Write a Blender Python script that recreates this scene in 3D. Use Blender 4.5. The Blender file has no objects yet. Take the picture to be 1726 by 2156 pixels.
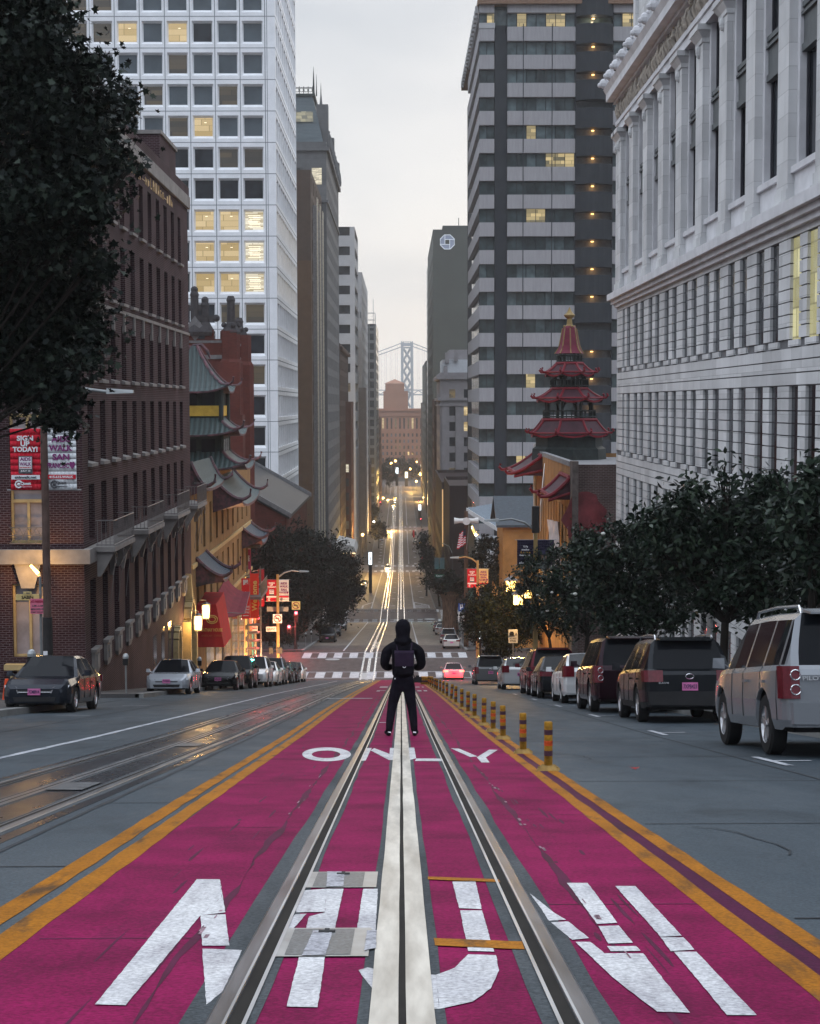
import bpy, math, random
import numpy as np
from mathutils import Vector, Matrix
random.seed(7)
S = bpy.context.scene
COL = S.collection
# ------------------------------------------------------------------ camera
# "U" pixels: the photograph measured 1726 x 2155; focal length 3400 of them
F, CX, CY = 3400.0, 863.0, 1077.5
PITCH = -math.atan((CY - 851.0) / F)
YAW = math.atan((CX - 843.5) / F)
ROLL = math.radians(0.15)
_f = np.array([math.sin(YAW) * math.cos(PITCH), math.cos(YAW) * math.cos(PITCH), math.sin(PITCH)])
_r = np.array([math.cos(YAW), -math.sin(YAW), 0.0])
_u = np.cross(_r, _f)
AX_R = math.cos(ROLL) * _r - math.sin(ROLL) * _u
AX_U = math.sin(ROLL) * _r + math.cos(ROLL) * _u
AX_F = _f
cam = bpy.data.cameras.new('camera')
cam.sensor_fit = 'VERTICAL'; cam.sensor_height = 36.0
cam.lens = F / 2155.0 * 36.0
cam.clip_start = 0.3; cam.clip_end = 30000.0
cam_ob = bpy.data.objects.new('camera', cam); COL.objects.link(cam_ob)
cam_ob.matrix_world = Matrix(((AX_R[0], AX_U[0], -AX_F[0], 0), (AX_R[1], AX_U[1], -AX_F[1], 0), (AX_R[2], AX_U[2], -AX_F[2], 0), (0, 0, 0, 1)))
S.camera = cam_ob
# ------------------------------------------------------------------ sky, sun, exposure
S.view_settings.view_transform = 'Standard'; S.view_settings.look = 'None'
S.view_settings.exposure = 0.0; S.view_settings.gamma = 1.0
try: S.view_settings.use_curve_mapping = False
except Exception: pass
SUN_EL, SUN_AZ = math.radians(7.0), math.radians(12.0)      # low, ahead and a little to the right, behind cloud
W = bpy.data.worlds.new('World'); S.world = W; W.use_nodes = True
nt = W.node_tree; nt.nodes.clear()
def wn(t, **k):
    n = nt.nodes.new(t)
    for a, b in k.items(): setattr(n, a, b)
    return n
out = wn('ShaderNodeOutputWorld')
sky = wn('ShaderNodeTexSky', sky_type='NISHITA'); sky.sun_disc = False
sky.sun_elevation = SUN_EL; sky.sun_rotation = SUN_AZ; sky.air_density = 1.2; sky.dust_density = 2.0
bg1 = wn('ShaderNodeBackground'); bg1.inputs[1].default_value = 0.06
nt.links.new(sky.outputs[0], bg1.inputs[0])
tc = wn('ShaderNodeTexCoord'); sep = wn('ShaderNodeSeparateXYZ'); nt.links.new(tc.outputs['Generated'], sep.inputs[0])
def wramp(src, pts):
    r = wn('ShaderNodeValToRGB'); e = r.color_ramp.elements
    while len(e) < len(pts): e.new(0.5)
    for i, (p, c) in enumerate(pts): e[i].position = p; e[i].color = (*c, 1)
    nt.links.new(src, r.inputs[0]); return r
def wmath(op, a, b=None, clamp=False):
    m = wn('ShaderNodeMath', operation=op, use_clamp=clamp)
    for i, x in enumerate((a, b)):
        if x is None: continue
        if isinstance(x, (int, float)): m.inputs[i].default_value = x
        else: nt.links.new(x, m.inputs[i])
    return m.outputs[0]
elev = wramp(sep.outputs[2], [(0.0, (1.06, .94, .77)), (.03, (1.01, .95, .85)), (.07, (.97, .965, .94)), (.13, (.93, .95, .96)), (.25, (.84, .875, .92)), (.5, (1.5, 1.63, 1.82)), (1.0, (2.25, 2.46, 2.78))])
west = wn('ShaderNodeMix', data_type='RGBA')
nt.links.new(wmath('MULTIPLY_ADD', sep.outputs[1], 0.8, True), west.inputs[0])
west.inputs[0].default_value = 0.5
# ahead (east) bright, low west darkened in place of unseen uphill buildings, upper west raised as fill
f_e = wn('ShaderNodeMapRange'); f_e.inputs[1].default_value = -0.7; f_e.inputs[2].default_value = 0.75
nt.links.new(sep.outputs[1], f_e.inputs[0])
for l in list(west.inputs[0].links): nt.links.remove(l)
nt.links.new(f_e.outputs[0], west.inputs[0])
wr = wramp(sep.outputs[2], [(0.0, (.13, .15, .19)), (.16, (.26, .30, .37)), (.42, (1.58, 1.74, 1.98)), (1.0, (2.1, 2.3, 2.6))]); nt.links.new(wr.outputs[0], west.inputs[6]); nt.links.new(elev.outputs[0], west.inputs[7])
cl = wn('ShaderNodeTexNoise'); cl.inputs['Scale'].default_value = 3.2; cl.inputs['Detail'].default_value = 5; cl.inputs['Roughness'].default_value = .5; cl.inputs['Distortion'].default_value = .4
mp = wn('ShaderNodeMapping'); mp.inputs['Scale'].default_value = (1.0, 1.0, 2.6); mp.inputs['Location'].default_value = (.6, .2, .3)
nt.links.new(tc.outputs['Generated'], mp.inputs[0]); nt.links.new(mp.outputs[0], cl.inputs[0])
clr = wramp(cl.outputs[0], [(.30, (.80, .83, .87)), (.50, (.98, .98, .99)), (.70, (1.07, 1.06, 1.04))])
mul = wn('ShaderNodeMix', data_type='RGBA', blend_type='MULTIPLY'); mul.inputs[0].default_value = 1.0
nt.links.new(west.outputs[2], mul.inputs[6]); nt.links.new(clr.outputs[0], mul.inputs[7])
bg2 = wn('ShaderNodeBackground'); bg2.inputs[1].default_value = 0.95
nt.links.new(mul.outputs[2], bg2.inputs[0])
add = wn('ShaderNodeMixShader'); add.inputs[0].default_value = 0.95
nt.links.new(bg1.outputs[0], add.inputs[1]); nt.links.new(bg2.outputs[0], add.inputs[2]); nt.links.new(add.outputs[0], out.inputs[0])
sun = bpy.data.lights.new('sun', 'SUN'); sun.energy = 0.5; sun.angle = math.radians(25); sun.color = (1.0, .84, .66)
sun_ob = bpy.data.objects.new('sun', sun); COL.objects.link(sun_ob)
_d = Vector((math.sin(SUN_AZ) * math.cos(SUN_EL), math.cos(SUN_AZ) * math.cos(SUN_EL), math.sin(SUN_EL)))
sun_ob.rotation_euler = _d.to_track_quat('Z', 'Y').to_euler()
S.render.engine = 'CYCLES'
S.cycles.use_denoising = True
S.cycles.max_bounces = 6; S.cycles.diffuse_bounces = 3; S.cycles.glossy_bounces = 3; S.cycles.transmission_bounces = 4; S.cycles.volume_bounces = 2
S.cycles.transparent_max_bounces = 8
S.cycles.sample_clamp_indirect = 6.0; S.cycles.sample_clamp_direct = 0.0
# ------------------------------------------------------------------ measuring helpers
def ray(u, v): return AX_F + AX_R * ((u - CX) / F) + AX_U * ((CY - v) / F)
def atY(u, v, Y):
    d = ray(u, v); return d * (Y / d[1])
def xY(u, Y): return atY(u, 851.0, Y)[0]
def zY(v, Y): return atY(843.5, v, Y)[2]
PR = [(-60, zY(2155, 4.94) + .1653 * 64.94), (0, -1.12), (26.5, -5.5), (64, -11.55), (138, zY(1431, 138)), (160, zY(1371, 160)), (280, zY(1310, 280)), (302, zY(1281, 302)), (480, zY(1204, 480)), (640, zY(1117, 640)), (865, zY(1047, 865)), (1040, zY(1016, 1040)), (1320, zY(1016, 1040) - .1)]
_PY = [p[0] for p in PR]; _PZ = [p[1] for p in PR]
def rz(Y): return float(np.interp(Y, _PY, _PZ))
def G(u, v):
    d = ray(u, v); a = 3.0; b = None
    Y = 3.0
    while Y < 1300:
        Y2 = Y * 1.01 + .05
        if d[2] * Y2 / d[1] - rz(Y2) <= 0: b = Y2; a = Y; break
        Y = Y2
    if b is None: return np.array(d * (1300 / d[1]))
    for _ in range(40):
        m = (a + b) / 2
        if d[2] * m / d[1] - rz(m) <= 0: b = m
        else: a = m
    return d * (b / d[1])
# ------------------------------------------------------------------ object helpers
def uniq(name): return name
def thing(name, label, cat, loc=(0, 0, 0), group=None, rotz=0.0):
    o = bpy.data.objects.new(name, None); COL.objects.link(o)
    o.empty_display_size = 0.1
    o.location = loc; o.rotation_euler = (0, 0, rotz)
    tag(o, label, cat, group); return o
def tag(o, label=None, cat=None, group=None, kind=None):
    if label: o['label'] = label
    if cat: o['category'] = cat
    if group: o['group'] = group
    if kind: o['kind'] = kind
    return o
_kids = {}
def copy_tree(o, parent=None, depth=0):
    c = o.copy(); COL.objects.link(c)
    if parent is not None: c.parent = parent
    kids = [k for k in bpy.data.objects if k.parent == o] if False else list(o.children)
    for ch in kids: copy_tree(ch, c, depth + 1)
    return c
class MB:
    """collects faces (world or local coordinates) and links them as one mesh object"""
    def __init__(s): s.v = []; s.f = []; s.m = []; s.cur = 0
    def quad(s, a, b, c, d, m=None):
        n = len(s.v); s.v += [tuple(a), tuple(b), tuple(c), tuple(d)]; s.f.append((n, n + 1, n + 2, n + 3)); s.m.append(s.cur if m is None else m)
    def poly(s, pts, m=None):
        n = len(s.v); s.v += [tuple(p) for p in pts]; s.f.append(tuple(range(n, n + len(pts)))); s.m.append(s.cur if m is None else m)
    def box(s, x0, x1, y0, y1, z0, z1, m=None):
        if x0 > x1: x0, x1 = x1, x0
        if y0 > y1: y0, y1 = y1, y0
        if z0 > z1: z0, z1 = z1, z0
        n = len(s.v)
        s.v += [(x0, y0, z0), (x1, y0, z0), (x1, y1, z0), (x0, y1, z0), (x0, y0, z1), (x1, y0, z1), (x1, y1, z1), (x0, y1, z1)]
        for q in ((0, 3, 2, 1), (4, 5, 6, 7), (0, 1, 5, 4), (1, 2, 6, 5), (2, 3, 7, 6), (3, 0, 4, 7)):
            s.f.append(tuple(n + i for i in q)); s.m.append(s.cur if m is None else m)
        return s
    def hexa(s, b, t, m=None):
        """b, t: four bottom and four top corners, counter-clockwise from above"""
        n = len(s.v); s.v += [tuple(p) for p in b] + [tuple(p) for p in t]
        for q in ((0, 3, 2, 1), (4, 5, 6, 7), (0, 1, 5, 4), (1, 2, 6, 5), (2, 3, 7, 6), (3, 0, 4, 7)):
            s.f.append(tuple(n + i for i in q)); s.m.append(s.cur if m is None else m)
        return s
    def tube(s, pts, r, n=8, m=None, caps=True):
        pts = [Vector(p) for p in pts]; rs = r if isinstance(r, (list, tuple)) else [r] * len(pts)
        base = len(s.v); mm = s.cur if m is None else m
        for i, p in enumerate(pts):
            t = (pts[min(i + 1, len(pts) - 1)] - pts[max(i - 1, 0)]).normalized()
            a = t.cross(Vector((0, 0, 1)) if abs(t.z) < .95 else Vector((1, 0, 0))).normalized(); b = a.cross(t)
            for k in range(n):
                w = 2 * math.pi * k / n
                s.v.append(tuple(p + (a * math.cos(w) + b * math.sin(w)) * rs[i]))
        for i in range(len(pts) - 1):
            for k in range(n):
                k2 = (k + 1) % n
                s.f.append((base + i * n + k, base + i * n + k2, base + (i + 1) * n + k2, base + (i + 1) * n + k)); s.m.append(mm)
        if caps:
            s.f.append(tuple(base + k for k in range(n))[::-1]); s.m.append(mm)
            e = base + (len(pts) - 1) * n
            s.f.append(tuple(e + k for k in range(n))); s.m.append(mm)
        return s
    def cyl(s, p0, p1, r0, r1=None, n=12, m=None): return s.tube([p0, p1], [r0, r0 if r1 is None else r1], n, m)
    def lathe(s, prof, c=(0, 0, 0), n=16, m=None, ax='z', caps=True):
        base = len(s.v); mm = s.cur if m is None else m
        for r, h in prof:
            for k in range(n):
                w = 2 * math.pi * k / n; x, y = r * math.cos(w), r * math.sin(w)
                p = (x, y, h) if ax == 'z' else ((h, x, y) if ax == 'x' else (x, h, -y))
                s.v.append((c[0] + p[0], c[1] + p[1], c[2] + p[2]))
        for i in range(len(prof) - 1):
            for k in range(n):
                k2 = (k + 1) % n
                s.f.append((base + i * n + k, base + i * n + k2, base + (i + 1) * n + k2, base + (i + 1) * n + k)); s.m.append(mm)
        if not caps: return s
        if prof[0][0] > 1e-4: s.f.append(tuple(base + k for k in range(n))[::-1]); s.m.append(mm)
        e = base + (len(prof) - 1) * n
        if prof[-1][0] > 1e-4: s.f.append(tuple(e + k for k in range(n))); s.m.append(mm)
        return s
    def ball(s, c, r, n=10, k=6, m=None, sz=1.0):
        prof = [(max(r * math.sin(math.pi * i / k), 1e-5), -r * sz * math.cos(math.pi * i / k)) for i in range(k + 1)]
        return s.lathe(prof, c, n, m)
    def prism(s, pts, p, q, m=None):
        """outline pts (list of 3d points on one plane) extruded by vector p->q given as q"""
        n = len(pts); base = len(s.v); mm = s.cur if m is None else m
        s.v += [tuple(a) for a in pts] + [(a[0] + q[0], a[1] + q[1], a[2] + q[2]) for a in pts]
        s.f.append(tuple(range(base, base + n))[::-1]); s.m.append(mm)
        s.f.append(tuple(range(base + n, base + 2 * n))); s.m.append(mm)
        for i in range(n):
            j = (i + 1) % n
            s.f.append((base + i, base + j, base + n + j, base + n + i)); s.m.append(mm)
        return s
    def add(s, verts, faces, m=None):
        n = len(s.v); s.v += [tuple(p) for p in verts]
        for f in faces: s.f.append(tuple(n + i for i in f)); s.m.append(s.cur if m is None else m)
        return s
    def mesh(s, name, mats, o=(0, 0, 0), smooth=False):
        me = bpy.data.meshes.new(name)
        v = [(p[0] - o[0], p[1] - o[1], p[2] - o[2]) for p in s.v]
        me.from_pydata(v, [], s.f)
        if not isinstance(mats, (list, tuple)): mats = [mats]
        for x in mats: me.materials.append(x)
        if len(mats) > 1: me.polygons.foreach_set('material_index', s.m)
        if smooth: me.polygons.foreach_set('use_smooth', [True] * len(s.f))
        me.update(); return me
    def build(s, name, mats, parent=None, world=True, smooth=False, auto=None):
        o = (0, 0, 0)
        if parent is not None and world:
            p = parent; o = np.zeros(3)
            while p is not None: o = o + np.array(p.location); p = p.parent
        me = s.mesh(name, mats, o, smooth)
        if auto is not None and smooth:
            try: me.set_sharp_from_angle(angle=math.radians(auto))
            except Exception: pass
        ob = bpy.data.objects.new(name, me); COL.objects.link(ob)
        if parent is not None: ob.parent = parent
        return ob
def link(name, me, parent=None, loc=(0, 0, 0), rot=None, scale=None):
    ob = bpy.data.objects.new(name, me); COL.objects.link(ob)
    if parent is not None: ob.parent = parent
    ob.location = loc
    if rot: ob.rotation_euler = rot
    if scale: ob.scale = scale
    return ob
def struct(ob): ob['kind'] = 'structure'; return ob
def panes(root, name, items, mats):
    """items: (area, MB-filling function or quad list, material index); the 100 largest become parts, the rest one part"""
    items = sorted(items, key=lambda t: -t[0])
    o = np.array(root.location)
    for a, quads, mi in items[:100]:
        b = MB()
        for q in quads: b.poly(q)
        b.build(name, mats[mi], root)
    rest = items[100:]
    if rest:
        b = MB()
        for a, quads, mi in rest:
            for q in quads: b.poly(q, mi)
        x = b.build(name, mats, root); x['kind'] = 'stuff'
def proj(p):
    p = np.asarray(p, float); z = p @ AX_F
    return CX + F * (p @ AX_R) / z, CY - F * (p @ AX_U) / z
# ------------------------------------------------------------------ materials
def mat(name, col, rough=.7, metal=0.0, var=.12, scale=3.0, bump=0.0, spec=.12, emit=None, estr=0.0, detail=4, stretch=(1, 1, 1), coat=0.0, col2=None, bscale=None):
    m = bpy.data.materials.new(name); m.use_nodes = True
    t = m.node_tree; N = t.nodes; L = t.links
    b = N['Principled BSDF']
    b.inputs['Roughness'].default_value = rough; b.inputs['Metallic'].default_value = metal
    b.inputs['Specular IOR Level'].default_value = spec
    if coat: b.inputs['Coat Weight'].default_value = coat; b.inputs['Coat Roughness'].default_value = .05
    b.inputs['Base Color'].default_value = (*col, 1)
    if var > 0:
        c = N.new('ShaderNodeTexCoord'); mp = N.new('ShaderNodeMapping'); mp.inputs['Scale'].default_value = stretch
        n = N.new('ShaderNodeTexNoise'); n.inputs['Scale'].default_value = scale; n.inputs['Detail'].default_value = detail; n.inputs['Roughness'].default_value = .6
        L.new(c.outputs['Object'], mp.inputs[0]); L.new(mp.outputs[0], n.inputs[0])
        r = N.new('ShaderNodeValToRGB'); e = r.color_ramp.elements
        lo = tuple(max(0, x * (1 - var)) for x in col); hi = col2 if col2 else tuple(min(1, x * (1 + var)) for x in col)
        e[0].position = .32; e[0].color = (*lo, 1); e[1].position = .68; e[1].color = (*hi, 1)
        L.new(n.outputs[0], r.inputs[0]); L.new(r.outputs[0], b.inputs['Base Color'])
        rr = N.new('ShaderNodeMapRange'); rr.inputs[3].default_value = max(0.02, rough - .12); rr.inputs[4].default_value = min(1, rough + .12)
        L.new(n.outputs[0], rr.inputs[0]); L.new(rr.outputs[0], b.inputs['Roughness'])
        if bump:
            n2 = N.new('ShaderNodeTexNoise'); n2.inputs['Scale'].default_value = bscale or scale * 8; n2.inputs['Detail'].default_value = 3
            L.new(mp.outputs[0], n2.inputs[0])
            bp = N.new('ShaderNodeBump'); bp.inputs['Strength'].default_value = bump; bp.inputs['Distance'].default_value = .02
            L.new(n2.outputs[0], bp.inputs['Height']); L.new(bp.outputs[0], b.inputs['Normal'])
    if emit:
        b.inputs['Emission Color'].default_value = (*emit, 1); b.inputs['Emission Strength'].default_value = estr
    return m
def brick_mat(name, c1, c2, mortar, scale=1.0, bw=.22, bh=.075, msize=.012, rough=.85, dirt=.35):
    m = bpy.data.materials.new(name); m.use_nodes = True
    t = m.node_tree; N = t.nodes; L = t.links; b = N['Principled BSDF']; b.inputs['Roughness'].default_value = rough
    b.inputs['Specular IOR Level'].default_value = .08
    c = N.new('ShaderNodeTexCoord'); sp = N.new('ShaderNodeSeparateXYZ'); L.new(c.outputs['Object'], sp.inputs[0])
    ad = N.new('ShaderNodeMath'); ad.operation = 'ADD'; L.new(sp.outputs[0], ad.inputs[0]); L.new(sp.outputs[1], ad.inputs[1])
    cb = N.new('ShaderNodeCombineXYZ'); L.new(ad.outputs[0], cb.inputs[0]); L.new(sp.outputs[2], cb.inputs[1])
    br = N.new('ShaderNodeTexBrick'); br.inputs['Scale'].default_value = scale
    br.inputs['Brick Width'].default_value = bw; br.inputs['Row Height'].default_value = bh; br.inputs['Mortar Size'].default_value = msize
    br.inputs['Mortar Smooth'].default_value = .2
    br.inputs['Color1'].default_value = (*c1, 1); br.inputs['Color2'].default_value = (*c2, 1); br.inputs['Mortar'].default_value = (*mortar, 1)
    L.new(cb.outputs[0], br.inputs[0])
    n = N.new('ShaderNodeTexNoise'); n.inputs['Scale'].default_value = .55; n.inputs['Detail'].default_value = 6; L.new(c.outputs['Object'], n.inputs[0])
    r = N.new('ShaderNodeValToRGB'); e = r.color_ramp.elements; e[0].position = .3; e[0].color = (1 - dirt,) * 3 + (1,); e[1].position = .7; e[1].color = (1.1, 1.1, 1.1, 1)
    L.new(n.outputs[0], r.inputs[0])
    mx = N.new('ShaderNodeMix'); mx.data_type = 'RGBA'; mx.blend_type = 'MULTIPLY'; mx.inputs[0].default_value = 1
    L.new(br.outputs[0], mx.inputs[6]); L.new(r.outputs[0], mx.inputs[7]); L.new(mx.outputs[2], b.inputs['Base Color'])
    bp = N.new('ShaderNodeBump'); bp.inputs['Strength'].default_value = .5; bp.inputs['Distance'].default_value = .01; bp.invert = True
    L.new(br.outputs['Fac'], bp.inputs['Height']); L.new(bp.outputs[0], b.inputs['Normal'])
    return m
def block_mat(name, col, bw, bh, msize=.012, var=.18, rough=.75, mortar=.55):
    c1 = tuple(x * (1 - var) for x in col); c2 = tuple(min(1, x * (1 + var * .5)) for x in col)
    return brick_mat(name, c1, c2, tuple(x * mortar for x in col), 1.0, bw, bh, msize, rough, .16)
def glass_mat(name, col=(.02, .025, .03), rough=.08, spec=.28, var=.5, scale=.6):
    """dark window glass seen from outside by day: it mirrors what is opposite, with dim rooms behind"""
    return mat(name, col, rough, 0, var, scale, spec=spec, detail=2)
def lit_mat(name, c1, c2, s=1.0, scale=1.6, stretch=(1, 1, 1)):
    """a lit room behind glass: walls, ceiling strips and furniture as uneven light"""
    m = bpy.data.materials.new(name); m.use_nodes = True
    t = m.node_tree; N = t.nodes; L = t.links; b = N['Principled BSDF']
    b.inputs['Base Color'].default_value = (.02, .02, .02, 1); b.inputs['Roughness'].default_value = .1
    c = N.new('ShaderNodeTexCoord'); mp = N.new('ShaderNodeMapping'); mp.inputs['Scale'].default_value = stretch
    sx = N.new('ShaderNodeSeparateXYZ'); L.new(c.outputs['Object'], mp.inputs[0]); L.new(mp.outputs[0], sx.inputs[0])
    ad = N.new('ShaderNodeMath'); ad.operation = 'ADD'; L.new(sx.outputs[0], ad.inputs[0]); L.new(sx.outputs[1], ad.inputs[1])
    cb = N.new('ShaderNodeCombineXYZ'); L.new(ad.outputs[0], cb.inputs[0]); L.new(sx.outputs[2], cb.inputs[1])
    v = N.new('ShaderNodeTexBrick'); v.inputs['Scale'].default_value = scale; v.inputs['Brick Width'].default_value = .9; v.inputs['Row Height'].default_value = .55; v.inputs['Mortar Size'].default_value = .03; v.inputs['Mortar Smooth'].default_value = 1; v.offset = .37; v.squash = 1.6; v.squash_frequency = 3
    v.inputs['Color1'].default_value = (*c1, 1); v.inputs['Color2'].default_value = (*c2, 1); v.inputs['Mortar'].default_value = (*[x * .7 for x in c1], 1)
    L.new(cb.outputs[0], v.inputs[0]); L.new(v.outputs[0], b.inputs['Emission Color']); b.inputs['Emission Strength'].default_value = s
    return m
def glow(name, col, s): return mat(name, (.1, .1, .1), .4, 0, 0, emit=col, estr=s)
_fontcache = {}
def text_mesh(txt, size=1.0, bold=0.0, extrude=0.004, width=None, align='CENTER', height=None):
    """lettering as a mesh on the xz plane facing -y, centred on its own box"""
    cu = bpy.data.curves.new('lettering', 'FONT'); cu.body = txt; cu.size = size; cu.align_x = align; cu.align_y = 'CENTER'
    cu.extrude = extrude; cu.offset = bold; cu.resolution_u = 3; cu.space_line = .82
    ob = bpy.data.objects.new('lettering', cu); COL.objects.link(ob)
    dg = bpy.context.evaluated_depsgraph_get()
    me = bpy.data.meshes.new_from_object(ob.evaluated_get(dg))
    bpy.data.objects.remove(ob); bpy.data.curves.remove(cu)
    n = len(me.vertices); co = np.empty(n * 3); me.vertices.foreach_get('co', co); co = co.reshape(n, 3)
    lo, hi = co.min(0), co.max(0); co[:, :2] -= (lo[:2] + hi[:2]) / 2
    w, h = hi[0] - lo[0], hi[1] - lo[1]
    if width: co[:, 0] *= width / w
    if height: co[:, 1] *= height / h
    elif width: co[:, 1] *= width / w
    co = np.stack([co[:, 0], -co[:, 2], co[:, 1]], 1)
    me.vertices.foreach_set('co', co.ravel()); me.update()
    return me
def lettering(txt, parent, loc, m, size=.2, bold=0.0, width=None, height=None, rotz=0.0, name='lettering'):
    me = text_mesh(txt, size, bold, .003, width, height=height); me.materials.clear(); me.materials.append(m)
    return link(name, me, parent, loc, (0, 0, rotz))
# ================================================================== ground, road, markings
def ys(y0, y1, step=None):
    L = [y0] + [y for y in _PY if y0 + 1e-6 < y < y1 - 1e-6] + [y1]
    if step:
        o = []
        for a, b in zip(L, L[1:]):
            k = max(1, int(math.ceil((b - a) / step))); o += [a + (b - a) * i / k for i in range(k)]
        L = o + [y1]
    return L
def fx(x, y): return x(y) if callable(x) else x
def strip(mb, x0, x1, y0, y1, dz=0.0, step=None, jit=0.0, m=None):
    L = ys(y0, y1, step); rows = []
    for y in L:
        j = (random.uniform(-jit, jit), random.uniform(-jit, jit)) if jit else (0, 0)
        z = rz(y) + dz
        rows.append(((fx(x0, y) + j[0], y, z), (fx(x1, y) + j[1], y, z)))
    for a, b in zip(rows, rows[1:]): mb.quad(a[0], a[1], b[1], b[0], m)
    return mb
def slab(mb, x0, x1, y0, y1, top=.15, deep=.5, m=None):
    """a raised pavement slab with vertical kerb faces, following the hill"""
    L = ys(y0, y1)
    for a, b in zip(L, L[1:]):
        za, zb = rz(a), rz(b); xa0, xa1, xb0, xb1 = fx(x0, a), fx(x1, a), fx(x0, b), fx(x1, b)
        A, B, C, D = (xa0, a, za + top), (xa1, a, za + top), (xb1, b, zb + top), (xb0, b, zb + top)
        lo = lambda p: (p[0], p[1], p[2] - top - deep)
        mb.quad(A, B, C, D, m); mb.quad(lo(A), A, D, lo(D), m); mb.quad(B, lo(B), lo(C), C, m)
        if a == L[0]: mb.quad(lo(A), lo(B), B, A, m)
        if b == L[-1]: mb.quad(D, C, lo(C), lo(D), m)
CURB_L, CURB_R = -9.5, 6.8          # first block
CURB_L2, CURB_R2 = -9.9, 6.6        # below the first crossing
def road_mat(name, c1, c2, c3, rough=.62, big=.35):
    m = bpy.data.materials.new(name); m.use_nodes = True
    t = m.node_tree; N = t.nodes; L = t.links; b = N['Principled BSDF']; b.inputs['Specular IOR Level'].default_value = .16
    c = N.new('ShaderNodeTexCoord')
    def noise(scale, stretch, det=6, dist=0):
        mp = N.new('ShaderNodeMapping'); mp.inputs['Scale'].default_value = stretch; L.new(c.outputs['Object'], mp.inputs[0])
        n = N.new('ShaderNodeTexNoise'); n.inputs['Scale'].default_value = scale; n.inputs['Detail'].default_value = det; n.inputs['Roughness'].default_value = .62; n.inputs['Distortion'].default_value = dist
        L.new(mp.outputs[0], n.inputs[0]); return n.outputs[0]
    def ramp(s, pts):
        r = N.new('ShaderNodeValToRGB'); e = r.color_ramp.elements
        while len(e) < len(pts): e.new(.5)
        for i, (p, k) in enumerate(pts): e[i].position = p; e[i].color = (*k, 1) if isinstance(k, tuple) else (k, k, k, 1)
        L.new(s, r.inputs[0]); return r.outputs[0]
    def mix(a, bb, fac=1.0, mode='MULTIPLY'):
        x = N.new('ShaderNodeMix'); x.data_type = 'RGBA'; x.blend_type = mode
        if isinstance(fac, float): x.inputs[0].default_value = fac
        else: L.new(fac, x.inputs[0])
        for s, k in ((a, 6), (bb, 7)):
            if isinstance(s, tuple): x.inputs[k].default_value = (*s, 1)
            else: L.new(s, x.inputs[k])
        return x.outputs[2]
    base = ramp(noise(big, (1, .12, 1), 5), [(.3, c1), (.5, c2), (.7, c3)])
    grain = ramp(noise(55, (1, 1, 1), 2), [(.3, .60), (.7, 1.38)])
    blot = ramp(noise(1.1, (1, .45, 1), 6, .6), [(.30, .66), (.48, 1.0), (1, 1.06)])
    col = mix(mix(base, grain), blot)
    L.new(col, b.inputs['Base Color'])
    r = N.new('ShaderNodeMapRange'); r.inputs[3].default_value = rough - .16; r.inputs[4].default_value = rough + .16
    L.new(noise(2.0, (1, .3, 1), 4), r.inputs[0]); L.new(r.outputs[0], b.inputs['Roughness'])
    bp = N.new('ShaderNodeBump'); bp.inputs['Strength'].default_value = .35; bp.inputs['Distance'].default_value = .008
    L.new(noise(70, (1, 1, 1), 2), bp.inputs['Height']); L.new(bp.outputs[0], b.inputs['Normal'])
    return m
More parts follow.
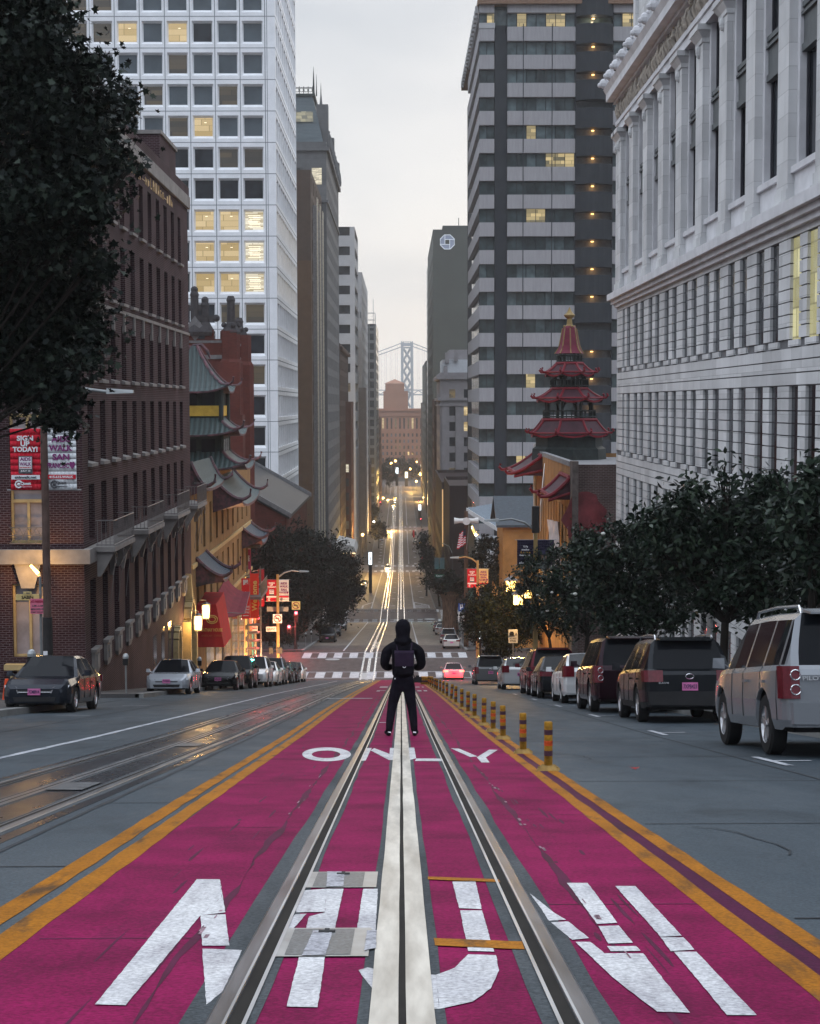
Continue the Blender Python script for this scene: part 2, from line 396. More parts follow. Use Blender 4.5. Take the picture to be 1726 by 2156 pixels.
def worn_paint(name, col, under, amount=.42, scale=5, stretch=(1, .35, 1), rough=.6, soft=.12, grime=.72):
    """road paint worn through to what is under it, in patches drawn out along the street"""
    m = bpy.data.materials.new(name); m.use_nodes = True
    t = m.node_tree; N = t.nodes; L = t.links; b = N['Principled BSDF']; b.inputs['Roughness'].default_value = rough; b.inputs['Specular IOR Level'].default_value = .08
    c = N.new('ShaderNodeTexCoord'); mp = N.new('ShaderNodeMapping'); mp.inputs['Scale'].default_value = stretch; L.new(c.outputs['Object'], mp.inputs[0])
    n = N.new('ShaderNodeTexNoise'); n.inputs['Scale'].default_value = scale; n.inputs['Detail'].default_value = 8; n.inputs['Roughness'].default_value = .65; L.new(mp.outputs[0], n.inputs[0])
    r = N.new('ShaderNodeValToRGB'); e = r.color_ramp.elements; e[0].position = amount - soft; e[0].color = (*under, 1); e[1].position = amount + .03; e[1].color = (*col, 1)
    L.new(n.outputs[0], r.inputs[0])
    n2 = N.new('ShaderNodeTexNoise'); n2.inputs['Scale'].default_value = 1.7; n2.inputs['Detail'].default_value = 7; L.new(c.outputs['Object'], n2.inputs[0])
    r2 = N.new('ShaderNodeValToRGB'); e = r2.color_ramp.elements; e[0].position = .26; e[0].color = (grime, grime, grime * 1.05, 1); e[1].position = .64; e[1].color = (1.05, 1.05, 1.05, 1); L.new(n2.outputs[0], r2.inputs[0])
    x = N.new('ShaderNodeMix'); x.data_type = 'RGBA'; x.blend_type = 'MULTIPLY'; x.inputs[0].default_value = 1; L.new(r.outputs[0], x.inputs[6]); L.new(r2.outputs[0], x.inputs[7])
    n3 = N.new('ShaderNodeTexNoise'); n3.inputs['Scale'].default_value = 48; n3.inputs['Detail'].default_value = 3; n3.inputs['Roughness'].default_value = .7; L.new(c.outputs['Object'], n3.inputs[0])
    r3 = N.new('ShaderNodeValToRGB'); e = r3.color_ramp.elements; e[0].position = .34; e[0].color = (.66, .66, .66, 1); e[1].position = .66; e[1].color = (1.28, 1.28, 1.28, 1); L.new(n3.outputs[0], r3.inputs[0])
    x2 = N.new('ShaderNodeMix'); x2.data_type = 'RGBA'; x2.blend_type = 'MULTIPLY'; x2.inputs[0].default_value = 1; L.new(x.outputs[2], x2.inputs[6]); L.new(r3.outputs[0], x2.inputs[7])
    bp = N.new('ShaderNodeBump'); bp.inputs['Strength'].default_value = .3; bp.inputs['Distance'].default_value = .006; L.new(n3.outputs[0], bp.inputs['Height']); L.new(bp.outputs[0], b.inputs['Normal'])
    L.new(x2.outputs[2], b.inputs['Base Color']); return m
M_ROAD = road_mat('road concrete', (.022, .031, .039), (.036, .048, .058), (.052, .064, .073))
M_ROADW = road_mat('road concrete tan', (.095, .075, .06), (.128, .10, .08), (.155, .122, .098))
M_ASPH = road_mat('crossing asphalt', (.046, .034, .031), (.064, .047, .043), (.082, .062, .055))
M_PINK = worn_paint('magenta lane paint', (.185, .004, .054), (.075, .006, .031), .42, 1.6, (1.3, .16, 1), .75, .24, .52)
M_PINK2 = worn_paint('magenta between yellow lines', (.06, .004, .03), (.04, .009, .022), .4, 3)
M_WHITE = worn_paint('white road paint', (.48, .475, .475), (.29, .275, .285), .455, 4, (2.4, .3, 1), .6, .22)
M_WHITE2 = worn_paint('thin white road paint', (.36, .37, .39), (.16, .175, .19), .44, 5)
M_YEL = worn_paint('yellow road paint', (.29, .105, .004), (.09, .043, .014), .43, 4, (1.6, .3, 1))
M_JOINT = mat('road joint tar', (.035, .038, .042), .8, var=.3, scale=6)
M_FILL = road_mat('asphalt beside the rails', (.032, .038, .042), (.048, .055, .06), (.07, .076, .08), .8, 2.0)
M_BED = road_mat('dark track bed', (.017, .020, .025), (.024, .027, .032), (.033, .037, .042), .30, 1.0)
M_PLATE = mat('cable slot steel', (.43, .40, .345), .5, .15, .34, 2.6, stretch=(3, .35, 1), spec=.5, bump=.05)  # cream base holds the sky reflected off polished steel
M_RAIL = mat('worn rail steel', (.15, .15, .155), .40, .7, .35, 3, stretch=(4, .3, 1))
M_RAILF = mat('sky lit rail steel', (.86, .85, .82), .24, .6, .1, 3, stretch=(4, .3, 1))  # far rails: the reflected bright sky is put into this pale base
M_RAILE = mat('bright rail edge', (.42, .42, .42), .4, .5, .2, 3, stretch=(4, .3, 1))
M_GROOVE = mat('rail groove dirt', (.02, .018, .016), .9, var=.3)
M_PAVE = road_mat('pavement concrete', (.046, .044, .045), (.064, .061, .061), (.082, .078, .078), .75, 1.2)
M_KERB = mat('kerb stone', (.17, .17, .165), .75, var=.2, scale=2)
M_GROUND = mat('ground', (.06, .06, .06), .9, var=.2, scale=.05)
M_BLACKSTAIN = mat('tyre and oil stain', (.060, .006, .028), .7, var=.4, scale=3)

# terrain: one sheet far wider than the street, then the bay and far shores
b = MB()
for a, c in zip(_PY, _PY[1:]):
    b.quad((-900, a, rz(a) - .45), (900, a, rz(a) - .45), (900, c, rz(c) - .45), (-900, c, rz(c) - .45))
b.quad((-900, 1320, rz(1320) - .45), (900, 1320, rz(1320) - .45), (900, 1420, -60), (-900, 1420, -60))
b.quad((-900, -60, rz(-60) - .45), (-900, -300, 40), (900, -300, 40), (900, -60, rz(-60) - .45))
struct(b.build('ground', M_GROUND))
M_WATER = mat('bay water', (.10, .13, .16), .25, 0, .1, .02, bump=.2, bscale=.3)
b = MB(); b.quad((-2400, 1330, -56), (2400, 1330, -56), (2400, 5200, -56), (-2400, 5200, -56)); struct(b.build('water', M_WATER))
M_HILL = mat('far hills', (.07, .09, .11), .95, var=.2, scale=.002)
b = MB(); n = 60
prof = [(-2200 + 74 * i, 40 + 95 * (0.5 + .5 * math.sin(i * .37)) * (0.6 + .4 * math.sin(i * .11 + 1.0))) for i in range(n + 1)]
for (xa, ha), (xb, hb) in zip(prof, prof[1:]):
    b.quad((xa, 4300, -58), (xb, 4300, -58), (xb, 4700, -56 + hb), (xa, 4700, -56 + ha))
    b.quad((xa, 4700, -56 + ha), (xb, 4700, -56 + hb), (xb, 5150, -58), (xa, 5150, -58))
struct(b.build('hills', M_HILL))

GRANT = (138.0, 160.0); KEARNY = (280.0, 302.0); MONT = (480.0, 502.0); SANS = (640.0, 662.0); BATT = (865.0, 885.0)
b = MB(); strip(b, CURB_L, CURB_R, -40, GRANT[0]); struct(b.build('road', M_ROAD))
b = MB(); strip(b, -60, 60, GRANT[0], GRANT[1], 0); struct(b.build('road', M_ASPH))
b = MB()
prev = GRANT[1]
for st in (KEARNY, MONT, SANS, BATT):
    strip(b, CURB_L2, CURB_R2, prev, st[0]); strip(b, -70, 70, st[0], st[1]); prev = st[1]
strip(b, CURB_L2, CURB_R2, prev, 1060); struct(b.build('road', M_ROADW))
# darker patch of asphalt at the foot of the second block and on the second crossing
b = MB(); strip(b, CURB_L2 + .1, CURB_R2 - .1, 160, 176, .006); strip(b, CURB_L2, CURB_R2, 281.5, 301, .012); struct(b.build('road', M_ASPH))
# pavements with kerbs
b = MB()
slab(b, -22, CURB_L, -40, 49); slab(b, -22, CURB_L, 58, GRANT[0] - .5)
slab(b, CURB_R, 22, -40, GRANT[0] - .5)
prev = GRANT[1] + .5
for st in (KEARNY, MONT, SANS, BATT, (1060, 1061)):
    slab(b, -24, CURB_L2, prev, st[0]); slab(b, CURB_R2, 24, prev, st[0]); prev = st[1]
struct(b.build('pavement', M_PAVE))
b = MB()
for x0, x1, y0, y1 in ((CURB_L, CURB_L + .02, -40, 49), (CURB_L, CURB_L + .02, 58, 137.4), (CURB_R - .02, CURB_R, -40, 137.4), (CURB_L2, CURB_L2 + .02, 160.6, 280), (CURB_R2 - .02, CURB_R2, 160.6, 280)):
    slab(b, x0 - .14, x1 + .14, y0, y1, .156, .3)
struct(b.build('kerb', M_KERB))
# alley mouth beside the brick building
b = MB(); a = [(-22, 49.02, rz(49) + .004), (CURB_L, 49.02, rz(49) + .004), (CURB_L, 57.98, rz(58) + .004), (-22, 57.98, rz(58) + .004)]; b.poly(a); struct(b.build('alley', M_ROAD))

# lane paint, lines and letters ------------------------------------------------
def sh(y): return float(np.interp(y, [4, 7, 12.5, 42], [.10, .05, 0, -.12]))
b = MB(); strip(b, lambda y: -1.60 + sh(y), lambda y: 1.47, 2.5, GRANT[0], .002, 1.0, .006); struct(b.build('lane_paint', M_PINK))
b = MB(); strip(b, 1.47, 1.62, 2.5, GRANT[0] - 14, .002, 1.0, 0); struct(b.build('lane_paint', M_PINK2))
b = MB()
strip(b, lambda y: -1.74 + sh(y), lambda y: -1.60 + sh(y), 2.5, GRANT[0] - 3, .0036, .45, .007)
strip(b, lambda y: -1.93 + sh(y), lambda y: -1.80 + sh(y), 2.5, GRANT[0] - 3, .0036, .45, .007)
strip(b, 1.39, 1.50, 2.5, GRANT[0] - 3, .0036, .45, .007)
strip(b, 1.59, 1.70, 2.5, GRANT[0] - 3, .0036, .45, .007)
struct(b.build('road_marking', M_YEL))
b = MB()
strip(b, -5.19, -5.07, 12, 128, .004, .8, .012)
struct(b.build('road_marking', M_WHITE2))
# joints and cracks of the concrete
b = MB()
for k in range(0, 27):
    y = 7.0 + k * 4.35
    strip(b, 1.74, CURB_R, y, y + .03, .004); strip(b, CURB_L, -4.4, y + 1.0, y + 1.03, .004)
    if k < 20: strip(b, -2.48, -1.95 + sh(y), y + 2, y + 2.03, .004)
strip(b, 4.16, 4.19, 4, 130, .005, 1.2, .006); strip(b, -7.2, -7.17, 14, 130, .005, 1.2, .006); strip(b, -2.50, -2.45, 2.5, 130, .004, .7, .014)
struct(b.build('road_joint', M_JOINT))
b = MB()
strip(b, lambda y: -.86 + .02 * math.sin(y * 1.7), lambda y: -.835 + .02 * math.sin(y * 1.9), 2.5, 60, .0032, .3, .012)
strip(b, lambda y: .84 + .02 * math.sin(y * 1.3), lambda y: .862 + .02 * math.sin(y * 1.6), 2.5, 60, .0032, .3, .012)
for y in (3.9, 6.55, 11.2, 16.8, 24): strip(b, -1.5, -.66, y, y + .02, .0033); strip(b, .66, 1.45, y + .9, y + .92, .0033)
struct(b.build('road_crack', M_BLACKSTAIN))
b = MB(); rc = random.Random(21)      # cracks wandering over the bare lanes, and leaves in the gutter
for k in range(26):
    x = rc.choice((rc.uniform(2.0, 4.4), rc.uniform(2.0, 6.4), rc.uniform(-8.9, -4.6))); y = 8 * 1.1 ** rc.uniform(0, 20); a = rc.uniform(0, 6.28); w = rc.uniform(.004, .010)
    for j in range(rc.randint(5, 16)):
        a += rc.uniform(-.7, .7); l = rc.uniform(.08, .25); x2, y2 = x + l * math.cos(a), y + l * 1.6 * math.sin(a); nx, ny = -math.sin(a) * w, math.cos(a) * w
        b.quad(*[(p, q, rz(q) + .0055 + .0001 * k) for p, q in ((x - nx, y - ny), (x2 - nx, y2 - ny), (x2 + nx, y2 + ny), (x + nx, y + ny))]); x, y = x2, y2
struct(b.build('road_crack', M_JOINT))
b = MB()
for k in range(260):
    x = CURB_R - .08 - abs(rc.gauss(0, .35)) if rc.random() < .7 else CURB_L + .08 + abs(rc.gauss(0, .4)); y = rc.uniform(16, 120); s = rc.uniform(.02, .06); a = rc.uniform(0, 6.28)
    if 48 < y < 59 and x < 0: continue
    b.quad(*[(x + s * math.cos(a + t), y + s * 1.4 * math.sin(a + t), rz(y + s * 1.4 * math.sin(a + t)) + .012 + .02 * rc.random()) for t in (0, 1.3, 3.14, 4.5)])
o = b.build('fallen_leaves', mat('litter leaves', (.06, .04, .02), .8, var=.6, scale=9)); o['kind'] = 'stuff'; o['label'] = 'small brown leaves and litter along both gutters'
M_CHIP = mat('chipped pale paint', (.20, .13, .15), .8, var=.6, scale=9)
b = MB(); rr = random.Random(3)
for k in range(34):
    y = rr.uniform(3.5, 17); x = (rr.choice((-.85, .86))) + rr.gauss(0, .012); l = rr.uniform(.03, .22)
    strip(b, x, x + rr.uniform(.006, .02), y, y + l, .0072)
struct(b.build('road_crack', M_CHIP))
# tyre smears on the pink lane
b = MB()
for k in range(60):
    side = rr.choice((-1, 1)); x = side * rr.gauss(1.13, .13) if side < 0 else rr.gauss(.98, .10); y = rr.uniform(3.8, 24)
    w = rr.uniform(.004, .017); l = rr.uniform(.06, .55); n = 9; z = .0028 + k * .000005
    pts = [(x + w * math.cos(2 * math.pi * i / n) * rr.uniform(.6, 1), y + l * math.sin(2 * math.pi * i / n) * rr.uniform(.6, 1)) for i in range(n)]
    b.poly([(p[0], p[1], rz(p[1]) + z) for p in pts])
struct(b.build('tyre_mark', M_BLACKSTAIN))

def track(xc, y0, y1, bed, plate, rail, wide=.105, fill=M_FILL, rs=1.0):
    X = xc if callable(xc) else (lambda y: xc)
    o = lambda d: (lambda y: X(y) + d)
    st = 1.0 if y1 < 150 else None; j = .006 if y1 < 150 else 0
    if bed: b = MB(); strip(b, o(-.78), o(.78), y0, y1, .003, st, j); struct(b.build('track_bed', bed))
    b = MB()
    strip(b, o(-wide - .035), o(wide + .035), y0, y1, .0047, st, j)
    for s in (-1, 1): strip(b, o(s * .57 - .13), o(s * .57 + .11), y0, y1, .0044, st, j * 1.5)
    struct(b.build('track_filler', fill))
    b = MB(); strip(b, o(-wide), o(-.012), y0, y1, .0085, st, j * .4); strip(b, o(.012), o(wide), y0, y1, .0085, st, j * .4); struct(b.build('cable_slot', plate))
    b = MB(); strip(b, o(-.0125), o(.0125), y0, y1, .0066)
    for s in (-1, 1): strip(b, o(s * .525 - .022), o(s * .525 + .022), y0, y1, .0066)
    struct(b.build('rail_groove', M_GROOVE))
    b = MB()
    for s in (-1, 1):
        L = ys(y0, y1)
        for a, c in zip(L, L[1:]):        # railhead with a little height and rounded shoulders
            for xa, xb, za, zb in ((-.034, -.024, .006, .013), (-.024, .024, .013, .013), (.024, .034, .013, .006)):
                b.quad((X(a) + s * .585 + xa * rs, a, rz(a) + za), (X(a) + s * .585 + xb * rs, a, rz(a) + zb), (X(c) + s * .585 + xb * rs, c, rz(c) + zb), (X(c) + s * .585 + xa * rs, c, rz(c) + za))
    struct(b.build('rail', rail)); b = MB()
    for s in (-1, 1): strip(b, o(s * .494 - .007), o(s * .494 + .007), y0, y1, .010); strip(b, o(s * .556 - .005), o(s * .556 + .005), y0, y1, .0145)
    struct(b.build('rail_edge', M_RAILE if bed is None else M_RAIL))
track(0.0, 2.5, GRANT[0], None, M_PLATE, M_RAIL)
xl = lambda y: float(np.interp(y, [0, 100, 138, 160, 280, 1000], [-3.37, -3.33, -2.98, -3.0, -3.05, -3.05]))
track(xl, 2.5, GRANT[0], M_BED, M_RAIL, M_RAIL, .07)
track(xl, GRANT[0], 1010, None, M_RAILF, M_RAILF, .13, rs=2.6)
track(lambda y: 0.0, GRANT[0], 1010, None, M_RAILF, M_RAILF, .13, rs=2.6)

EJ = random.Random(8)
def gpoly(mb, pts, dz, sx, sy, x0, y0, k=.52622, rag=True):
    """a flat painted outline on the road, measured on a crop of the photograph"""
    P = [G((x0 + x / sx) * k, (y0 + y / sy) * k) for x, y in pts]
    P = [(p[0], p[1], rz(p[1]) + dz) for p in P]
    Q = []      # the stencil's edge is a little ragged
    for i, p in enumerate(P):
        q = P[(i + 1) % len(P)]; n = max(1, int(math.dist(p, q) / .05))
        for k in range(n):
            x, y = p[0] + (q[0] - p[0]) * k / n + EJ.uniform(-.0015, .0015), p[1] + (q[1] - p[1]) * k / n + EJ.uniform(-.003, .003); Q.append((x, y, rz(y) + dz))
    P = Q if rag else P
    a = sum(P[i][0] * P[(i + 1) % len(P)][1] - P[(i + 1) % len(P)][0] * P[i][1] for i in range(len(P)))
    mb.poly(P if a > 0 else P[::-1])
b = MB()
cA = lambda pts: gpoly(b, pts, .0060, 1.0153, 1.0153, 0, 2700)
cB = lambda pts: gpoly(b, pts, .0060, .9697, .9697, 1500, 2700)
cA([(800, 833), (893, 833), (900, 905), (815, 980), (510, 1347), (387, 1343)])
cA([(893, 833), (915, 968), (815, 980), (900, 905)])
cA([(815, 980), (915, 976), (932, 1104), (822, 1104)]); cA([(821, 1116), (983, 1122), (905, 1290), (838, 1345)])
cA([(1325, 872), (1395, 872), (1358, 1045), (1320, 1150), (1290, 1355), (1163, 1353), (1215, 1150), (1255, 985), (1320, 968)])
cA([(1218, 880), (1325, 872), (1320, 966), (1202, 968)]); cA([(1198, 976), (1245, 974), (1185, 1042), (1150, 1042)])
cA([(1475, 872), (1535, 872), (1525, 1045), (1448, 1045)])
struct(b.build('painted_letter', M_WHITE)); b = MB()
for q in ([(1330, 806), (1400, 806), (1394, 866), (1326, 868)], [(1272, 1048), (1352, 1046), (1322, 1148), (1226, 1150)], [(1490, 1048), (1530, 1048), (1528, 1120), (1480, 1130)]): gpoly(b, q, .0125, 1.0153, 1.0153, 0, 2700)
struct(b.build('painted_letter', worn_paint('letter paint on steel', (.34, .34, .36), (.15, .15, .16), .47, 14, (1, 1, 1)))); b = MB()
cB([(300, 805), (390, 805), (414, 912), (326, 908)]); cB([(330, 917), (415, 917), (462, 1078), (362, 1075)])
cB([(360, 1088), (470, 1092), (480, 1150), (450, 1220), (380, 1272), (250, 1302), (238, 1168), (310, 1140)])
cB([(238, 1168), (250, 1302), (100, 1292), (0, 1235), (-65, 1150), (-30, 1140), (60, 1158)])
struct(b.build('painted_letter', M_WHITE)); b = MB()
cB([(600, 850), (700, 930), (740, 953), (675, 958), (640, 905)]); cB([(683, 964), (750, 960), (830, 1025), (765, 1032)])
cB([(778, 1040), (835, 1040), (890, 1084), (1040, 1085), (1220, 1315), (1095, 1312), (930, 1185)])
cB([(745, 810), (825, 810), (940, 965), (862, 970)]); cB([(865, 978), (945, 976), (1000, 1043), (905, 1046)]); cB([(900, 1056), (1012, 1056), (1030, 1074), (915, 1076)])
struct(b.build('painted_letter', M_WHITE)); b = MB()
cB([(932, 822), (1010, 822), (1190, 1016), (1108, 1020)]); cB([(1108, 1022), (1196, 1022), (1240, 1070), (1148, 1076)]); cB([(1160, 1078), (1246, 1078), (1480, 1325), (1365, 1325)])
struct(b.build('painted_letter', M_WHITE))
cO = lambda pts: gpoly(b, pts, .0060, 1.4383, 1.4383, 1100, 2620)
cO2 = lambda pts: gpoly(b, pts, .0060, 1.4383, 1.4383, 1100, 2620, rag=False)
b = MB(); n = 36
for i in range(n):
    w0, w1 = 2 * math.pi * i / n, 2 * math.pi * (i + 1) / n
    e = lambda w, a, h, cx, cy: (cx + a * math.cos(w), cy + h * math.sin(w))
    cO2([e(w0, 140, 40, 297, 573), e(w1, 140, 40, 297, 573), e(w1, 82, 22, 294, 573), e(w0, 82, 22, 294, 573)])
struct(b.build('painted_letter', M_WHITE)); b = MB()
cO([(500, 538), (556, 536), (522, 609), (480, 611)]); cO([(550, 550), (571, 537), (662, 572), (656, 606)]); cO([(662, 536), (684, 536), (678, 606), (656, 606)])
struct(b.build('painted_letter', M_WHITE)); b = MB()
cO([(757, 535), (801, 534), (812, 596), (762, 609)]); cO([(813, 597), (955, 598), (962, 613), (806, 611)])
struct(b.build('painted_letter', M_WHITE)); b = MB()
cO([(1012, 538), (1058, 540), (1165, 585), (1122, 588)]); cO([(1232, 546), (1281, 547), (1214, 590), (1166, 587)]); cO([(1160, 588), (1212, 590), (1235, 620), (1187, 620)])
struct(b.build('painted_letter', M_WHITE))
# lettering further down the lane and short cross bars
b = MB()
for x0, x1, y0, y1 in ((-1.15, -.72, 84, 88), (-1.1, -.95, 70, 73), (-.62, -.3, 71, 72.2), (.75, .98, 84, 87), (.72, .9, 70, 73), (1.0, 1.15, 70, 73), (-.95, -.7, 72.2, 73), (1.1, 1.2, 84, 87)): strip(b, x0, x1, y0, y1, .012)
strip(b, -.45, -.15, 32.5, 32.75, .012); strip(b, -.45, -.14, 54, 54.5, .012)
strip(b, -2.6, -1.0, 55, 55.7, .013, None)
struct(b.build('road_marking', M_WHITE2))
b = MB()
gpoly(b, [(205, 786), (480, 797), (485, 808), (205, 797)], .0076, .9697, .9697, 1500, 2700)
gpoly(b, [(228, 1026), (570, 1040), (582, 1070), (232, 1055)], .0076, .9697, .9697, 1500, 2700)
struct(b.build('road_marking', M_YEL))
# parking ticks, stop lines, crosswalks -----------------------------------------
b = MB()
for y in (19.0, 27.5, 36.5, 45, 53, 62): strip(b, 4.4, 4.9, y, y + .12, .008); strip(b, 4.36, 4.46, y - .9, y + .9, .0085)
for y in (38, 47, 62, 70): strip(b, -8.2, -7.4, y, y + .12, .008)
struct(b.build('road_marking', M_WHITE2))
def crosswalk(y0, y1, xa, xb, pitch, w, gaps=()):
    b = MB(); x = xa
    while x < xb:
        if not any(g0 < x + w / 2 < g1 for g0, g1 in gaps): strip(b, x, x + w, y0, y1, .012)
        x += pitch
    strip(b, xa, xb, y0 - .35, y0 - .1, .012); strip(b, xa, xb, y1 + .1, y1 + .35, .012)
    return struct(b.build('road_marking', M_WHITE))
crosswalk(139.6, 143.4, CURB_L + .4, CURB_R - .2, 1.52, .82, ((-2.4, -1.6),))
ya, yb = G(843, 1384)[1], G(843, 1374)[1]
crosswalk(ya, yb, CURB_L2 + .3, CURB_R2 - .2, 1.52, .8)
crosswalk(281.0, 285.0, CURB_L2, CURB_R2, 1.6, .9); crosswalk(296.5, 300.5, CURB_L2, CURB_R2, 1.6, .9)
for y in (481, 497, 641, 657): crosswalk(y, y + 3.5, CURB_L2, CURB_R2, 1.9, .8)
b = MB()
for y in (142, 146, 150, 154): pass
for k in range(9): strip(b, -14, -9.6, 281 + k * 2.1, 282 + k * 2.1, .012); strip(b, 7.2, 11, 281 + k * 2.1, 282 + k * 2.1, .012)
struct(b.build('road_marking', M_WHITE))
b = MB()   # lane lines of the lower blocks
strip(b, -5.9, -5.75, 162, 281, .01); strip(b, 1.75, 1.9, 165, 281, .01)
strip(b, -5.7, -5.5, 303, 480, .015); strip(b, 2.35, 2.55, 303, 480, .015)
strip(b, -5.7, -5.5, 505, 640, .02); strip(b, 2.35, 2.6, 505, 640, .02); strip(b, -5.9, -5.65, 668, 860, .03); strip(b, 2.4, 2.7, 668, 860, .03); strip(b, -6, -5.7, 888, 1000, .03)
for k in range(12): strip(b, -7.2, -6.4, 510 + k * 11, 512.5 + k * 11, .02); strip(b, 4.2, 5.0, 400 + k * 21, 402.5 + k * 21, .02)
for y in (310, 335, 360, 385, 410, 435): strip(b, -1.9, -1.2, y, y + 1.6, .015); strip(b, 3.9, 4.8, y + 5, y + 6.5, .015)
# bulb-shaped hatched island marks at the second crossing
for x0, x1, y0, y1 in ((2.4, 2.75, 303, 322), (5.2, 5.5, 303, 311)): strip(b, x0, x1, y0, y1, .016)
L = [(2.6, 322), (5.4, 311)]
P = [(2.6, 321.5), (2.6, 323.5), (5.5, 312.5), (5.5, 310.5)]; b.poly([(x, y, rz(y) + .03) for x, y in P])
for k in range(6): strip(b, 2.8, 5.1, 304 + k * 1.7, 304.8 + k * 1.7, .018)
P = [(-5.7, 303), (-5.5, 303), (-7.1, 316), (-7.35, 316)]; 
strip(b, -7.5, -7.2, 303, 311, .016); P = [(-7.5, 310.5), (-7.5, 312.5), (-5.6, 323.5), (-5.6, 321.5)]; b.poly([(x, y, rz(y) + .03) for x, y in P[::-1]])
struct(b.build('road_marking', M_WHITE))
# white kerb-edge gutters in the far blocks
b = MB(); strip(b, CURB_L2, CURB_L2 + .35, 505, 860, .02); strip(b, CURB_R2 - .35, CURB_R2, 505, 860, .02); strip(b, CURB_R2 - .3, CURB_R2, 303, 480, .02)
struct(b.build('gutter', M_KERB))
b = MB()   # the light plate where the left track meets the first crossing, and the ladder of access plates
strip(b, lambda y: xl(y) - .62, lambda y: xl(y) + .62, 138.4, 143, .011); struct(b.build('track_plate', mat('pale track plate', (.36, .36, .35), .5, .2, .2, 3)))
b = MB()
for k in range(6): strip(b, lambda y: xl(y) + .1, lambda y: xl(y) + .6, 168 + k * 3.2, 169.3 + k * 3.2, .012)
struct(b.build('track_plate', M_RAILF))
for (u, v, rr_) in ((518 / 1, 1395, .75), (885, 1389, .55), (700, 1388, .7), (835, 1305, .6), (905, 1303, 1.0), (550, 1423, .6)):
    p = G(u, v); b = MB(); n = 18
    b.poly([(p[0] + rr_ * math.cos(2 * math.pi * i / n), p[1] + rr_ * math.sin(2 * math.pi * i / n), rz(p[1] + rr_ * math.sin(2 * math.pi * i / n)) + .018) for i in range(n)])
    struct(b.build('manhole_cover', mat('manhole iron', (.38, .38, .38), .4, .5, .3, 6)))
# ================================================================== building kit
V = lambda *a: np.array(a, float)
def grid_wall(mb, O, U, N, Wd, H, cols, rows, d=.3, skip=None, m=0, mj=None, bevel=0.0):
    """a wall Wd x H from corner O along U with openings (cols x rows) set back d; returns the pane outlines"""
    O, U, N = V(*O), V(*U), V(*N); Z = V(0, 0, 1); mj = m if mj is None else mj
    P = lambda x, z, k=0.0: O + U * x + Z * z - N * k
    xs = [0.0]
    for a, b in cols: xs += [a, b]
    xs.append(Wd); zs = [0.0]
    for a, b in rows: zs += [a, b]
    zs.append(H)
    out = []
    for j in range(len(zs) - 1):
        z0, z1 = zs[j], zs[j + 1]
        if z1 - z0 < 1e-6: continue
        if j % 2 == 0: mb.quad(P(0, z0), P(Wd, z0), P(Wd, z1), P(0, z1), m); continue
        for i in range(len(xs) - 1):
            x0, x1 = xs[i], xs[i + 1]
            if x1 - x0 < 1e-6: continue
            if i % 2 == 0 or (skip and skip(i // 2, j // 2)): mb.quad(P(x0, z0), P(x1, z0), P(x1, z1), P(x0, z1), m); continue
            e = bevel; a0, a1, c0, c1 = x0 + e, x1 - e, z0 + e, z1 - e
            mb.quad(P(x0, z0), P(x1, z0), P(a1, c0, d), P(a0, c0, d), mj); mb.quad(P(a0, c1, d), P(a1, c1, d), P(x1, z1), P(x0, z1), mj)
            mb.quad(P(x0, z0), P(a0, c0, d), P(a0, c1, d), P(x0, z1), mj); mb.quad(P(a1, c0, d), P(x1, z0), P(x1, z1), P(a1, c1, d), mj)
            out.append(((i // 2, j // 2), [P(a0, c0, d - .01), P(a1, c0, d - .01), P(a1, c1, d - .01), P(a0, c1, d - .01)]))
    return out
def rep(n, first, pitch, w): return [(first + i * pitch, first + i * pitch + w) for i in range(n)]
def area(q):
    """how large a pane shows: its outline in U pixels (nothing when outside the frame)"""
    p = [proj(a) for a in q]
    if all(x < -20 or x > 1746 for x, y in p) or all(y < -20 or y > 2175 for x, y in p): return 0.0
    return abs(sum(p[i][0] * p[(i + 1) % len(p)][1] - p[(i + 1) % len(p)][0] * p[i][1] for i in range(len(p)))) / 2
M_GL = [glass_mat('window glass dark', (.018, .022, .028), .06), glass_mat('window glass grey', (.035, .042, .05), .10), glass_mat('window glass blind', (.10, .11, .12), .3, .3)]
M_LIT = [lit_mat('lit office', (.30, .20, .08), (1.0, .78, .42), .9, .7, (1.2, 1.2, 2.6)), lit_mat('lit office cool', (.35, .30, .20), (1.0, .92, .72), 1.0, 1.1, (.6, .6, 4.0)), lit_mat('dim office', (.05, .045, .035), (.30, .22, .11), .6, .7, (1, 1, 2))]
GLASS_ALL = M_GL + M_LIT
def put_panes(root, res, pick, mats=GLASS_ALL, name='window', minpx=0.0):
    items = []
    for key, q in res:
        a = area(q)
        if a <= minpx: continue
        items.append((a, [q], pick(*key)))
    panes(root, name, items, mats)
def rnd_pick(seed, p_lit=.05, p_dim=.08, p_blind=.15):
    r = random.Random(seed)
    def f(i, j):
        x = r.random()
        if x < p_lit: return 3 + r.choice((0, 1))
        if x < p_lit + p_dim: return 5
        if x < p_lit + p_dim + p_blind: return 2
        return r.choice((0, 0, 1))
    return f
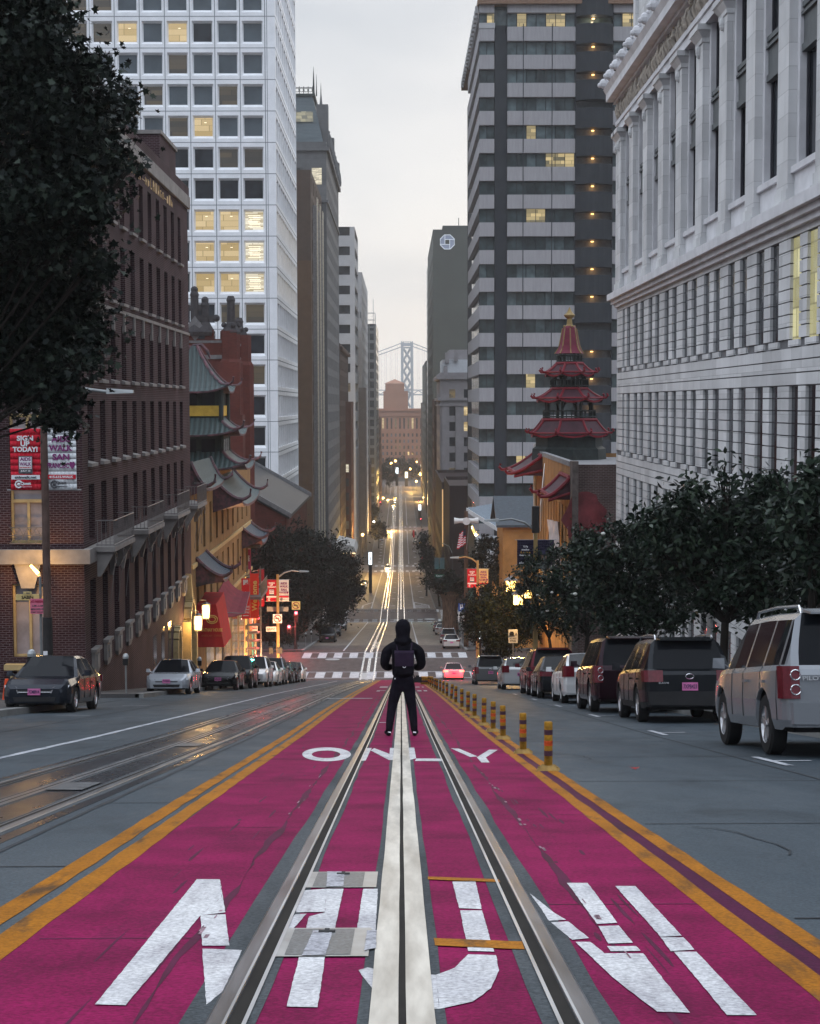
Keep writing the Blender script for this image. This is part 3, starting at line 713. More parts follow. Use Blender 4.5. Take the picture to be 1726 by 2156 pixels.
def block(name, label, cat, x0, x1, y0, y1, z0, z1, m, front=None, side=None, side_x=None, seed=1, group=None, pick=None, roof=None, d=.3, cornice=None, mats=GLASS_ALL, sidefrac=1.0):
    """a building of box shape; front faces the camera (y = y0), side faces the street. front/side = (cols, rows) measured from the left end and the base"""
    sx = side_x if side_x is not None else (x1 if x1 < 0 else x0)
    root = thing(name, label, cat, (sx, y0, z0), group)
    b = MB(); res = []
    fc, fr = front if front else ([], [])
    res += grid_wall(b, (x0, y0, z0), (1, 0, 0), (0, -1, 0), x1 - x0, z1 - z0, fc, fr, d)
    sc, sr = side if side else ([], [])
    if x1 < 0: res += [((k[0] + 50, k[1]), q) for k, q in grid_wall(b, (x1, y0, z0), (0, 1, 0), (1, 0, 0), y1 - y0, z1 - z0, sc, sr, d)]
    else: res += [((k[0] + 50, k[1]), q) for k, q in grid_wall(b, (x0, y0, z0), (0, 1, 0), (-1, 0, 0), y1 - y0, z1 - z0, sc, sr, d)]
    ox = x0 if x1 < 0 else x1
    b.quad((ox, y0, z0), (ox, y1, z0), (ox, y1, z1), (ox, y0, z1)); b.quad((x0, y1, z0), (x1, y1, z0), (x1, y1, z1), (x0, y1, z1))
    b.build('wall', m, root)
    b = MB(); b.quad((x0, y0, z1), (x1, y0, z1), (x1, y1, z1), (x0, y1, z1))
    h = .7; t = .3
    for a in ((x0 - .02, x1 + .02, y0 - .02, y0 + t), (x0 - .02, x1 + .02, y1 - t, y1 + .02), (x0 - .02, x0 + t, y0 + t, y1 - t), (x1 - t, x1 + .02, y0 + t, y1 - t)): b.box(*a, z1 - .02, z1 + h)
    b.build('roof', roof or m, root)
    if cornice:
        b = MB()
        for zc, hh, pr in cornice:
            b.box(x0 - pr, x1 + pr, y0 - pr, y0 + .05, zc, zc + hh)
            if x1 < 0: b.box(x1 - .05, x1 + pr, y0 + .05, y1, zc, zc + hh)
            else: b.box(x0 - pr, x0 + .05, y0 + .05, y1, zc, zc + hh)
        b.build('cornice', roof or m, root)
    put_panes(root, res, pick or rnd_pick(seed), mats)
    return root
def pagoda_roof(mb, cx, cy, z0, half, top, h, up=.35, n=8, curl=.5, rib=None, thick=.12, m=0, mr=1, hx=None):
    """a four-sided concave roof with upturned corners; ridges along the hips"""
    hx = hx or half
    def pt(side, s, t):
        # s -1..1 along the eave, t 0 at eave .. 1 at top
        k = 1 - t; c = k ** 1.0
        rx = top + (hx - top) * c; ry = top + (half - top) * c
        lift = up * (abs(s) ** 3) * (k ** 2)
        z = z0 + h * (t ** 1.55) + lift
        q = {0: (s * rx, -ry), 1: (rx, s * ry), 2: (-s * rx, ry), 3: (-rx, -s * ry)}[side]
        return (cx + q[0], cy + q[1], z)
    for sd in range(4):
        for i in range(n):
            for j in range(6):
                s0, s1 = -1 + 2 * i / n, -1 + 2 * (i + 1) / n; t0, t1 = j / 6, (j + 1) / 6
                mb.quad(pt(sd, s0, t0), pt(sd, s1, t0), pt(sd, s1, t1), pt(sd, s0, t1), m)
            s0, s1 = -1 + 2 * i / n, -1 + 2 * (i + 1) / n
            a, b = pt(sd, s0, 0), pt(sd, s1, 0)
            mb.quad((a[0], a[1], a[2] - thick), (b[0], b[1], b[2] - thick), b, a, mr)
            mb.quad((a[0], a[1], a[2] - thick), (b[0], b[1], b[2] - thick), (cx + (b[0] - cx) * .5, cy + (b[1] - cy) * .5, z0 - thick), (cx + (a[0] - cx) * .5, cy + (a[1] - cy) * .5, z0 - thick), mr)
        hip = [pt(sd, 1, t / 8) for t in range(9)]
        d = V(hip[0][0] - hip[1][0], hip[0][1] - hip[1][1], 0); d = d / (np.linalg.norm(d) + 1e-9)
        e = V(*hip[0])
        tip = [tuple(e + d * curl * .9 + V(0, 0, curl * .75)), tuple(e + d * curl * .75 + V(0, 0, curl * .28)), tuple(e + d * curl * .35 + V(0, 0, .03))]
        mb.tube(tip + hip, [rib * .8 if rib else .08] * 3 + [rib or .1] * 9, 6, mr)
    if top < .3 * half: pass
    return mb
def rib_mat(name, col, pitch=.28, axis='xy', rough=.55):
    """glazed tiles in ribs running down the slope"""
    m = bpy.data.materials.new(name); m.use_nodes = True
    t = m.node_tree; N = t.nodes; L = t.links; b = N['Principled BSDF']; b.inputs['Roughness'].default_value = rough
    c = N.new('ShaderNodeTexCoord'); g = N.new('ShaderNodeNewGeometry')
    sp = N.new('ShaderNodeSeparateXYZ'); L.new(c.outputs['Object'], sp.inputs[0]); sn = N.new('ShaderNodeSeparateXYZ'); L.new(g.outputs['True Normal'], sn.inputs[0])
    ax = N.new('ShaderNodeMath'); ax.operation = 'ABSOLUTE'; L.new(sn.outputs[0], ax.inputs[0]); ay = N.new('ShaderNodeMath'); ay.operation = 'ABSOLUTE'; L.new(sn.outputs[1], ay.inputs[0])
    gt = N.new('ShaderNodeMath'); gt.operation = 'GREATER_THAN'; L.new(ax.outputs[0], gt.inputs[0]); L.new(ay.outputs[0], gt.inputs[1])
    mx = N.new('ShaderNodeMix'); L.new(gt.outputs[0], mx.inputs[0]); L.new(sp.outputs[0], mx.inputs[2]); L.new(sp.outputs[1], mx.inputs[3])
    mu = N.new('ShaderNodeMath'); mu.operation = 'MULTIPLY'; mu.inputs[1].default_value = 2 * math.pi / pitch; L.new(mx.outputs[0], mu.inputs[0])
    si = N.new('ShaderNodeMath'); si.operation = 'SINE'; L.new(mu.outputs[0], si.inputs[0])
    r = N.new('ShaderNodeMapRange'); r.inputs[1].default_value = -1; L.new(si.outputs[0], r.inputs[0])
    cr = N.new('ShaderNodeValToRGB'); e = cr.color_ramp.elements; e[0].color = (*[x * .5 for x in col], 1); e[1].color = (*col, 1); e[0].position = .1; e[1].position = .6; L.new(r.outputs[0], cr.inputs[0]); L.new(cr.outputs[0], b.inputs['Base Color'])
    bp = N.new('ShaderNodeBump'); bp.inputs['Distance'].default_value = .08; L.new(r.outputs[0], bp.inputs['Height']); L.new(bp.outputs[0], b.inputs['Normal'])
    return m
# ================================================================== left side of the street
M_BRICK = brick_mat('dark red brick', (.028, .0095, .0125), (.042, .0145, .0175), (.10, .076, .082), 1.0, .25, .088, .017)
M_STONE = mat('pale trim stone', (.21, .195, .185), .8, var=.2, scale=1.5)
M_BROWNTRIM = mat('window frame blue grey', (.10, .115, .14), .6, var=.15)
M_IRON = mat('wrought iron', (.16, .15, .15), .5, .4, var=.2)
M_CREAM = mat('cream paint', (.40, .30, .15), .6, var=.15)
# ---- brick office building
BX = -12.0
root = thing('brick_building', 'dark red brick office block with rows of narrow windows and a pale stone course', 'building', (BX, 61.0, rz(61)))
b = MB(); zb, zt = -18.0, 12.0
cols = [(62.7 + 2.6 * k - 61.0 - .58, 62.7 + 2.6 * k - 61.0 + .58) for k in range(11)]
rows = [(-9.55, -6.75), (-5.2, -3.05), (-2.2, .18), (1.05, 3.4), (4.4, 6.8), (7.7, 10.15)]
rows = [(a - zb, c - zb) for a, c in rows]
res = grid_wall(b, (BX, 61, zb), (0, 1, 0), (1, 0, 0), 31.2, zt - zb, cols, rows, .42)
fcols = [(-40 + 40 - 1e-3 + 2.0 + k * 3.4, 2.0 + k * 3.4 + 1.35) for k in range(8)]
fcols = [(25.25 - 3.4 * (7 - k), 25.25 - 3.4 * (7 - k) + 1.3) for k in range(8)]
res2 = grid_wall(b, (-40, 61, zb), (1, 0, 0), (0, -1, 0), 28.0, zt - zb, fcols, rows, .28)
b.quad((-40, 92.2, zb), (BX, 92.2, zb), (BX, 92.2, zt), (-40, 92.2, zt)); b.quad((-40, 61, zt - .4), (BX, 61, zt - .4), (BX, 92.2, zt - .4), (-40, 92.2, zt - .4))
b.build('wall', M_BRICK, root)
b = MB()
b.box(BX - .35, BX + .16, 60.85, 92.25, 11.02, 11.68); b.box(-40, BX - .35, 60.85, 61.02, 11.02, 11.68)
b.build('parapet_band', M_STONE, root)
b = MB(); b.box(BX - .4, BX + .10, 60.9, 92.22, 11.683, 12.2); b.box(-40, BX - .4, 60.9, 61.2, 11.683, 12.2); b.build('parapet', M_BRICK, root)
b = MB(); b.box(BX - .3, BX + .28, 60.72, 92.3, -5.98, -5.43); b.box(-40, BX - .3, 60.72, 61.05, -5.98, -5.43); b.build('stone_course', M_STONE, root)
b = MB(); b.box(BX - .05, BX + .07, 61.1, 92.2, 3.92, 4.06)
for k in range(11):
    y = 62.7 + 2.6 * k; b.box(BX - .04, BX + .085, y - .11, y + .11, 3.1, 3.918)
b.build('string_course', M_STONE, root)
for k in range(11):
    y = 62.7 + 2.6 * k
    for z in (-2.2, 1.05, 4.4, 7.7):
        b = MB(); b.hexa([(BX - .40, y - .66, z - .16), (BX + .16, y - .66, z - .16), (BX + .16, y + .66, z - .16), (BX - .40, y + .66, z - .16)], [(BX - .40, y - .66, z + .10), (BX + .16, y - .66, z - .04), (BX + .16, y + .66, z - .04), (BX - .40, y + .66, z + .10)])
        b.build('window_sill', M_STONE, root)
    b = MB()      # carved apron below each ground-storey window, and the corbel under the stone course
    b.box(BX - .05, BX + .14, y - .52, y + .52, -10.28, -9.56); b.box(BX - .04, BX + .22, y - .6, y + .6, -9.56, -9.44); b.box(BX, BX + .19, y - .26, y + .26, -10.2, -9.7); b.hexa([(BX - .02, y - .3, -10.5), (BX + .10, y - .3, -10.5), (BX + .10, y + .3, -10.5), (BX - .02, y + .3, -10.5)], [(BX - .02, y - .5, -10.283), (BX + .14, y - .5, -10.283), (BX + .14, y + .5, -10.283), (BX - .02, y + .5, -10.283)])
    b.build('window_apron', M_STONE, root)
    if k not in (0,):
        b = MB(); yy = y + 1.3
        b.hexa([(BX - .02, yy - .10, -7.0), (BX + .10, yy - .10, -7.0), (BX + .10, yy + .10, -7.0), (BX - .02, yy + .10, -7.0)], [(BX - .02, yy - .19, -5.985), (BX + .30, yy - .19, -5.985), (BX + .30, yy + .19, -5.985), (BX - .02, yy + .19, -5.985)])
        b.build('corbel', M_STONE, root)
M_PANE_BR = [glass_mat('sash glass', (.03, .035, .045), .1), mat('sash frame and blind', (.13, .14, .165), .5, var=.25, scale=1.2), mat('front window blind', (.27, .24, .25), .6, var=.3, scale=.8), lit_mat('window warm', (.3, .2, .1), (.6, .42, .2), .5, .8)]
put_panes(root, res, lambda i, j: 1 if (i * 7 + j * 3) % 3 else 0, M_PANE_BR)
for (i, j), q in res2:
    if i < 6: continue
    x0, x1, z0, z1 = q[0][0], q[1][0], q[0][2], q[2][2]
    f = MB(); t = .09; y0 = 61.16
    f.box(x0, x0 + t, y0, y0 + .10, z0, z1); f.box(x1 - t, x1, y0, y0 + .10, z0, z1); f.box(x0 + t, x1 - t, y0, y0 + .10, z0, z0 + t); f.box(x0 + t, x1 - t, y0, y0 + .10, z1 - t, z1)
    xm = (x0 + x1) / 2; f.box(xm - .05, xm + .05, y0 + .003, y0 + .097, z0 + t, z1 - t - .5); f.box(x0 + t, x1 - t, y0 + .002, y0 + .098, z1 - .62, z1 - .5)
    fr = f.build('window_frame', M_CREAM, root)
    MB_ = MB(); MB_.poly(q); MB_.build('window', M_PANE_BR[2], root)
    if j == 1:
        r = MB()
        for zz in (z0 - .02, z0 + .28, z0 + .58): r.box(x0 - .05, x1 + .05, 60.93, 60.96, zz, zz + .03)
        nn = 4
        for k in range(nn):
            xa, xb = x0 + (x1 - x0) * k / nn, x0 + (x1 - x0) * (k + 1) / nn
            r.tube([(xa, 60.945, z0), (xb, 60.945, z0 + .58)], .012, 5); r.tube([(xb, 60.945, z0), (xa, 60.945, z0 + .58)], .012, 5)
        r.build('railing', M_IRON, root)
# keystone over the front ground window, balustrade below it
b = MB(); b.hexa([(-14.35, 60.8, -6.9), (-13.85, 60.8, -6.9), (-13.85, 61.02, -6.9), (-14.35, 61.02, -6.9)], [(-14.6, 60.8, -5.99), (-13.6, 60.8, -5.99), (-13.6, 61.02, -5.99), (-14.6, 61.02, -5.99)]); b.build('keystone', M_STONE, root)
b = MB(); b.box(-15.0, -13.2, 60.55, 60.95, -9.98, -9.78); b.box(-15.0, -13.2, 60.55, 60.95, -10.9, -10.7)
for k in range(6): b.lathe([(.05, -10.7), (.11, -10.5), (.05, -10.2), (.07, -9.98)], (-14.75 + k * .27, 60.75, 0), 8)
b.build('balustrade', M_CREAM, root)
# iron balconies on the street face
for y0, y1 in ((61.9, 66.6), (70.2, 75.0), (79.6, 84.2), (87.4, 91.6)):
    b = MB(); b.box(BX + .281, BX + 1.02, y0, y1, -5.62, -5.44)
    for yy in (y0 + .2, y1 - .35):
        b.hexa([(BX + .29, yy, -6.6), (BX + .42, yy, -6.6), (BX + .42, yy + .15, -6.6), (BX + .29, yy + .15, -6.6)], [(BX + .29, yy, -5.622), (BX + .98, yy, -5.622), (BX + .98, yy + .15, -5.622), (BX + .29, yy + .15, -5.622)])
    bal = b.build('balcony', M_STONE, root)
    r = MB()
    for zz in (-5.36, -4.42): r.tube([(BX + .29, y0 + .03, zz), (BX + .98, y0 + .03, zz), (BX + .98, y1 - .03, zz), (BX + .29, y1 - .03, zz)], .022, 5)
    k = int((y1 - y0) / .22)
    for i in range(k + 1):
        y = y0 + .03 + (y1 - y0 - .06) * i / k; r.tube([(BX + .98, y, -5.4), (BX + .98, y, -4.42)], .013, 5)
    for i in range(4): x = BX + .35 + i * .16; r.tube([(x, y0 + .03, -5.4), (x, y0 + .03, -4.42)], .013, 5)
    for s in range(3):      # scrolls below the slab
        cy_ = y0 + .6 + s * (y1 - y0 - 1.2) / 2
        r.tube([(BX + .95, cy_ + .32 * math.cos(t * .5) * (1 - t / 18), -5.95 + .32 * math.sin(t * .5) * (1 - t / 18)) for t in range(16)], .016, 5)
        r.tube([(BX + .95, cy_ - .3, -6.2), (BX + .8, cy_ - .3, -7.4), (BX + .75, cy_ - .2, -7.8)], .014, 5)
    r.build('railing', M_IRON, bal)
b = MB(); b.box(-17.2, -12.6, 86.0, 92.0, 11.6, 14.2); b.build('roof_house', M_BRICK, root)
b = MB(); b.box(-17.3, -12.5, 85.9, 92.1, 14.203, 14.4); b.build('roof_house_coping', M_STONE, root)
M_GOLDL = mat('gold lettering', (.50, .34, .16), .5, .3, var=.2)
b = MB()   # a frieze of weathered gold letters too worn to read
rr = random.Random(5)
for k in range(30):
    y = 63.0 + k * .78
    if k % 9 == 8: b.box(BX + .003, BX + .02, y - .1, y + .7, 10.5, 10.53); continue
    h = .34 if rr.random() < .7 else .5
    b.box(BX + .003, BX + .03, y, y + .07, 10.38, 10.38 + h); b.box(BX + .003, BX + .028, y + .08, y + .34, 10.38 + h * rr.choice((.0, .45, .86)), 10.38 + h * rr.choice((.0, .45, .86)) + .06)
    if rr.random() < .6: b.box(BX + .003, BX + .03, y + .35, y + .41, 10.38, 10.38 + h * rr.uniform(.5, 1))
b.build('worn_lettering', M_GOLDL, root)
# basement openings and the pointed doorway with its two lanterns
b = MB()
for y in (78.2, 80.8, 83.2): b.box(BX - .1, BX + .012, y - .5, y + .5, -13.2, -11.2)
b.build('basement_window', M_GL[0], root)
portal = MB()
def arch(mb, yc, w, z0, zs, zt, x0, x1, t=.22):
    pts = [(yc - w, z0), (yc - w, zs)] + [(yc - w * math.cos(a), zs + (zt - zs) * math.sin(a) ** .8) for a in (.5, .9, 1.25, math.pi / 2)] + [(yc + w * math.cos(a), zs + (zt - zs) * math.sin(a) ** .8) for a in (1.25, .9, .5)] + [(yc + w, zs), (yc + w, z0)]
    for (ya, za), (yb, zb_) in zip(pts, pts[1:]):
        dy, dz = yb - ya, zb_ - za; l = math.hypot(dy, dz); n = (-dz / l * t, dy / l * t)
        P = [(x0, ya, za), (x0, yb, zb_), (x0, yb + n[0], zb_ + n[1]), (x0, ya + n[0], za + n[1])]
        mb.prism(P, None, (x1 - x0, 0, 0))
arch(portal, 85.3, .62, -15.4, -13.0, -11.9, BX - .02, BX + .28)
portal.build('side_doorway', M_CREAM, root); portal = MB()
arch(portal, 89.7, 1.0, -16.0, -12.9, -11.0, BX - .02, BX + .42)
portal.box(BX, BX + .45, 88.2, 88.6, -16, -11.9); portal.box(BX, BX + .45, 90.8, 91.2, -16.3, -11.9)
portal.hexa([(BX, 89.4, -10.9), (BX + .4, 89.4, -10.9), (BX + .4, 90.0, -10.9), (BX, 90.0, -10.9)], [(BX, 89.6, -9.4), (BX + .3, 89.6, -9.4), (BX + .3, 89.8, -9.4), (BX, 89.8, -9.4)])
portal.build('doorway', M_CREAM, root)
b = MB(); b.box(BX - .05, BX + .03, 88.62, 90.78, -16, -12.5); b.build('door', M_GL[0], root)
# ---- lanterns on the wall: lit, each with its own lamp
M_LANT = glow('lantern glass lit', (1.0, .72, .30), 5.0)
def lantern(x, y, z, label):
    t = thing('wall_lantern', label, 'lantern', (x, y, z), 'lanterns beside the pointed doorway')
    b = MB(); b.tube([(x - .35, y, z + .62), (x, y, z + .62), (x, y, z + .5)], .025, 6); b.lathe([(.05, z + .5), (.26, z + .40), (.26, z + .36)], (x, y, 0), 4)
    b.box(x - .2, x + .2, y - .2, y + .2, z - .46, z - .40)
    for sx in (-1, 1):
        for sy in (-1, 1): b.box(x + sx * .19 - .02, x + sx * .19 + .02, y + sy * .19 - .02, y + sy * .19 + .02, z - .40, z + .36)
    b.build('frame', M_IRON, t)
    b = MB(); b.box(x - .165, x + .165, y - .165, y + .165, z - .40, z + .34); b.build('glass', mat('lantern pane', (.8, .6, .3), .4, 0, 0, emit=(1.0, .66, .25), estr=2.2), t)
    b = MB(); b.ball((x, y - .17, z), .085, 8, 6); b.build('bulb', M_LANT, t)
    l = bpy.data.lights.new('lantern light', 'POINT'); l.energy = 300; l.color = (1, .60, .22); l.shadow_soft_size = .2
    lo = bpy.data.objects.new('lantern_light', l); COL.objects.link(lo); lo.parent = t; lo.location = (.1, -.45, 0)
lantern(BX + .85, 88.3, zY(1308, 88.3), 'lit square wall lantern on the nearer post of the pointed doorway')
lantern(BX + .85, 91.9, zY(1284, 91.9), 'lit square wall lantern just beside the red canopy')

# ---- restaurant building with green tiled eaves
M_OCHRE = mat('ochre plaster', (.21, .13, .06), .8, var=.25, scale=.8)
M_TILE = rib_mat('green glazed tiles', (.034, .058, .058), .34)
M_TILEB = rib_mat('blue grey tiles', (.03, .046, .068), .3)
M_RIDGE = mat('ridge tiles', (.05, .06, .068), .5, var=.3, scale=3, col2=(.17, .075, .09))
M_DARKW = mat('dark painted wood', (.03, .04, .04), .6, var=.2)
CX_ = -12.05
root = thing('restaurant_building', 'ochre corner building with green tiled pagoda roofs and upturned eaves', 'building', (CX_, 92.4, rz(92.4)))
b = MB(); zb, zt = -26.0, -4.4
cols = [(a - 92.4 - .55, a - 92.4 + .55) for a in (95.4, 98.8, 102.2, 105.6, 109.0, 112.4, 115.8, 119.2, 122.6, 126.0)]
rows = [(-12.6 - zb, -9.9 - zb), (-8.7 - zb, -6.1 - zb)]
res = grid_wall(b, (CX_, 92.4, zb), (0, 1, 0), (1, 0, 0), 37.0, zt - zb, cols, rows, .3)
b.quad((-24, 92.4, zb), (CX_, 92.4, zb), (CX_, 92.4, zt), (-24, 92.4, zt)); b.quad((-24, 92.4, zt), (CX_, 92.4, zt), (CX_, 129.4, zt), (-24, 129.4, zt))
b.quad((-24, 129.4, zb), (CX_, 129.4, zb), (CX_, 129.4, zt), (-24, 129.4, zt))
b.build('wall', M_OCHRE, root)
put_panes(root, res, rnd_pick(4, .06, .15, .05))
b = MB(); b.box(CX_ - .02, CX_ + .12, 92.5, 129.4, -9.45, -9.2); b.box(CX_ - .02, CX_ + .12, 92.5, 129.4, -13.2, -12.95); b.build('string_course', M_CREAM, root)
b = MB()      # shop fronts at street level: dark glass and doorways
for y in (101, 106, 111, 116, 121, 126): b.box(CX_ - .02, CX_ + .03, y - 1.9, y + 1.9, rz(y) + .9, -14.0)
b.build('shop_window', lit_mat('shop glass', (.10, .07, .03), (.55, .33, .12), .5, .6), root)
# skirt roofs over the street
def skirt(y0, y1, z0, z1, out, m, up=.5, name='eave'):
    b = MB(); n = 10
    for i in range(n):
        ya, yb = y0 + (y1 - y0) * i / n, y0 + (y1 - y0) * (i + 1) / n
        e = lambda y: up * (abs(2 * (y - y0) / (y1 - y0) - 1) ** 3)
        prev = None
        for j in range(4):
            t0, t1 = j / 4, (j + 1) / 4
            X = lambda t: CX_ + out * (1 - t); Zz = lambda t, y: z0 + (z1 - z0) * t ** 1.5 + e(y) * (1 - t)
            b.quad((X(t0), ya, Zz(t0, ya)), (X(t0), yb, Zz(t0, yb)), (X(t1), yb, Zz(t1, yb)), (X(t1), ya, Zz(t1, ya)), 0)
        b.quad((CX_ + out, ya, z0 + e(ya) - .16), (CX_ + out, yb, z0 + e(yb) - .16), (CX_ + out, yb, z0 + e(yb)), (CX_ + out, ya, z0 + e(ya)), 1)
        b.quad((CX_ + out, ya, z0 + e(ya) - .16), (CX_ + out, yb, z0 + e(yb) - .16), (CX_, yb, z0 - .3), (CX_, ya, z0 - .3), 1)
    for y, s in ((y0, -1), (y1, 1)):
        prof = [(CX_ + out * (1 - t / 6), y, z0 + (z1 - z0) * (t / 6) ** 1.5 + up * (1 - t / 6) + .05) for t in range(7)]
        b.tube([(CX_ + out + .55, y + s * .1, z0 + up + .75), (CX_ + out + .5, y + s * .1, z0 + up + .3), (CX_ + out + .2, y, z0 + up + .1)] + prof, [.07, .1, .12] + [.13] * 7, 6, 1)
        b.poly([(CX_, y, z0 - .3), (CX_ + out, y, z0 + up - .16), (CX_ + out, y, z0 + up)] + [(p[0], p[1], p[2] - .05) for p in prof[1:]], 1)
    b.build(name, [m, M_RIDGE], root)
skirt(103.5, 116.5, -6.6, -4.7, 1.9, M_TILE)
skirt(94.6, 99.4, -10.4, -9.0, 1.6, M_TILEB, .3)
skirt(122.0, 128.5, -10.6, -9.3, 1.5, M_TILEB, .5)
skirt(92.6, 102.0, -4.9, -3.3, .9, M_TILE, .2)
# pagoda turret on the roof
cx, cy = -14.1, 111.0
b = MB(); b.box(cx - 2.1, cx + 2.1, cy - 2.1, cy + 2.1, zt, -1.9, 0); b.box(cx - 1.9, cx + 1.9, cy - 1.9, cy + 1.9, -1.3, .9, 0); b.box(cx - 2.0, cx + 2.0, cy - 2.0, cy + 2.0, -.75, -.05, 1)
for sx in (-1, 1):
    for sy in (-1, 1): b.cyl((cx + sx * 2.05, cy + sy * 2.05, -3.7), (cx + sx * 2.05, cy + sy * 2.05, 1.0), .16, n=8, m=2)
for k in range(3): b.box(cx + 2.1, cx + 2.16, cy - 1.7 + k * 1.2, cy - .8 + k * 1.2, -3.6, -2.3, 3); b.box(cx - 1.8 + k * 1.25, cx - .9 + k * 1.25, cy - 2.16, cy - 2.1, -3.6, -2.3, 3); b.box(cx - 1.7 + k * 1.2, cx - .8 + k * 1.2, cy - 1.97, cy - 1.9, -.03, .85, 3)
b.build('turret', [M_DARKW, mat('yellow band', (.50, .33, .06), .6, var=.15), M_DARKW, M_GL[0]], root)
for z0, h, half, top in ((.9, 3.1, 2.55, .25), (-2.0, 1.15, 3.3, 1.9), (-4.3, 1.2, 3.75, 2.1)):
    b = MB(); pagoda_roof(b, cx, cy, z0, half, top, h, .45, 8, .7, .11); b.build('turret_roof', [M_TILE, M_RIDGE], root)
b = MB(); b.tube([(cx - .4, cy, 3.6), (cx, cy, 4.05), (cx + .5, cy, 4.1), (cx + .9, cy, 3.7), (cx + 1.1, cy, 3.2)], [.1, .13, .13, .12, .08], 6); b.build('ridge_ornament', M_RIDGE, root)
# corner fire stair and balconies with lit rungs
b = MB()
for k in range(13):
    z = -20.8 + k * .62; b.box(CX_ + .15, CX_ + 1.15, 124.2, 125.0, z, z + .1)
for x in (CX_ + .12, CX_ + 1.15):
    for y in (124.2, 125.0): b.cyl((x, y, -21.8), (x, y, -12.5), .04, n=6)
b.box(CX_, CX_ + 1.5, 121.5, 127.5, -14.7, -14.5); b.box(CX_, CX_ + 1.3, 123, 127.5, -10.9, -10.75)
for y in np.arange(121.6, 127.6, .4): b.tube([(CX_ + 1.45, y, -14.5), (CX_ + 1.45, y, -13.5)], .02, 4)
b.tube([(CX_ + 1.45, 121.5, -13.5), (CX_ + 1.45, 127.5, -13.5)], .03, 5)
b.build('fire_escape', M_IRON, root)
b = MB()
for k in range(9): b.box(CX_ + .02, CX_ + .10, 124.3, 124.9, -20.6 + k * .9, -20.15 + k * .9)
b.build('stair_light', glow('stair lamp', (1.0, .55, .12), 2.5), root)
l = bpy.data.lights.new('stair light', 'POINT'); l.energy = 4800; l.color = (1, .5, .24); l.shadow_soft_size = .3
lo = bpy.data.objects.new('stair_light', l); COL.objects.link(lo); lo.parent = root; lo.location = (2.0, 31.5, -4.5)
# ---- red canopy with gold lettering, and the sail-like awning above it
M_REDC = mat('red canvas', (.36, .02, .025), .7, var=.2, scale=2)
M_REDC2 = mat('dull red canvas', (.17, .028, .042), .75, var=.25, scale=2)
M_GOLD = mat('gold paint', (.65, .42, .12), .5, var=.1)
t = thing('entrance_canopy', 'red entrance canopy with gold emblem and lettering above the pavement', 'awning', (-11.2, 95.2, -14.5))
yc = 95.2; P = lambda u, v, y=yc: tuple(atY(u, v, y))
b = MB(); f = [P(405, 1362), P(472, 1362), P(455, 1272), P(414, 1272)]; bk = [(p[0], 99.4, p[2] + (.0 if i < 2 else .25)) for i, p in enumerate(f)]
b.quad(*f); b.quad(f[1], bk[1], bk[2], f[2]); b.quad(f[0], f[3], bk[3], bk[0]); b.quad(f[3], f[2], bk[2], bk[3])
b.build('canvas', M_REDC, t)
lettering('CATHAY HOUSE', t, (-.02, -.06, zY(1324, yc) + 14.5), M_GOLD, .3, .006, 1.28, .2)
lettering('AMERICAN · CHINESE', t, (-.02, -.06, zY(1336, yc) + 14.5), mat('faded gold', (.40, .12, .05), .6, var=.1), .2, .0, 1.25, .11)
b = MB(); zc = zY(1302, yc); 
for r_ in (.24, .15): b.tube([(-11.2 + r_ * 1.35 * math.cos(a * .39), yc - .05, zc + r_ * math.sin(a * .39)) for a in range(17)], .03, 5)
b.build('emblem', M_GOLD, t)
for x in (f[0][0] + .1, f[1][0] - .1):
    b = MB(); b.cyl((x, yc + .1, rz(95) + .1), (x, yc + .1, f[0][2]), .05, n=8); b.build('post', M_IRON, t)
t = thing('sail_awning', 'dull red sloping awning spread between the canopy and the corner sign', 'awning', (CX_ + .8, 100, -11))
b = MB(); a = [(CX_ + .06, 99.5, zY(1285, 99.5)), (CX_ + 1.9, 104, zY(1290, 104)), (CX_ + 1.7, 110, zY(1245, 110)), (CX_ + .06, 110, zY(1215, 110))]
n = 6
for i in range(n):
    for j in range(4):
        q = lambda i_, j_: tuple((V(*a[0]) * (1 - i_ / n) + V(*a[3]) * (i_ / n)) * (1 - j_ / 4) + (V(*a[1]) * (1 - i_ / n) + V(*a[2]) * (i_ / n)) * (j_ / 4) + V(0, 0, -.35 * math.sin(math.pi * j_ / 4)))
        b.quad(q(i, j), q(i + 1, j), q(i + 1, j + 1), q(i, j + 1))
o = b.build('canvas', M_REDC2, t); sm = o.modifiers.new('thickness', 'SOLIDIFY'); sm.thickness = .04
b = MB(); b.tube([a[1], a[2]], .03, 6); b.tube([a[0], a[1]], .03, 6); b.build('frame', M_IRON, t)

# ---- old red brick church
M_CHURCH = brick_mat('church brick', (.085, .02, .015), (.115, .028, .021), (.095, .046, .042), 1.0, .3, .1, .012, .85, .3)
M_CHSTONE = mat('church grey stone', (.13, .13, .135), .8, var=.25)
root = thing('brick_church', 'old red brick church with a battlemented tower and stone crosses', 'church', (-15.8, 163, rz(163)))
X1 = -15.8; X0 = -27.0
b = MB(); b.box(X0, X1 - 1.2, 163, 174, -30, 6.6)
for z0, z1, e in ((-30, -1.0, .5), (-1.0, 4.3, .25)): b.box(X1 - 2.6, X1 - .5 + e, 162.4 - e, 164.6, z0, z1)
for x, y in ((X1 - 1.3, 163.4), (X1 - 1.1, 173.2), (X0 + .5, 163.4)):
    b.lathe([(1.25, -30), (1.25, 4.2), (1.0, 4.6), (1.0, 7.4)], (x, y, 0), 8)
for k in range(6): x = X0 + .8 + k * 1.65; b.box(x, x + .9, 162.95, 163.5, 6.603, 7.5)
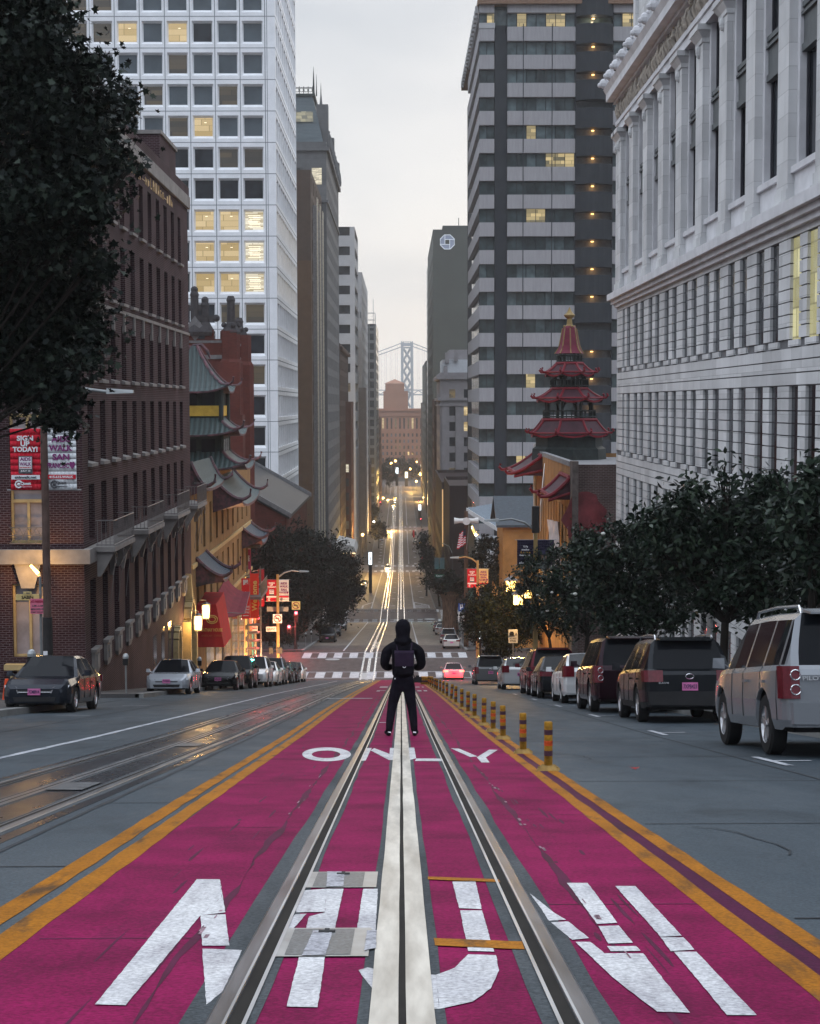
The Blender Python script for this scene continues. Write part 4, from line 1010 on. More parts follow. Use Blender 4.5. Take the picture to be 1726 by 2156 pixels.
for k in range(5): y = 164.8 + k * 1.7; b.box(X1 - 1.65, X1 - 1.15, y, y + .95, 6.603, 7.5)
b.build('tower', M_CHURCH, root)
b = MB(); b.box(X0, X1 - 1.1, 162.9, 174, 4.6, 5.0); b.box(X0, X1 - 1.08, 162.92, 174, 6.2, 6.45)
dx = xY(412, 162.8); dz = zY(690, 162.8); b.prism([(dx - 1.0, 162.85, dz), (dx, 162.85, dz - 1.25), (dx + 1.0, 162.85, dz), (dx, 162.85, dz + 1.25)], None, (0, .12, 0))
b.build('stone_band', M_CHSTONE, root)
b = MB()
for xx in (xY(400, 162.9), xY(440, 162.9)): b.prism([(xx - .8, 162.93, -4.5), (xx + .8, 162.93, -4.5), (xx + .8, 162.93, 1.6), (xx, 162.93, 3.2), (xx - .8, 162.93, 1.6)], None, (0, .1, 0))
b.prism([(X1 - 1.17, 166, -6), (X1 - 1.17, 168.4, -6), (X1 - 1.17, 168.4, 0.5), (X1 - 1.17, 167.2, 2.2), (X1 - 1.17, 166, .5)], None, (.02, 0, 0))
b.build('louvred_window', M_GL[0], root)
for u, ztop, cross in ((412, 611, True), (434, 633, True), (488, 622, False), (505, 668, False)):
    y = 163.4 if u != 505 else 173.2; x = xY(u, y); zt = zY(ztop, y); zb = 7.3
    b = MB(); b.lathe([(.85, zb - .4), (1.0, zb), (.7, zb + .5), (.42, zb + 1.0), (.40, zt - .6), (.46, zt - .4), (.30, zt)], (x, y, 0), 8)
    if cross: b.box(x - 1.15, x + 1.15, y - .2, y + .2, zt - 2.0, zt - 1.45); b.ball((x - 1.1, y, zt - 1.7), .38, 8, 5); b.ball((x + 1.1, y, zt - 1.7), .38, 8, 5); b.ball((x, y, zt + .1), .38, 8, 5)
    else:
        for k in range(4): a = k * math.pi / 2 + .4; b.ball((x + .75 * math.cos(a), y + .75 * math.sin(a), zb + .7), .28, 6, 4)
    b.build('pinnacle', mat('sooty stone', (.045, .042, .045), .9, var=.3), root)
# nave beyond the tower: gabled wall and slate roof falling towards the street
Yn = 186.0; p0, p1 = atY(519, 1038, Yn), atY(602, 1084, Yn)
sl = (p1[2] - p0[2]) / (p1[0] - p0[0]); xr = -24.0; zr = p0[2] + sl * (xr - p0[0])
b = MB(); b.prism([(-34, Yn, -36), (p1[0], Yn, -36), (p1[0], Yn, p1[2] - .25), (xr, Yn, zr - .25), (-34, Yn, zr - .25 + 5 * sl)], None, (0, 42, 0)); b.build('nave', M_CHURCH, root)
b = MB()
b.prism([(p1[0] + .4, Yn - .3, p1[2] - .45), (p1[0] + .4, Yn - .3, p1[2] - .1), (xr, Yn - .3, zr + .3), (xr, Yn - .3, zr - .05)], None, (0, 42.6, 0))
b.build('nave_roof', mat('grey slate roof', (.028, .032, .037), .6, var=.2, scale=.7, stretch=(1, 4, 1)), root)
b = MB()
for yy in (Yn - .5, Yn + 42): b.prism([(p1[0] + .6, yy, p1[2] - .3), (p1[0] + .6, yy, p1[2] + .25), (xr, yy, zr + .65), (xr, yy, zr + .1)], None, (0, .6, 0))
b.build('roof_coping', M_CHSTONE, root)
# ---- white gridded office tower
M_WHITEC = mat('white precast concrete', (.80, .81, .83), .7, var=.06, scale=.6)
M_JOINTG = mat('panel joint', (.22, .24, .26), .9, var=.1)
TY = 234.0; TX = xY(585, TY)
root = thing('white_tower', 'tall white office tower of square deep-set windows in a concrete grid', 'building', (TX, TY, rz(234)))
ph = 64.3 * TY / F; pw = 51.75 * TY / F
zc0 = zY(529, TY); xc0 = xY(538, TY)
b = MB(); rj = MB(); res = []
def fpanel(x, z):
    P = lambda dx, dz, k: (x + dx, TY + k, z + dz)
    hw, hh = pw / 2, ph / 2; rings = [(hw, hh, hw, hh, 0), (hw * .83, hh * .72, hw * .83, hh * .86, .0), (hw * .76, hh * .65, hw * .76, hh * .78, .55)]
    A = [(-hw, -hh, 0), (hw, -hh, 0), (hw, hh, 0), (-hw, hh, 0)]
    B = [(-hw * .84, -hh * .74, 0), (hw * .84, -hh * .74, 0), (hw * .84, hh * .72, 0), (-hw * .84, hh * .72, 0)]
    Cc = [(-hw * .72, -hh * .56, .55), (hw * .72, -hh * .56, .55), (hw * .72, hh * .60, .55), (-hw * .72, hh * .60, .55)]
    for R0, R1 in ((A, B), (B, Cc)):
        for i in range(4):
            j = (i + 1) % 4; b.quad(P(*R0[i]), P(*R0[j]), P(*R1[j]), P(*R1[i]))
    return [P(*c[:2], .54) for c in Cc]
NR0, NR1 = -9, 11
lit = {(0, 0): 4, (0, 1): 4, (0, -1): 4, (1, 0): 3, (1, 1): 3, (1, -1): 3, (2, 0): 3, (2, 1): 3, (2, -1): 3, (2, 4): 3, (2, 7): 0, (5, 7): 3, (4, 5): 5, (3, 7): 3, (3, 4): 5, (1, 5): 5, (1, 3): 5, (0, 3): 5, (6, 7): 5, (6, 8): 5, (7, 8): 5, (3, 6): 5, (0, -2): 5, (1, -2): 5, (0, -4): 5, (7, 7): 5, (8, 7): 2}
for c in range(0, 11):
    for r in range(NR0, NR1 + 1):
        q = fpanel(xc0 - c * pw, zc0 + r * ph); res.append(((c, r), q))
zlo, zhi = zc0 + (NR0 - .5) * ph, zc0 + (NR1 + .5) * ph; xr = xc0 + pw / 2; xl_ = xc0 - 10.5 * pw
b.quad((xr, TY, zlo), (TX, TY, zlo), (TX, TY, zhi), (xr, TY, zhi))
# street face: the same storeys, narrow bays
Y1 = 280.0; nb = 11; bw = (Y1 - TY - 1.2) / nb
def spanel(k, z):
    y = TY + 1.0 + (k + .5) * bw; hw, hh = bw / 2, ph / 2
    P = lambda dy, dz, kk: (TX - kk, y + dy, z + dz)
    A = [(-hw, -hh, 0), (hw, -hh, 0), (hw, hh, 0), (-hw, hh, 0)]; B = [(-hw * .86, -hh * .74, 0), (hw * .86, -hh * .74, 0), (hw * .86, hh * .72, 0), (-hw * .86, hh * .72, 0)]; Cc = [(-hw * .76, -hh * .56, .55), (hw * .76, -hh * .56, .55), (hw * .76, hh * .60, .55), (-hw * .76, hh * .60, .55)]
    for R0, R1 in ((A, B), (B, Cc)):
        for i in range(4):
            j = (i + 1) % 4; b.quad(P(*R0[i]), P(*R0[j]), P(*R1[j]), P(*R1[i]))
    return [P(*c[:2], .54) for c in Cc]
for k in range(nb):
    for r in range(NR0, NR1 + 1): res.append(((100 + k, r), spanel(k, zc0 + r * ph)))
for y0, y1 in ((TY, TY + 1.0), (Y1 - .2, Y1)): b.quad((TX, y0, zlo), (TX, y1, zlo), (TX, y1, zhi), (TX, y0, zhi))
b.quad((xl_, TY, zhi), (TX, TY, zhi), (TX, Y1, zhi), (xl_, Y1, zhi)); b.quad((xl_, Y1, zlo), (TX, Y1, zlo), (TX, Y1, zhi), (xl_, Y1, zhi)); b.quad((xl_, TY, zlo), (xl_, Y1, zlo), (xl_, Y1, zhi), (xl_, TY, zhi))
b.box(xl_, TX - .05, TY + .05, Y1 - .05, -46, zlo)
b.build('wall', M_WHITEC, root)
for c in range(0, 12): x = xc0 + pw / 2 - c * pw; rj.box(x - .055, x + .055, TY - .012, TY + .02, zlo, zhi)
rj.box(TX - 1.2, TX - 1.12, TY - .012, TY + .02, zlo, zhi)
for r in range(NR0, NR1 + 2): z = zc0 + (r - .5) * ph; rj.box(xl_, TX, TY - .014, TY + .02, z - .05, z + .05); rj.box(TX - .02, TX + .014, TY, Y1, z - .06, z + .06)
rj.build('panel_joint', M_JOINTG, root)
def wpick(c, r):
    if c >= 100: return 3 if r in (-1, 0, 1) else (1 if (c + r) % 2 else 0)
    return lit.get((c, r), 1 if r >= 4 else 0)
LITW = [M_GL[0], mat('sky tinted window glass', (.085, .105, .12), .12, var=.2, scale=.3), M_GL[2], lit_mat('lit office amber', (.60, .43, .18), (.98, .76, .42), .72, .5, (.6, .6, 1.3)), lit_mat('lit office strips', (.45, .36, .20), (1.0, .95, .78), 1.0, 1.2, (.35, .35, 2.2)), lit_mat('dim room', (.035, .033, .03), (.095, .075, .045), .8, .5, (.5, .5, 1.5))]  # grey panes hold the reflected sky in their base colour
put_panes(root, res, wpick, LITW)
# bright ceiling strips seen inside the lit storeys
M_TUBE = glow('ceiling light', (1.0, .90, .66), 1.6)
st = MB()
for (c, r), kk in lit.items():
    if kk not in (3, 4): continue
    x, z = xc0 - c * pw, zc0 + r * ph
    for k in range(7 if kk == 4 else 1):
        zz = z + .72 - k * .26; w = .9 if kk == 4 else .35
        if kk == 4: st.box(x - w + .1 * (k % 3), x + w - .12 * (k % 2), TY + .50, TY + .53, zz, zz + .07)
        else: st.box(x + .1, x + .1 + w, TY + .50, TY + .53, zz - .1, zz - .02)
o = st.build('ceiling_light', M_TUBE, root); o['kind'] = 'stuff'

# ---- brown slab beyond the second crossing
M_BROWN = mat('brown aggregate wall', (.078, .054, .042), .85, var=.12, scale=.8)
M_BROWN2 = mat('tan aggregate wall', (.105, .062, .037), .85, var=.12, scale=.8)
BX2 = xY(657, 303); zt = zY(365, 303)
zm = zY(548, 303)
r_ = block('brown_tower', 'plain brown slab tower with a column of bay windows next to the white tower', 'building', BX2 - 16, BX2, 303, 345, -46, zt, M_BROWN, None, (rep(7, 3, 5.6, 2.2), rep(22, 6, 3.8, 2.6)), seed=11, d=.35)
b = MB(); b.box(BX2 - 16.02, BX2 + .03, 302.96, 303.3, -46, zm); b.build('lower_wall', M_BROWN2, r_)
b = MB()
for y in (311, 322, 333): b.box(BX2, BX2 + .75, y - 1.2, y + 1.2, -30, zt - 5)
b.build('bay', mat('bay metal grey', (.24, .23, .23), .5, .3, var=.2), r_)
b = MB(); 
for y in (309.8, 312.2, 320.8, 323.2, 331.8, 334.2): b.box(BX2 + .72, BX2 + .9, y - .08, y + .08, -30, zt - 3.5)
b.build('mullion', mat('bright mullion', (.6, .55, .45), .4, .4, var=.2), r_)
# ---- grey tower with mansard roof and statues
M_GREYT = block_mat('grey granite cladding', (.125, .127, .13), 2.2, 1.1, .03, .1, .8, .8)
M_MANS = mat('blue grey mansard', (.085, .105, .115), .6, var=.15, scale=.4, stretch=(1, 1, 6))
GX = xY(690, 346); zt = zY(305, 346)
r_ = block('mansard_tower', 'grey stone tower with a dark mansard roof, roof railing and statues along its cornice', 'building', GX - 26, GX, 346, 413, -46, zt, M_GREYT, ([(14.2, 15.4), (16.2, 17.6), (19.4, 21.2), (22.9, 25.0)], [(92.5, 96.0)]), (rep(13, 2, 5.0, 2.0), rep(24, 6, 4.0, 2.4)), seed=12, cornice=[(zt - 1.2, .8, .6), (zt - 12, .5, .3)])
z2 = zY(206, 352); b = MB()
X_ = lambda u: xY(u, 350)
b.hexa([(GX - 26, 346.5, zt + .3), (GX - .6, 346.5, zt + .3), (GX - .6, 412, zt + .3), (GX - 26, 412, zt + .3)], [(GX - 26, 350, z2), (GX - 3.0, 350, z2), (GX - 3.0, 408, z2), (GX - 26, 408, z2)]); b.build('mansard', M_MANS, r_)
b = MB(); b.box(GX - 26, GX - 2.5, 349.6, 408.4, z2, z2 + .5)
for k in range(14): 
    x = GX - 3.0 - k * .95; b.tube([(x, 349.7, z2 + .5), (x, 349.7, z2 + 2.0)], .09, 5); b.tube([(x - .47 + .42 * math.cos(a * .785), 349.7, z2 + 1.25 + .42 * math.sin(a * .785)) for a in range(9)], .06, 4)
b.tube([(GX - 26, 349.7, z2 + 1.75), (GX - 2.6, 349.7, z2 + 1.75)], .07, 5); b.tube([(GX - 2.8, 350, z2 + .4), (GX - 2.8, 350, z2 + 3.6), (GX - 2.8, 350, z2 + 6.2)], [.28, .16, .03], 6); b.tube([(GX - 2.3, 352, z2 + .4), (GX - 2.3, 352, z2 + 5)], [.16, .03], 6)
b.build('roof_railing', M_DARKW, r_)
q = [(GX - 15, 347.8, zY(345, 347.8)), (GX - 3.9, 347.8, zY(345, 347.8)), (GX - 3.9, 348.6, zY(318, 348.6)), (GX - 15, 348.6, zY(318, 348.6))]
b = MB(); q = [(GX - 16, 346.9 + 2.0, zY(258, 349)), (GX - 2.8, 348.8, zY(258, 349)), (GX - 2.9, 349.2, zY(236, 349)), (GX - 16, 349.2, zY(236, 349))]
b.poly([(p[0], p[1] - 1.15, p[2]) for p in q]); b.build('roof_window', lit_mat('lit attic', (.10, .11, .09), (.62, .56, .34), .6, .8), r_)
for k in range(9):
    y = 350 + k * 7.2; b = MB(); b.box(GX - .4, GX + .9, y - .6, y + .6, zt - .4, zt + .2); b.tube([(GX + .3, y, zt + .2), (GX + .35, y, zt + 1.6), (GX + .3, y, zt + 2.6), (GX + .3, y, zt + 3.1)], [.7, .55, .5, .25], 8); b.ball((GX + .3, y, zt + 3.3), .38, 8, 6)
    b.build('statue', M_GREYT, r_)
for y, h in ((349, 9), (380, 7.0), (412, 6)):
    b = MB(); b.box(GX - 2.2, GX + .3, y - .3, y + 2.5, zt, zt + h); b.tube([(GX - 1.2, y, zt + h), (GX - 1.2, y, zt + h + 2), (GX - 1.2, y, zt + h + 4.5)], [.35, .15, .03], 6); b.build('dormer', M_GREYT, r_)
# ---- further buildings on the left
M_DKBR = mat('dark brown stone', (.06, .04, .033), .85, var=.2, scale=.4); M_LTC = mat('light concrete', (.38, .38, .385), .75, var=.08, scale=.3); M_REDB = mat('red brown brick', (.075, .033, .026), .85, var=.2, scale=.4)
M_GLASSY = mat('grey glass wall', (.15, .16, .165), .3, .2, .2, .2); M_GREYB = mat('mid grey stone', (.17, .155, .15), .85, var=.15, scale=.4)
x = xY(716, 414); block('brown_office', 'brown stone office block with fine vertical windows below the mansard tower', 'building', x - 18, x, 414, 479, -52, zY(735, 440), M_DKBR, None, (rep(20, 1.5, 3.1, 1.4), rep(16, 5, 4, 2.6)), seed=21, cornice=[(zY(735, 440) - 1, .9, .7)])
x = xY(748, 503); zt = zY(677, 503)
block('banded_office', 'light concrete office with wide dark window bands and projecting floors', 'building', x - 14, x, 503, 543, -52, zt, M_LTC, ([(1, 12.5)], rep(12, 38, 6.0, 2.7)), ([(1.5, 38)], rep(12, 38, 6.0, 2.7)), seed=22, d=.9, pick=lambda i, j: 5 if j == 3 else 0)
x = xY(763, 545); zt = zY(577, 545)
r_ = block('light_tower', 'pale concrete tower with stacked square windows far down the left side', 'building', x - 24, x, 545, 639, -52, zt, M_LTC, ([(15.0, 22.4)], rep(18, 20, 4.15, 2.2)), (rep(14, 2, 6.6, 3.4), rep(18, 20, 4.15, 2.2)), seed=23, d=.5)
b = MB(); 
for k in range(26): b.box(x - 22 + k * .85, x - 21.6 + k * .85, 544.9, 545.05, zt - 14.6, zt - 12.5)
b.build('louvre', M_GLASSY, r_)
r_ = block('far_white_tower', 'hazy white tower with vertical ribs, topmost behind the pale tower', 'building', xY(700, 720), xY(750, 720), 720, 760, -52, zY(503, 720), M_LTC, (rep(12, .8, .85, .5), [(60, 110)]), None, seed=24, d=.4, pick=lambda i, j: 1)
x = xY(792, 663); block('glass_office', 'narrow grey glazed tower with a roof frame and mast far down the left', 'building', x - 8, x, 663, 736, -52, zY(690, 663), M_GLASSY, (rep(2, 3.2, 2.2, 1.7), rep(20, 8, 3.9, 2.7)), (rep(10, 2, 7, 4.5), rep(20, 8, 3.9, 2.7)), seed=25, pick=lambda i, j: 1)
r_ = bpy.data.objects['glass_office']
b = MB(); z0 = zY(690, 663) + .7; x0, x1 = x - 7.6, x - .3
for xx in (x0, (x0 + x1) / 2, x1): b.box(xx - .15, xx + .15, 663.2, 663.5, z0, z0 + 5.2)
for zz in (z0 + 2.4, z0 + 5.2): b.box(x0, x1, 663.2, 664.0, zz, zz + .3)
b.tube([(x1 - .8, 664, z0), (x1 - .8, 664, z0 + 11)], .12, 5); b.build('roof_frame', M_LTC, r_)
x = xY(797, 760); block('low_red_office', 'low red brown office with lamps near the end of the left row', 'building', x - 18, x, 740, 863, -52, zY(885, 760), M_REDB, (rep(5, 2, 3.2, 1.5), rep(8, 5, 4, 2.2)), (rep(24, 2, 4.9, 2.2), rep(10, 5, 4, 2.2)), seed=26)
x = xY(742, 470); block('red_corner_office', 'red brown corner office in shade below the banded office', 'building', x - 3.5, x, 455, 479.4, -52, zY(850, 455), M_REDB, (rep(2, .4, 1.6, .8), rep(8, 5, 4, 2.2)), (rep(8, 1, 2.9, 1.4), rep(8, 5, 4, 2.2)), seed=27)
block('grey_box_office', 'blank grey upper block between the red corner and the pale tower', 'building', xY(741, 520), xY(766, 520), 544.2, 560, -52, zY(820, 545), M_GREYB, None, None, seed=28)
x = xY(779, 640); block('dark_row_office', 'dark stone office row in the narrow gap before the glazed tower', 'building', x - 4, x, 641, 662.5, -52, zY(980, 641), M_DKBR, (rep(2, .5, 1.7, .9), rep(3, 3, 4, 2.2)), None, seed=29)
x = xY(800, 890); block('end_left_office', 'last brown office on the left before the far trees', 'building', x - 16, x, 888, 980, -52, zY(945, 890), M_REDB, (rep(5, 1, 3, 1.5), rep(5, 4, 4, 2.2)), (rep(20, 2, 4.4, 2), rep(5, 4, 4, 2.2)), seed=30)
# ================================================================== right side of the street
M_GRAN = block_mat('pale granite', (.60, .60, .60), 1.15, .62, .010, .16, .8, .72)
M_GRAN2 = mat('pale granite trim', (.60, .595, .61), .8, var=.12, scale=1.2)
M_GROV = mat('granite shadow joint', (.15, .15, .155), .9, var=.1)
FX = 10.5; FY1 = 78.6; FY0 = 33.0
root = thing('granite_building', 'big pale granite bank building with tall pilasters, carved frieze and rusticated lower floors', 'building', (FX, FY1, rz(FY1)))
b = MB(); gl = []
pit = 4.15; piers = [77.6 - pit * k for k in range(0, 11)]
D = .085
def blocks(y0, y1, z0, z1, h=.335, gap=.035, out=0.0):
    n = max(1, round((z1 - z0) / h)); hh = (z1 - z0) / n
    for k in range(n): b.box(FX - out, FX + D + .12, y0, y1, z0 + k * hh + gap, z0 + (k + 1) * hh)
    b.box(FX - out + .05, FX + D + .1, y0 + .02, y1 - .02, z0, z1 - .01, 1)
rowsG = [(1.7, 4.42), (-2.25, .46), (-6.2, -3.4), (-10.6, -7.3)]
for z0, z1 in rowsG:
    for k, yc in enumerate(piers):
        w = 1.0 if k == 0 else .66
        blocks(yc - w + (.0), yc + w if k else FY1, z0, z1)
        if k < 10: ym = yc - pit / 2; blocks(ym - .40, ym + .40, z0, z1)
        if k < 10:
            for a, c in ((yc - pit + .66, yc - pit / 2 - .40), (yc - pit / 2 + .40, yc - w)):
                gl.append(((k, z0), [(FX + D, a, z0), (FX + D, c, z0), (FX + D, c, z1), (FX + D, a, z1)]))
                b.box(FX - .025, FX + D, a - .06, c + .06, z0 - .18, z0 - .005)
for z0, z1, n in ((.46, 1.48, 3), (-3.4, -2.47, 3), (-7.3, -6.42, 3), (-19, -10.82, 22), (4.42, 4.62, 1)):
    hh = (z1 - z0) / n
    for k in range(n): b.box(FX, FX + D + .1, FY0, FY1, z0 + k * hh + .035, z0 + (k + 1) * hh, 0)
    b.box(FX + .05, FX + D + .08, FY0, FY1 - .03, z0, z1 + .22, 1)
# end wall beyond the corner and the mass behind
b.quad((FX, FY1, -19), (FX + 30, FY1, -19), (FX + 30, FY1, 15), (FX, FY1, 15)); b.box(FX + D + .6, FX + 30, FY0, FY1 - .02, -19, 13.6)
b.build('wall', [M_GRAN, M_GROV], root)
b = MB()      # belt course, architrave, cornice
b.box(FX - .45, FX + .5, FY0, FY1 + .45, 4.98, 5.28); b.box(FX - .28, FX + .5, FY0, FY1 + .28, 4.80, 4.977); b.box(FX - .15, FX + .5, FY0, FY1 + .15, 4.623, 4.797)
b.build('belt_course', M_GRAN2, root)
b = MB()
b.box(FX - .05, FX + .6, FY0, FY1 + .05, 12.95, 13.3); b.box(FX - .12, FX + .6, FY0, FY1 + .12, 13.303, 13.5); b.box(FX + .02, FX + .6, FY0, FY1, 13.503, 14.35)
b.box(FX - .2, FX + .6, FY0, FY1 + .2, 14.353, 14.5); b.box(FX - .55, FX + .6, FY0, FY1 + .4, 14.503, 14.85); b.hexa([(FX - .55, FY0, 14.853), (FX + .6, FY0, 14.853), (FX + .6, FY1 + .4, 14.853), (FX - .55, FY1 + .4, 14.853)], [(FX - .68, FY0, 15.1), (FX + .6, FY0, 15.1), (FX + .6, FY1 + .5, 15.1), (FX - .68, FY1 + .5, 15.1)])
b.box(FX - .1, FX + .6, FY0, FY1, 15.103, 15.7)
b.build('cornice', M_GRAN2, root)
rr = random.Random(9); b = MB()      # carved frieze: scrolls, leaves and figures in low relief
y = FY0 + .3
while y < FY1 - .2:
    h = rr.uniform(.45, .8); w = rr.uniform(.05, .12); x = FX - rr.uniform(.03, .14)
    b.tube([(x + .05, y, 13.53), (x - .03, y + rr.uniform(-.1, .1), 13.53 + h * .5), (x, y + rr.uniform(-.16, .16), 13.53 + h)], [w, w * 1.2, w * .5], 5)
    if rr.random() < .5: b.ball((x - .02, y + .1, 13.6 + rr.random() * .6), rr.uniform(.07, .13), 6, 4)
    y += rr.uniform(.16, .34)
b.build('frieze_carving', mat('weathered carving', (.42, .38, .34), .85, var=.35, scale=3, col2=(.46, .40, .33)), root)
for k in range(16):
    y = FY1 + .2 - k * 2.2; b = MB(); q = FX + .5; b.ball((q - 1.15, y, 15.35), .25, 8, 6); b.box(q - 1.1, q - .3, y - .22, y + .22, 15.103, 15.45); b.ball((q - 1.36, y, 15.28), .13, 6, 5); b.ball((q - 1.1, y - .16, 15.56), .09, 6, 4); b.ball((q - 1.1, y + .16, 15.56), .09, 6, 4); b.build('lion_head', M_GRAN2, root)
for k, yc in enumerate(piers):      # giant pilasters with bases and capitals, inner pilasters set back
    b = MB(); w = .62
    ys_ = [(yc - w, yc + w)] if k else [(yc - w - .1, yc + .35), (yc + .42, FY1)]
    for a, c in ys_:
        b.box(FX - .10, FX + .75, a, c, 5.75, 12.35); b.box(FX - .2, FX + .75, a - .1, c + .1, 5.283, 5.45); b.box(FX - .15, FX + .75, a - .05, c + .05, 5.453, 5.747)
        b.box(FX - .14, FX + .75, a - .04, c + .04, 12.353, 12.5); b.hexa([(FX - .13, a, 12.503), (FX + .75, a, 12.503), (FX + .75, c, 12.503), (FX - .13, c, 12.503)], [(FX - .3, a - .16, 12.75), (FX + .75, a - .16, 12.75), (FX + .75, c + .16, 12.75), (FX - .3, c + .16, 12.75)]); b.box(FX - .32, FX + .75, a - .18, c + .18, 12.753, 12.947)
        b.ball((FX - .12, (a + c) / 2, 12.15), .13, 8, 6, sz=1.8)
    b.build('pilaster', M_GRAN, root)
    b = MB(); b.box(FX + .13, FX + .40, yc - w - .28, yc - w - .003, 5.3, 12.94); 
    if k: b.box(FX + .13, FX + .40, yc + w + .003, yc + w + .28, 5.3, 12.94)
    b.build('inner_pilaster', M_GRAN2, root)
    if k < 10:
        a, c = yc - pit + w, yc - w
        b = MB(); b.box(FX + .08, FX + .40, a + .003, c - .003, 5.29, 6.15); b.box(FX - .02, FX + .40, a + .003, c - .003, 6.153, 6.33); b.box(FX + .06, FX + .08, a + .35, c - .35, 5.5, 5.95); b.build('sill_panel', M_GRAN2, root)
        gl.append(((k, 99), [(FX + .38, a, 6.33), (FX + .38, c, 6.33), (FX + .38, c, 12.94), (FX + .38, a, 12.94)]))
        b = MB(); b.box(FX + .22, FX + .36, a + .3, c - .3, 9.5, 10.45); b.box(FX + .17, FX + .36, a + .29, c - .29, 10.453, 10.6); b.box(FX + .17, FX + .36, a + .29, c - .29, 9.3, 9.497); b.box(FX + .14, FX + .36, a + .283, c - .28, 10.25, 10.33); b.build('spandrel', mat('grey metal spandrel', (.11, .12, .125), .5, .3, .2, 4), root)
        b = MB()
        for yy in (a + .35, (a + c) / 2, c - .35): b.box(FX + .31, FX + .37, yy - .06, yy + .06, 6.34, 9.29); b.box(FX + .31, FX + .37, yy - .06, yy + .06, 10.61, 12.93)
        b.build('mullion', mat('dark window metal', (.045, .045, .055), .5, .2, .2), root)
GR_GL = [glass_mat('bank glass', (.012, .014, .018), .08), glass_mat('bank glass lighter', (.03, .034, .04), .12), lit_mat('bank lamp light', (.35, .32, .14), (.85, .80, .42), .7, .7)]
put_panes(root, gl, lambda k, z: 2 if (z == 1.7 and k in (8, 9)) else (1 if (k * 3 + int(z)) % 4 == 0 else 0), GR_GL)
b = MB(); res = grid_wall(b, (FX + .75, FY0, 15.6), (0, 1, 0), (-1, 0, 0), FY1 - FY0 - .8, 12.0, rep(10, 1.2, 4.15, 1.3), [(2.0, 5.4)], .35)
b.quad((FX + .75, FY1 - .8, 15.6), (FX + 20, FY1 - .8, 15.6), (FX + 20, FY1 - .8, 27.6), (FX + .75, FY1 - .8, 27.6))
for k in range(11): b.box(FX + .6, FX + .78, piers[k] - .35, piers[k] + .35, 15.7, 27)
b.box(FX + .45, FX + .9, FY0, FY1 - .5, 22.4, 22.9)
b.build('attic_wall', M_GRAN, root)
b = MB(); [b.poly(q) for k, q in res]; o = b.build('attic_window', GR_GL[0], root); o['kind'] = 'stuff'

# ---- brick and ochre building with the pagoda
M_OCH2 = mat('ochre facade', (.22, .12, .052), .8, var=.28, scale=.9, stretch=(1, 1, .5))
M_BRK2 = brick_mat('side wall brick', (.058, .034, .034), (.08, .046, .045), (.14, .115, .108), 1.0, .30, .10, .022, .85, .45)
M_MAROON = mat('maroon tile roof', (.045, .018, .025), .55, var=.25, scale=2)
M_REDP = mat('red painted ridge', (.135, .009, .017), .45, var=.15, scale=2)
M_PAGD = mat('dark green pagoda timber', (.022, .028, .028), .6, var=.25)
PX = 10.2
root = thing('pagoda_building', 'ochre fronted building with brick side wall, red edged eaves and a three-tier pagoda', 'building', (PX, 96, rz(96)))
b = MB(); zb, zt = -24, -3.75
res = grid_wall(b, (PX, 96, zb), (0, 1, 0), (-1, 0, 0), 27, zt - zb, rep(13, 1.2, 1.95, .75), [(-15.2 - zb, -11.8 - zb), (-10.7 - zb, -6.3 - zb)], .28)
b.quad((PX, 123, zb), (24, 123, zb), (24, 123, zt), (PX, 123, zt))
b.build('wall', M_OCH2, root)
b = MB(); b.box(PX + .35, 26, 95.8, 96.2, zb, -3.6); b.build('side_wall', M_BRK2, root)
b = MB(); b.box(PX - .02, PX + .348, 95.7, 97.0, zb, -3.4); b.build('corner_pier', mat('dark weathered pier', (.09, .075, .07), .9, var=.3), root)
b = MB(); b.quad((PX, 96.2, zt - .3), (26, 96.2, zt - .3), (26, 123, zt - .3), (PX, 123, zt - .3)); b.box(PX - .05, PX + .3, 97, 123.1, zt + .003, zt + .3); b.build('roof', mat('roof felt', (.16, .16, .165), .9, var=.2), root)
put_panes(root, res, rnd_pick(33, .0, .2, .1))
b = MB(); b.tube([(PX - .1, 121.5, -11), (PX - .1, 121.5, -3.0), (PX + .3, 121.2, -2.75), (PX + 3.0, 119.5, -2.75)], .11, 8); b.build('white_pipe', mat('white painted pipe', (.55, .54, .52), .5, var=.1), root)
b = MB(); b.ball((xY(1248, 95.79), 95.79, zY(1065, 95.79)), 1.25, 14, 10, sz=1.6); 
b = MB(); cx, cz = xY(1232, 95.78), zY(1095, 95.78); b.poly([(cx + 1.25 * math.cos(a * .35) * (1 + .15 * math.sin(a * 2.3)), 95.785, cz + 1.7 * math.sin(a * .35)) for a in range(18)]); b.build('painted_patch', mat('faded red paint patch', (.13, .03, .035), .9, var=.4, scale=1.2), root)
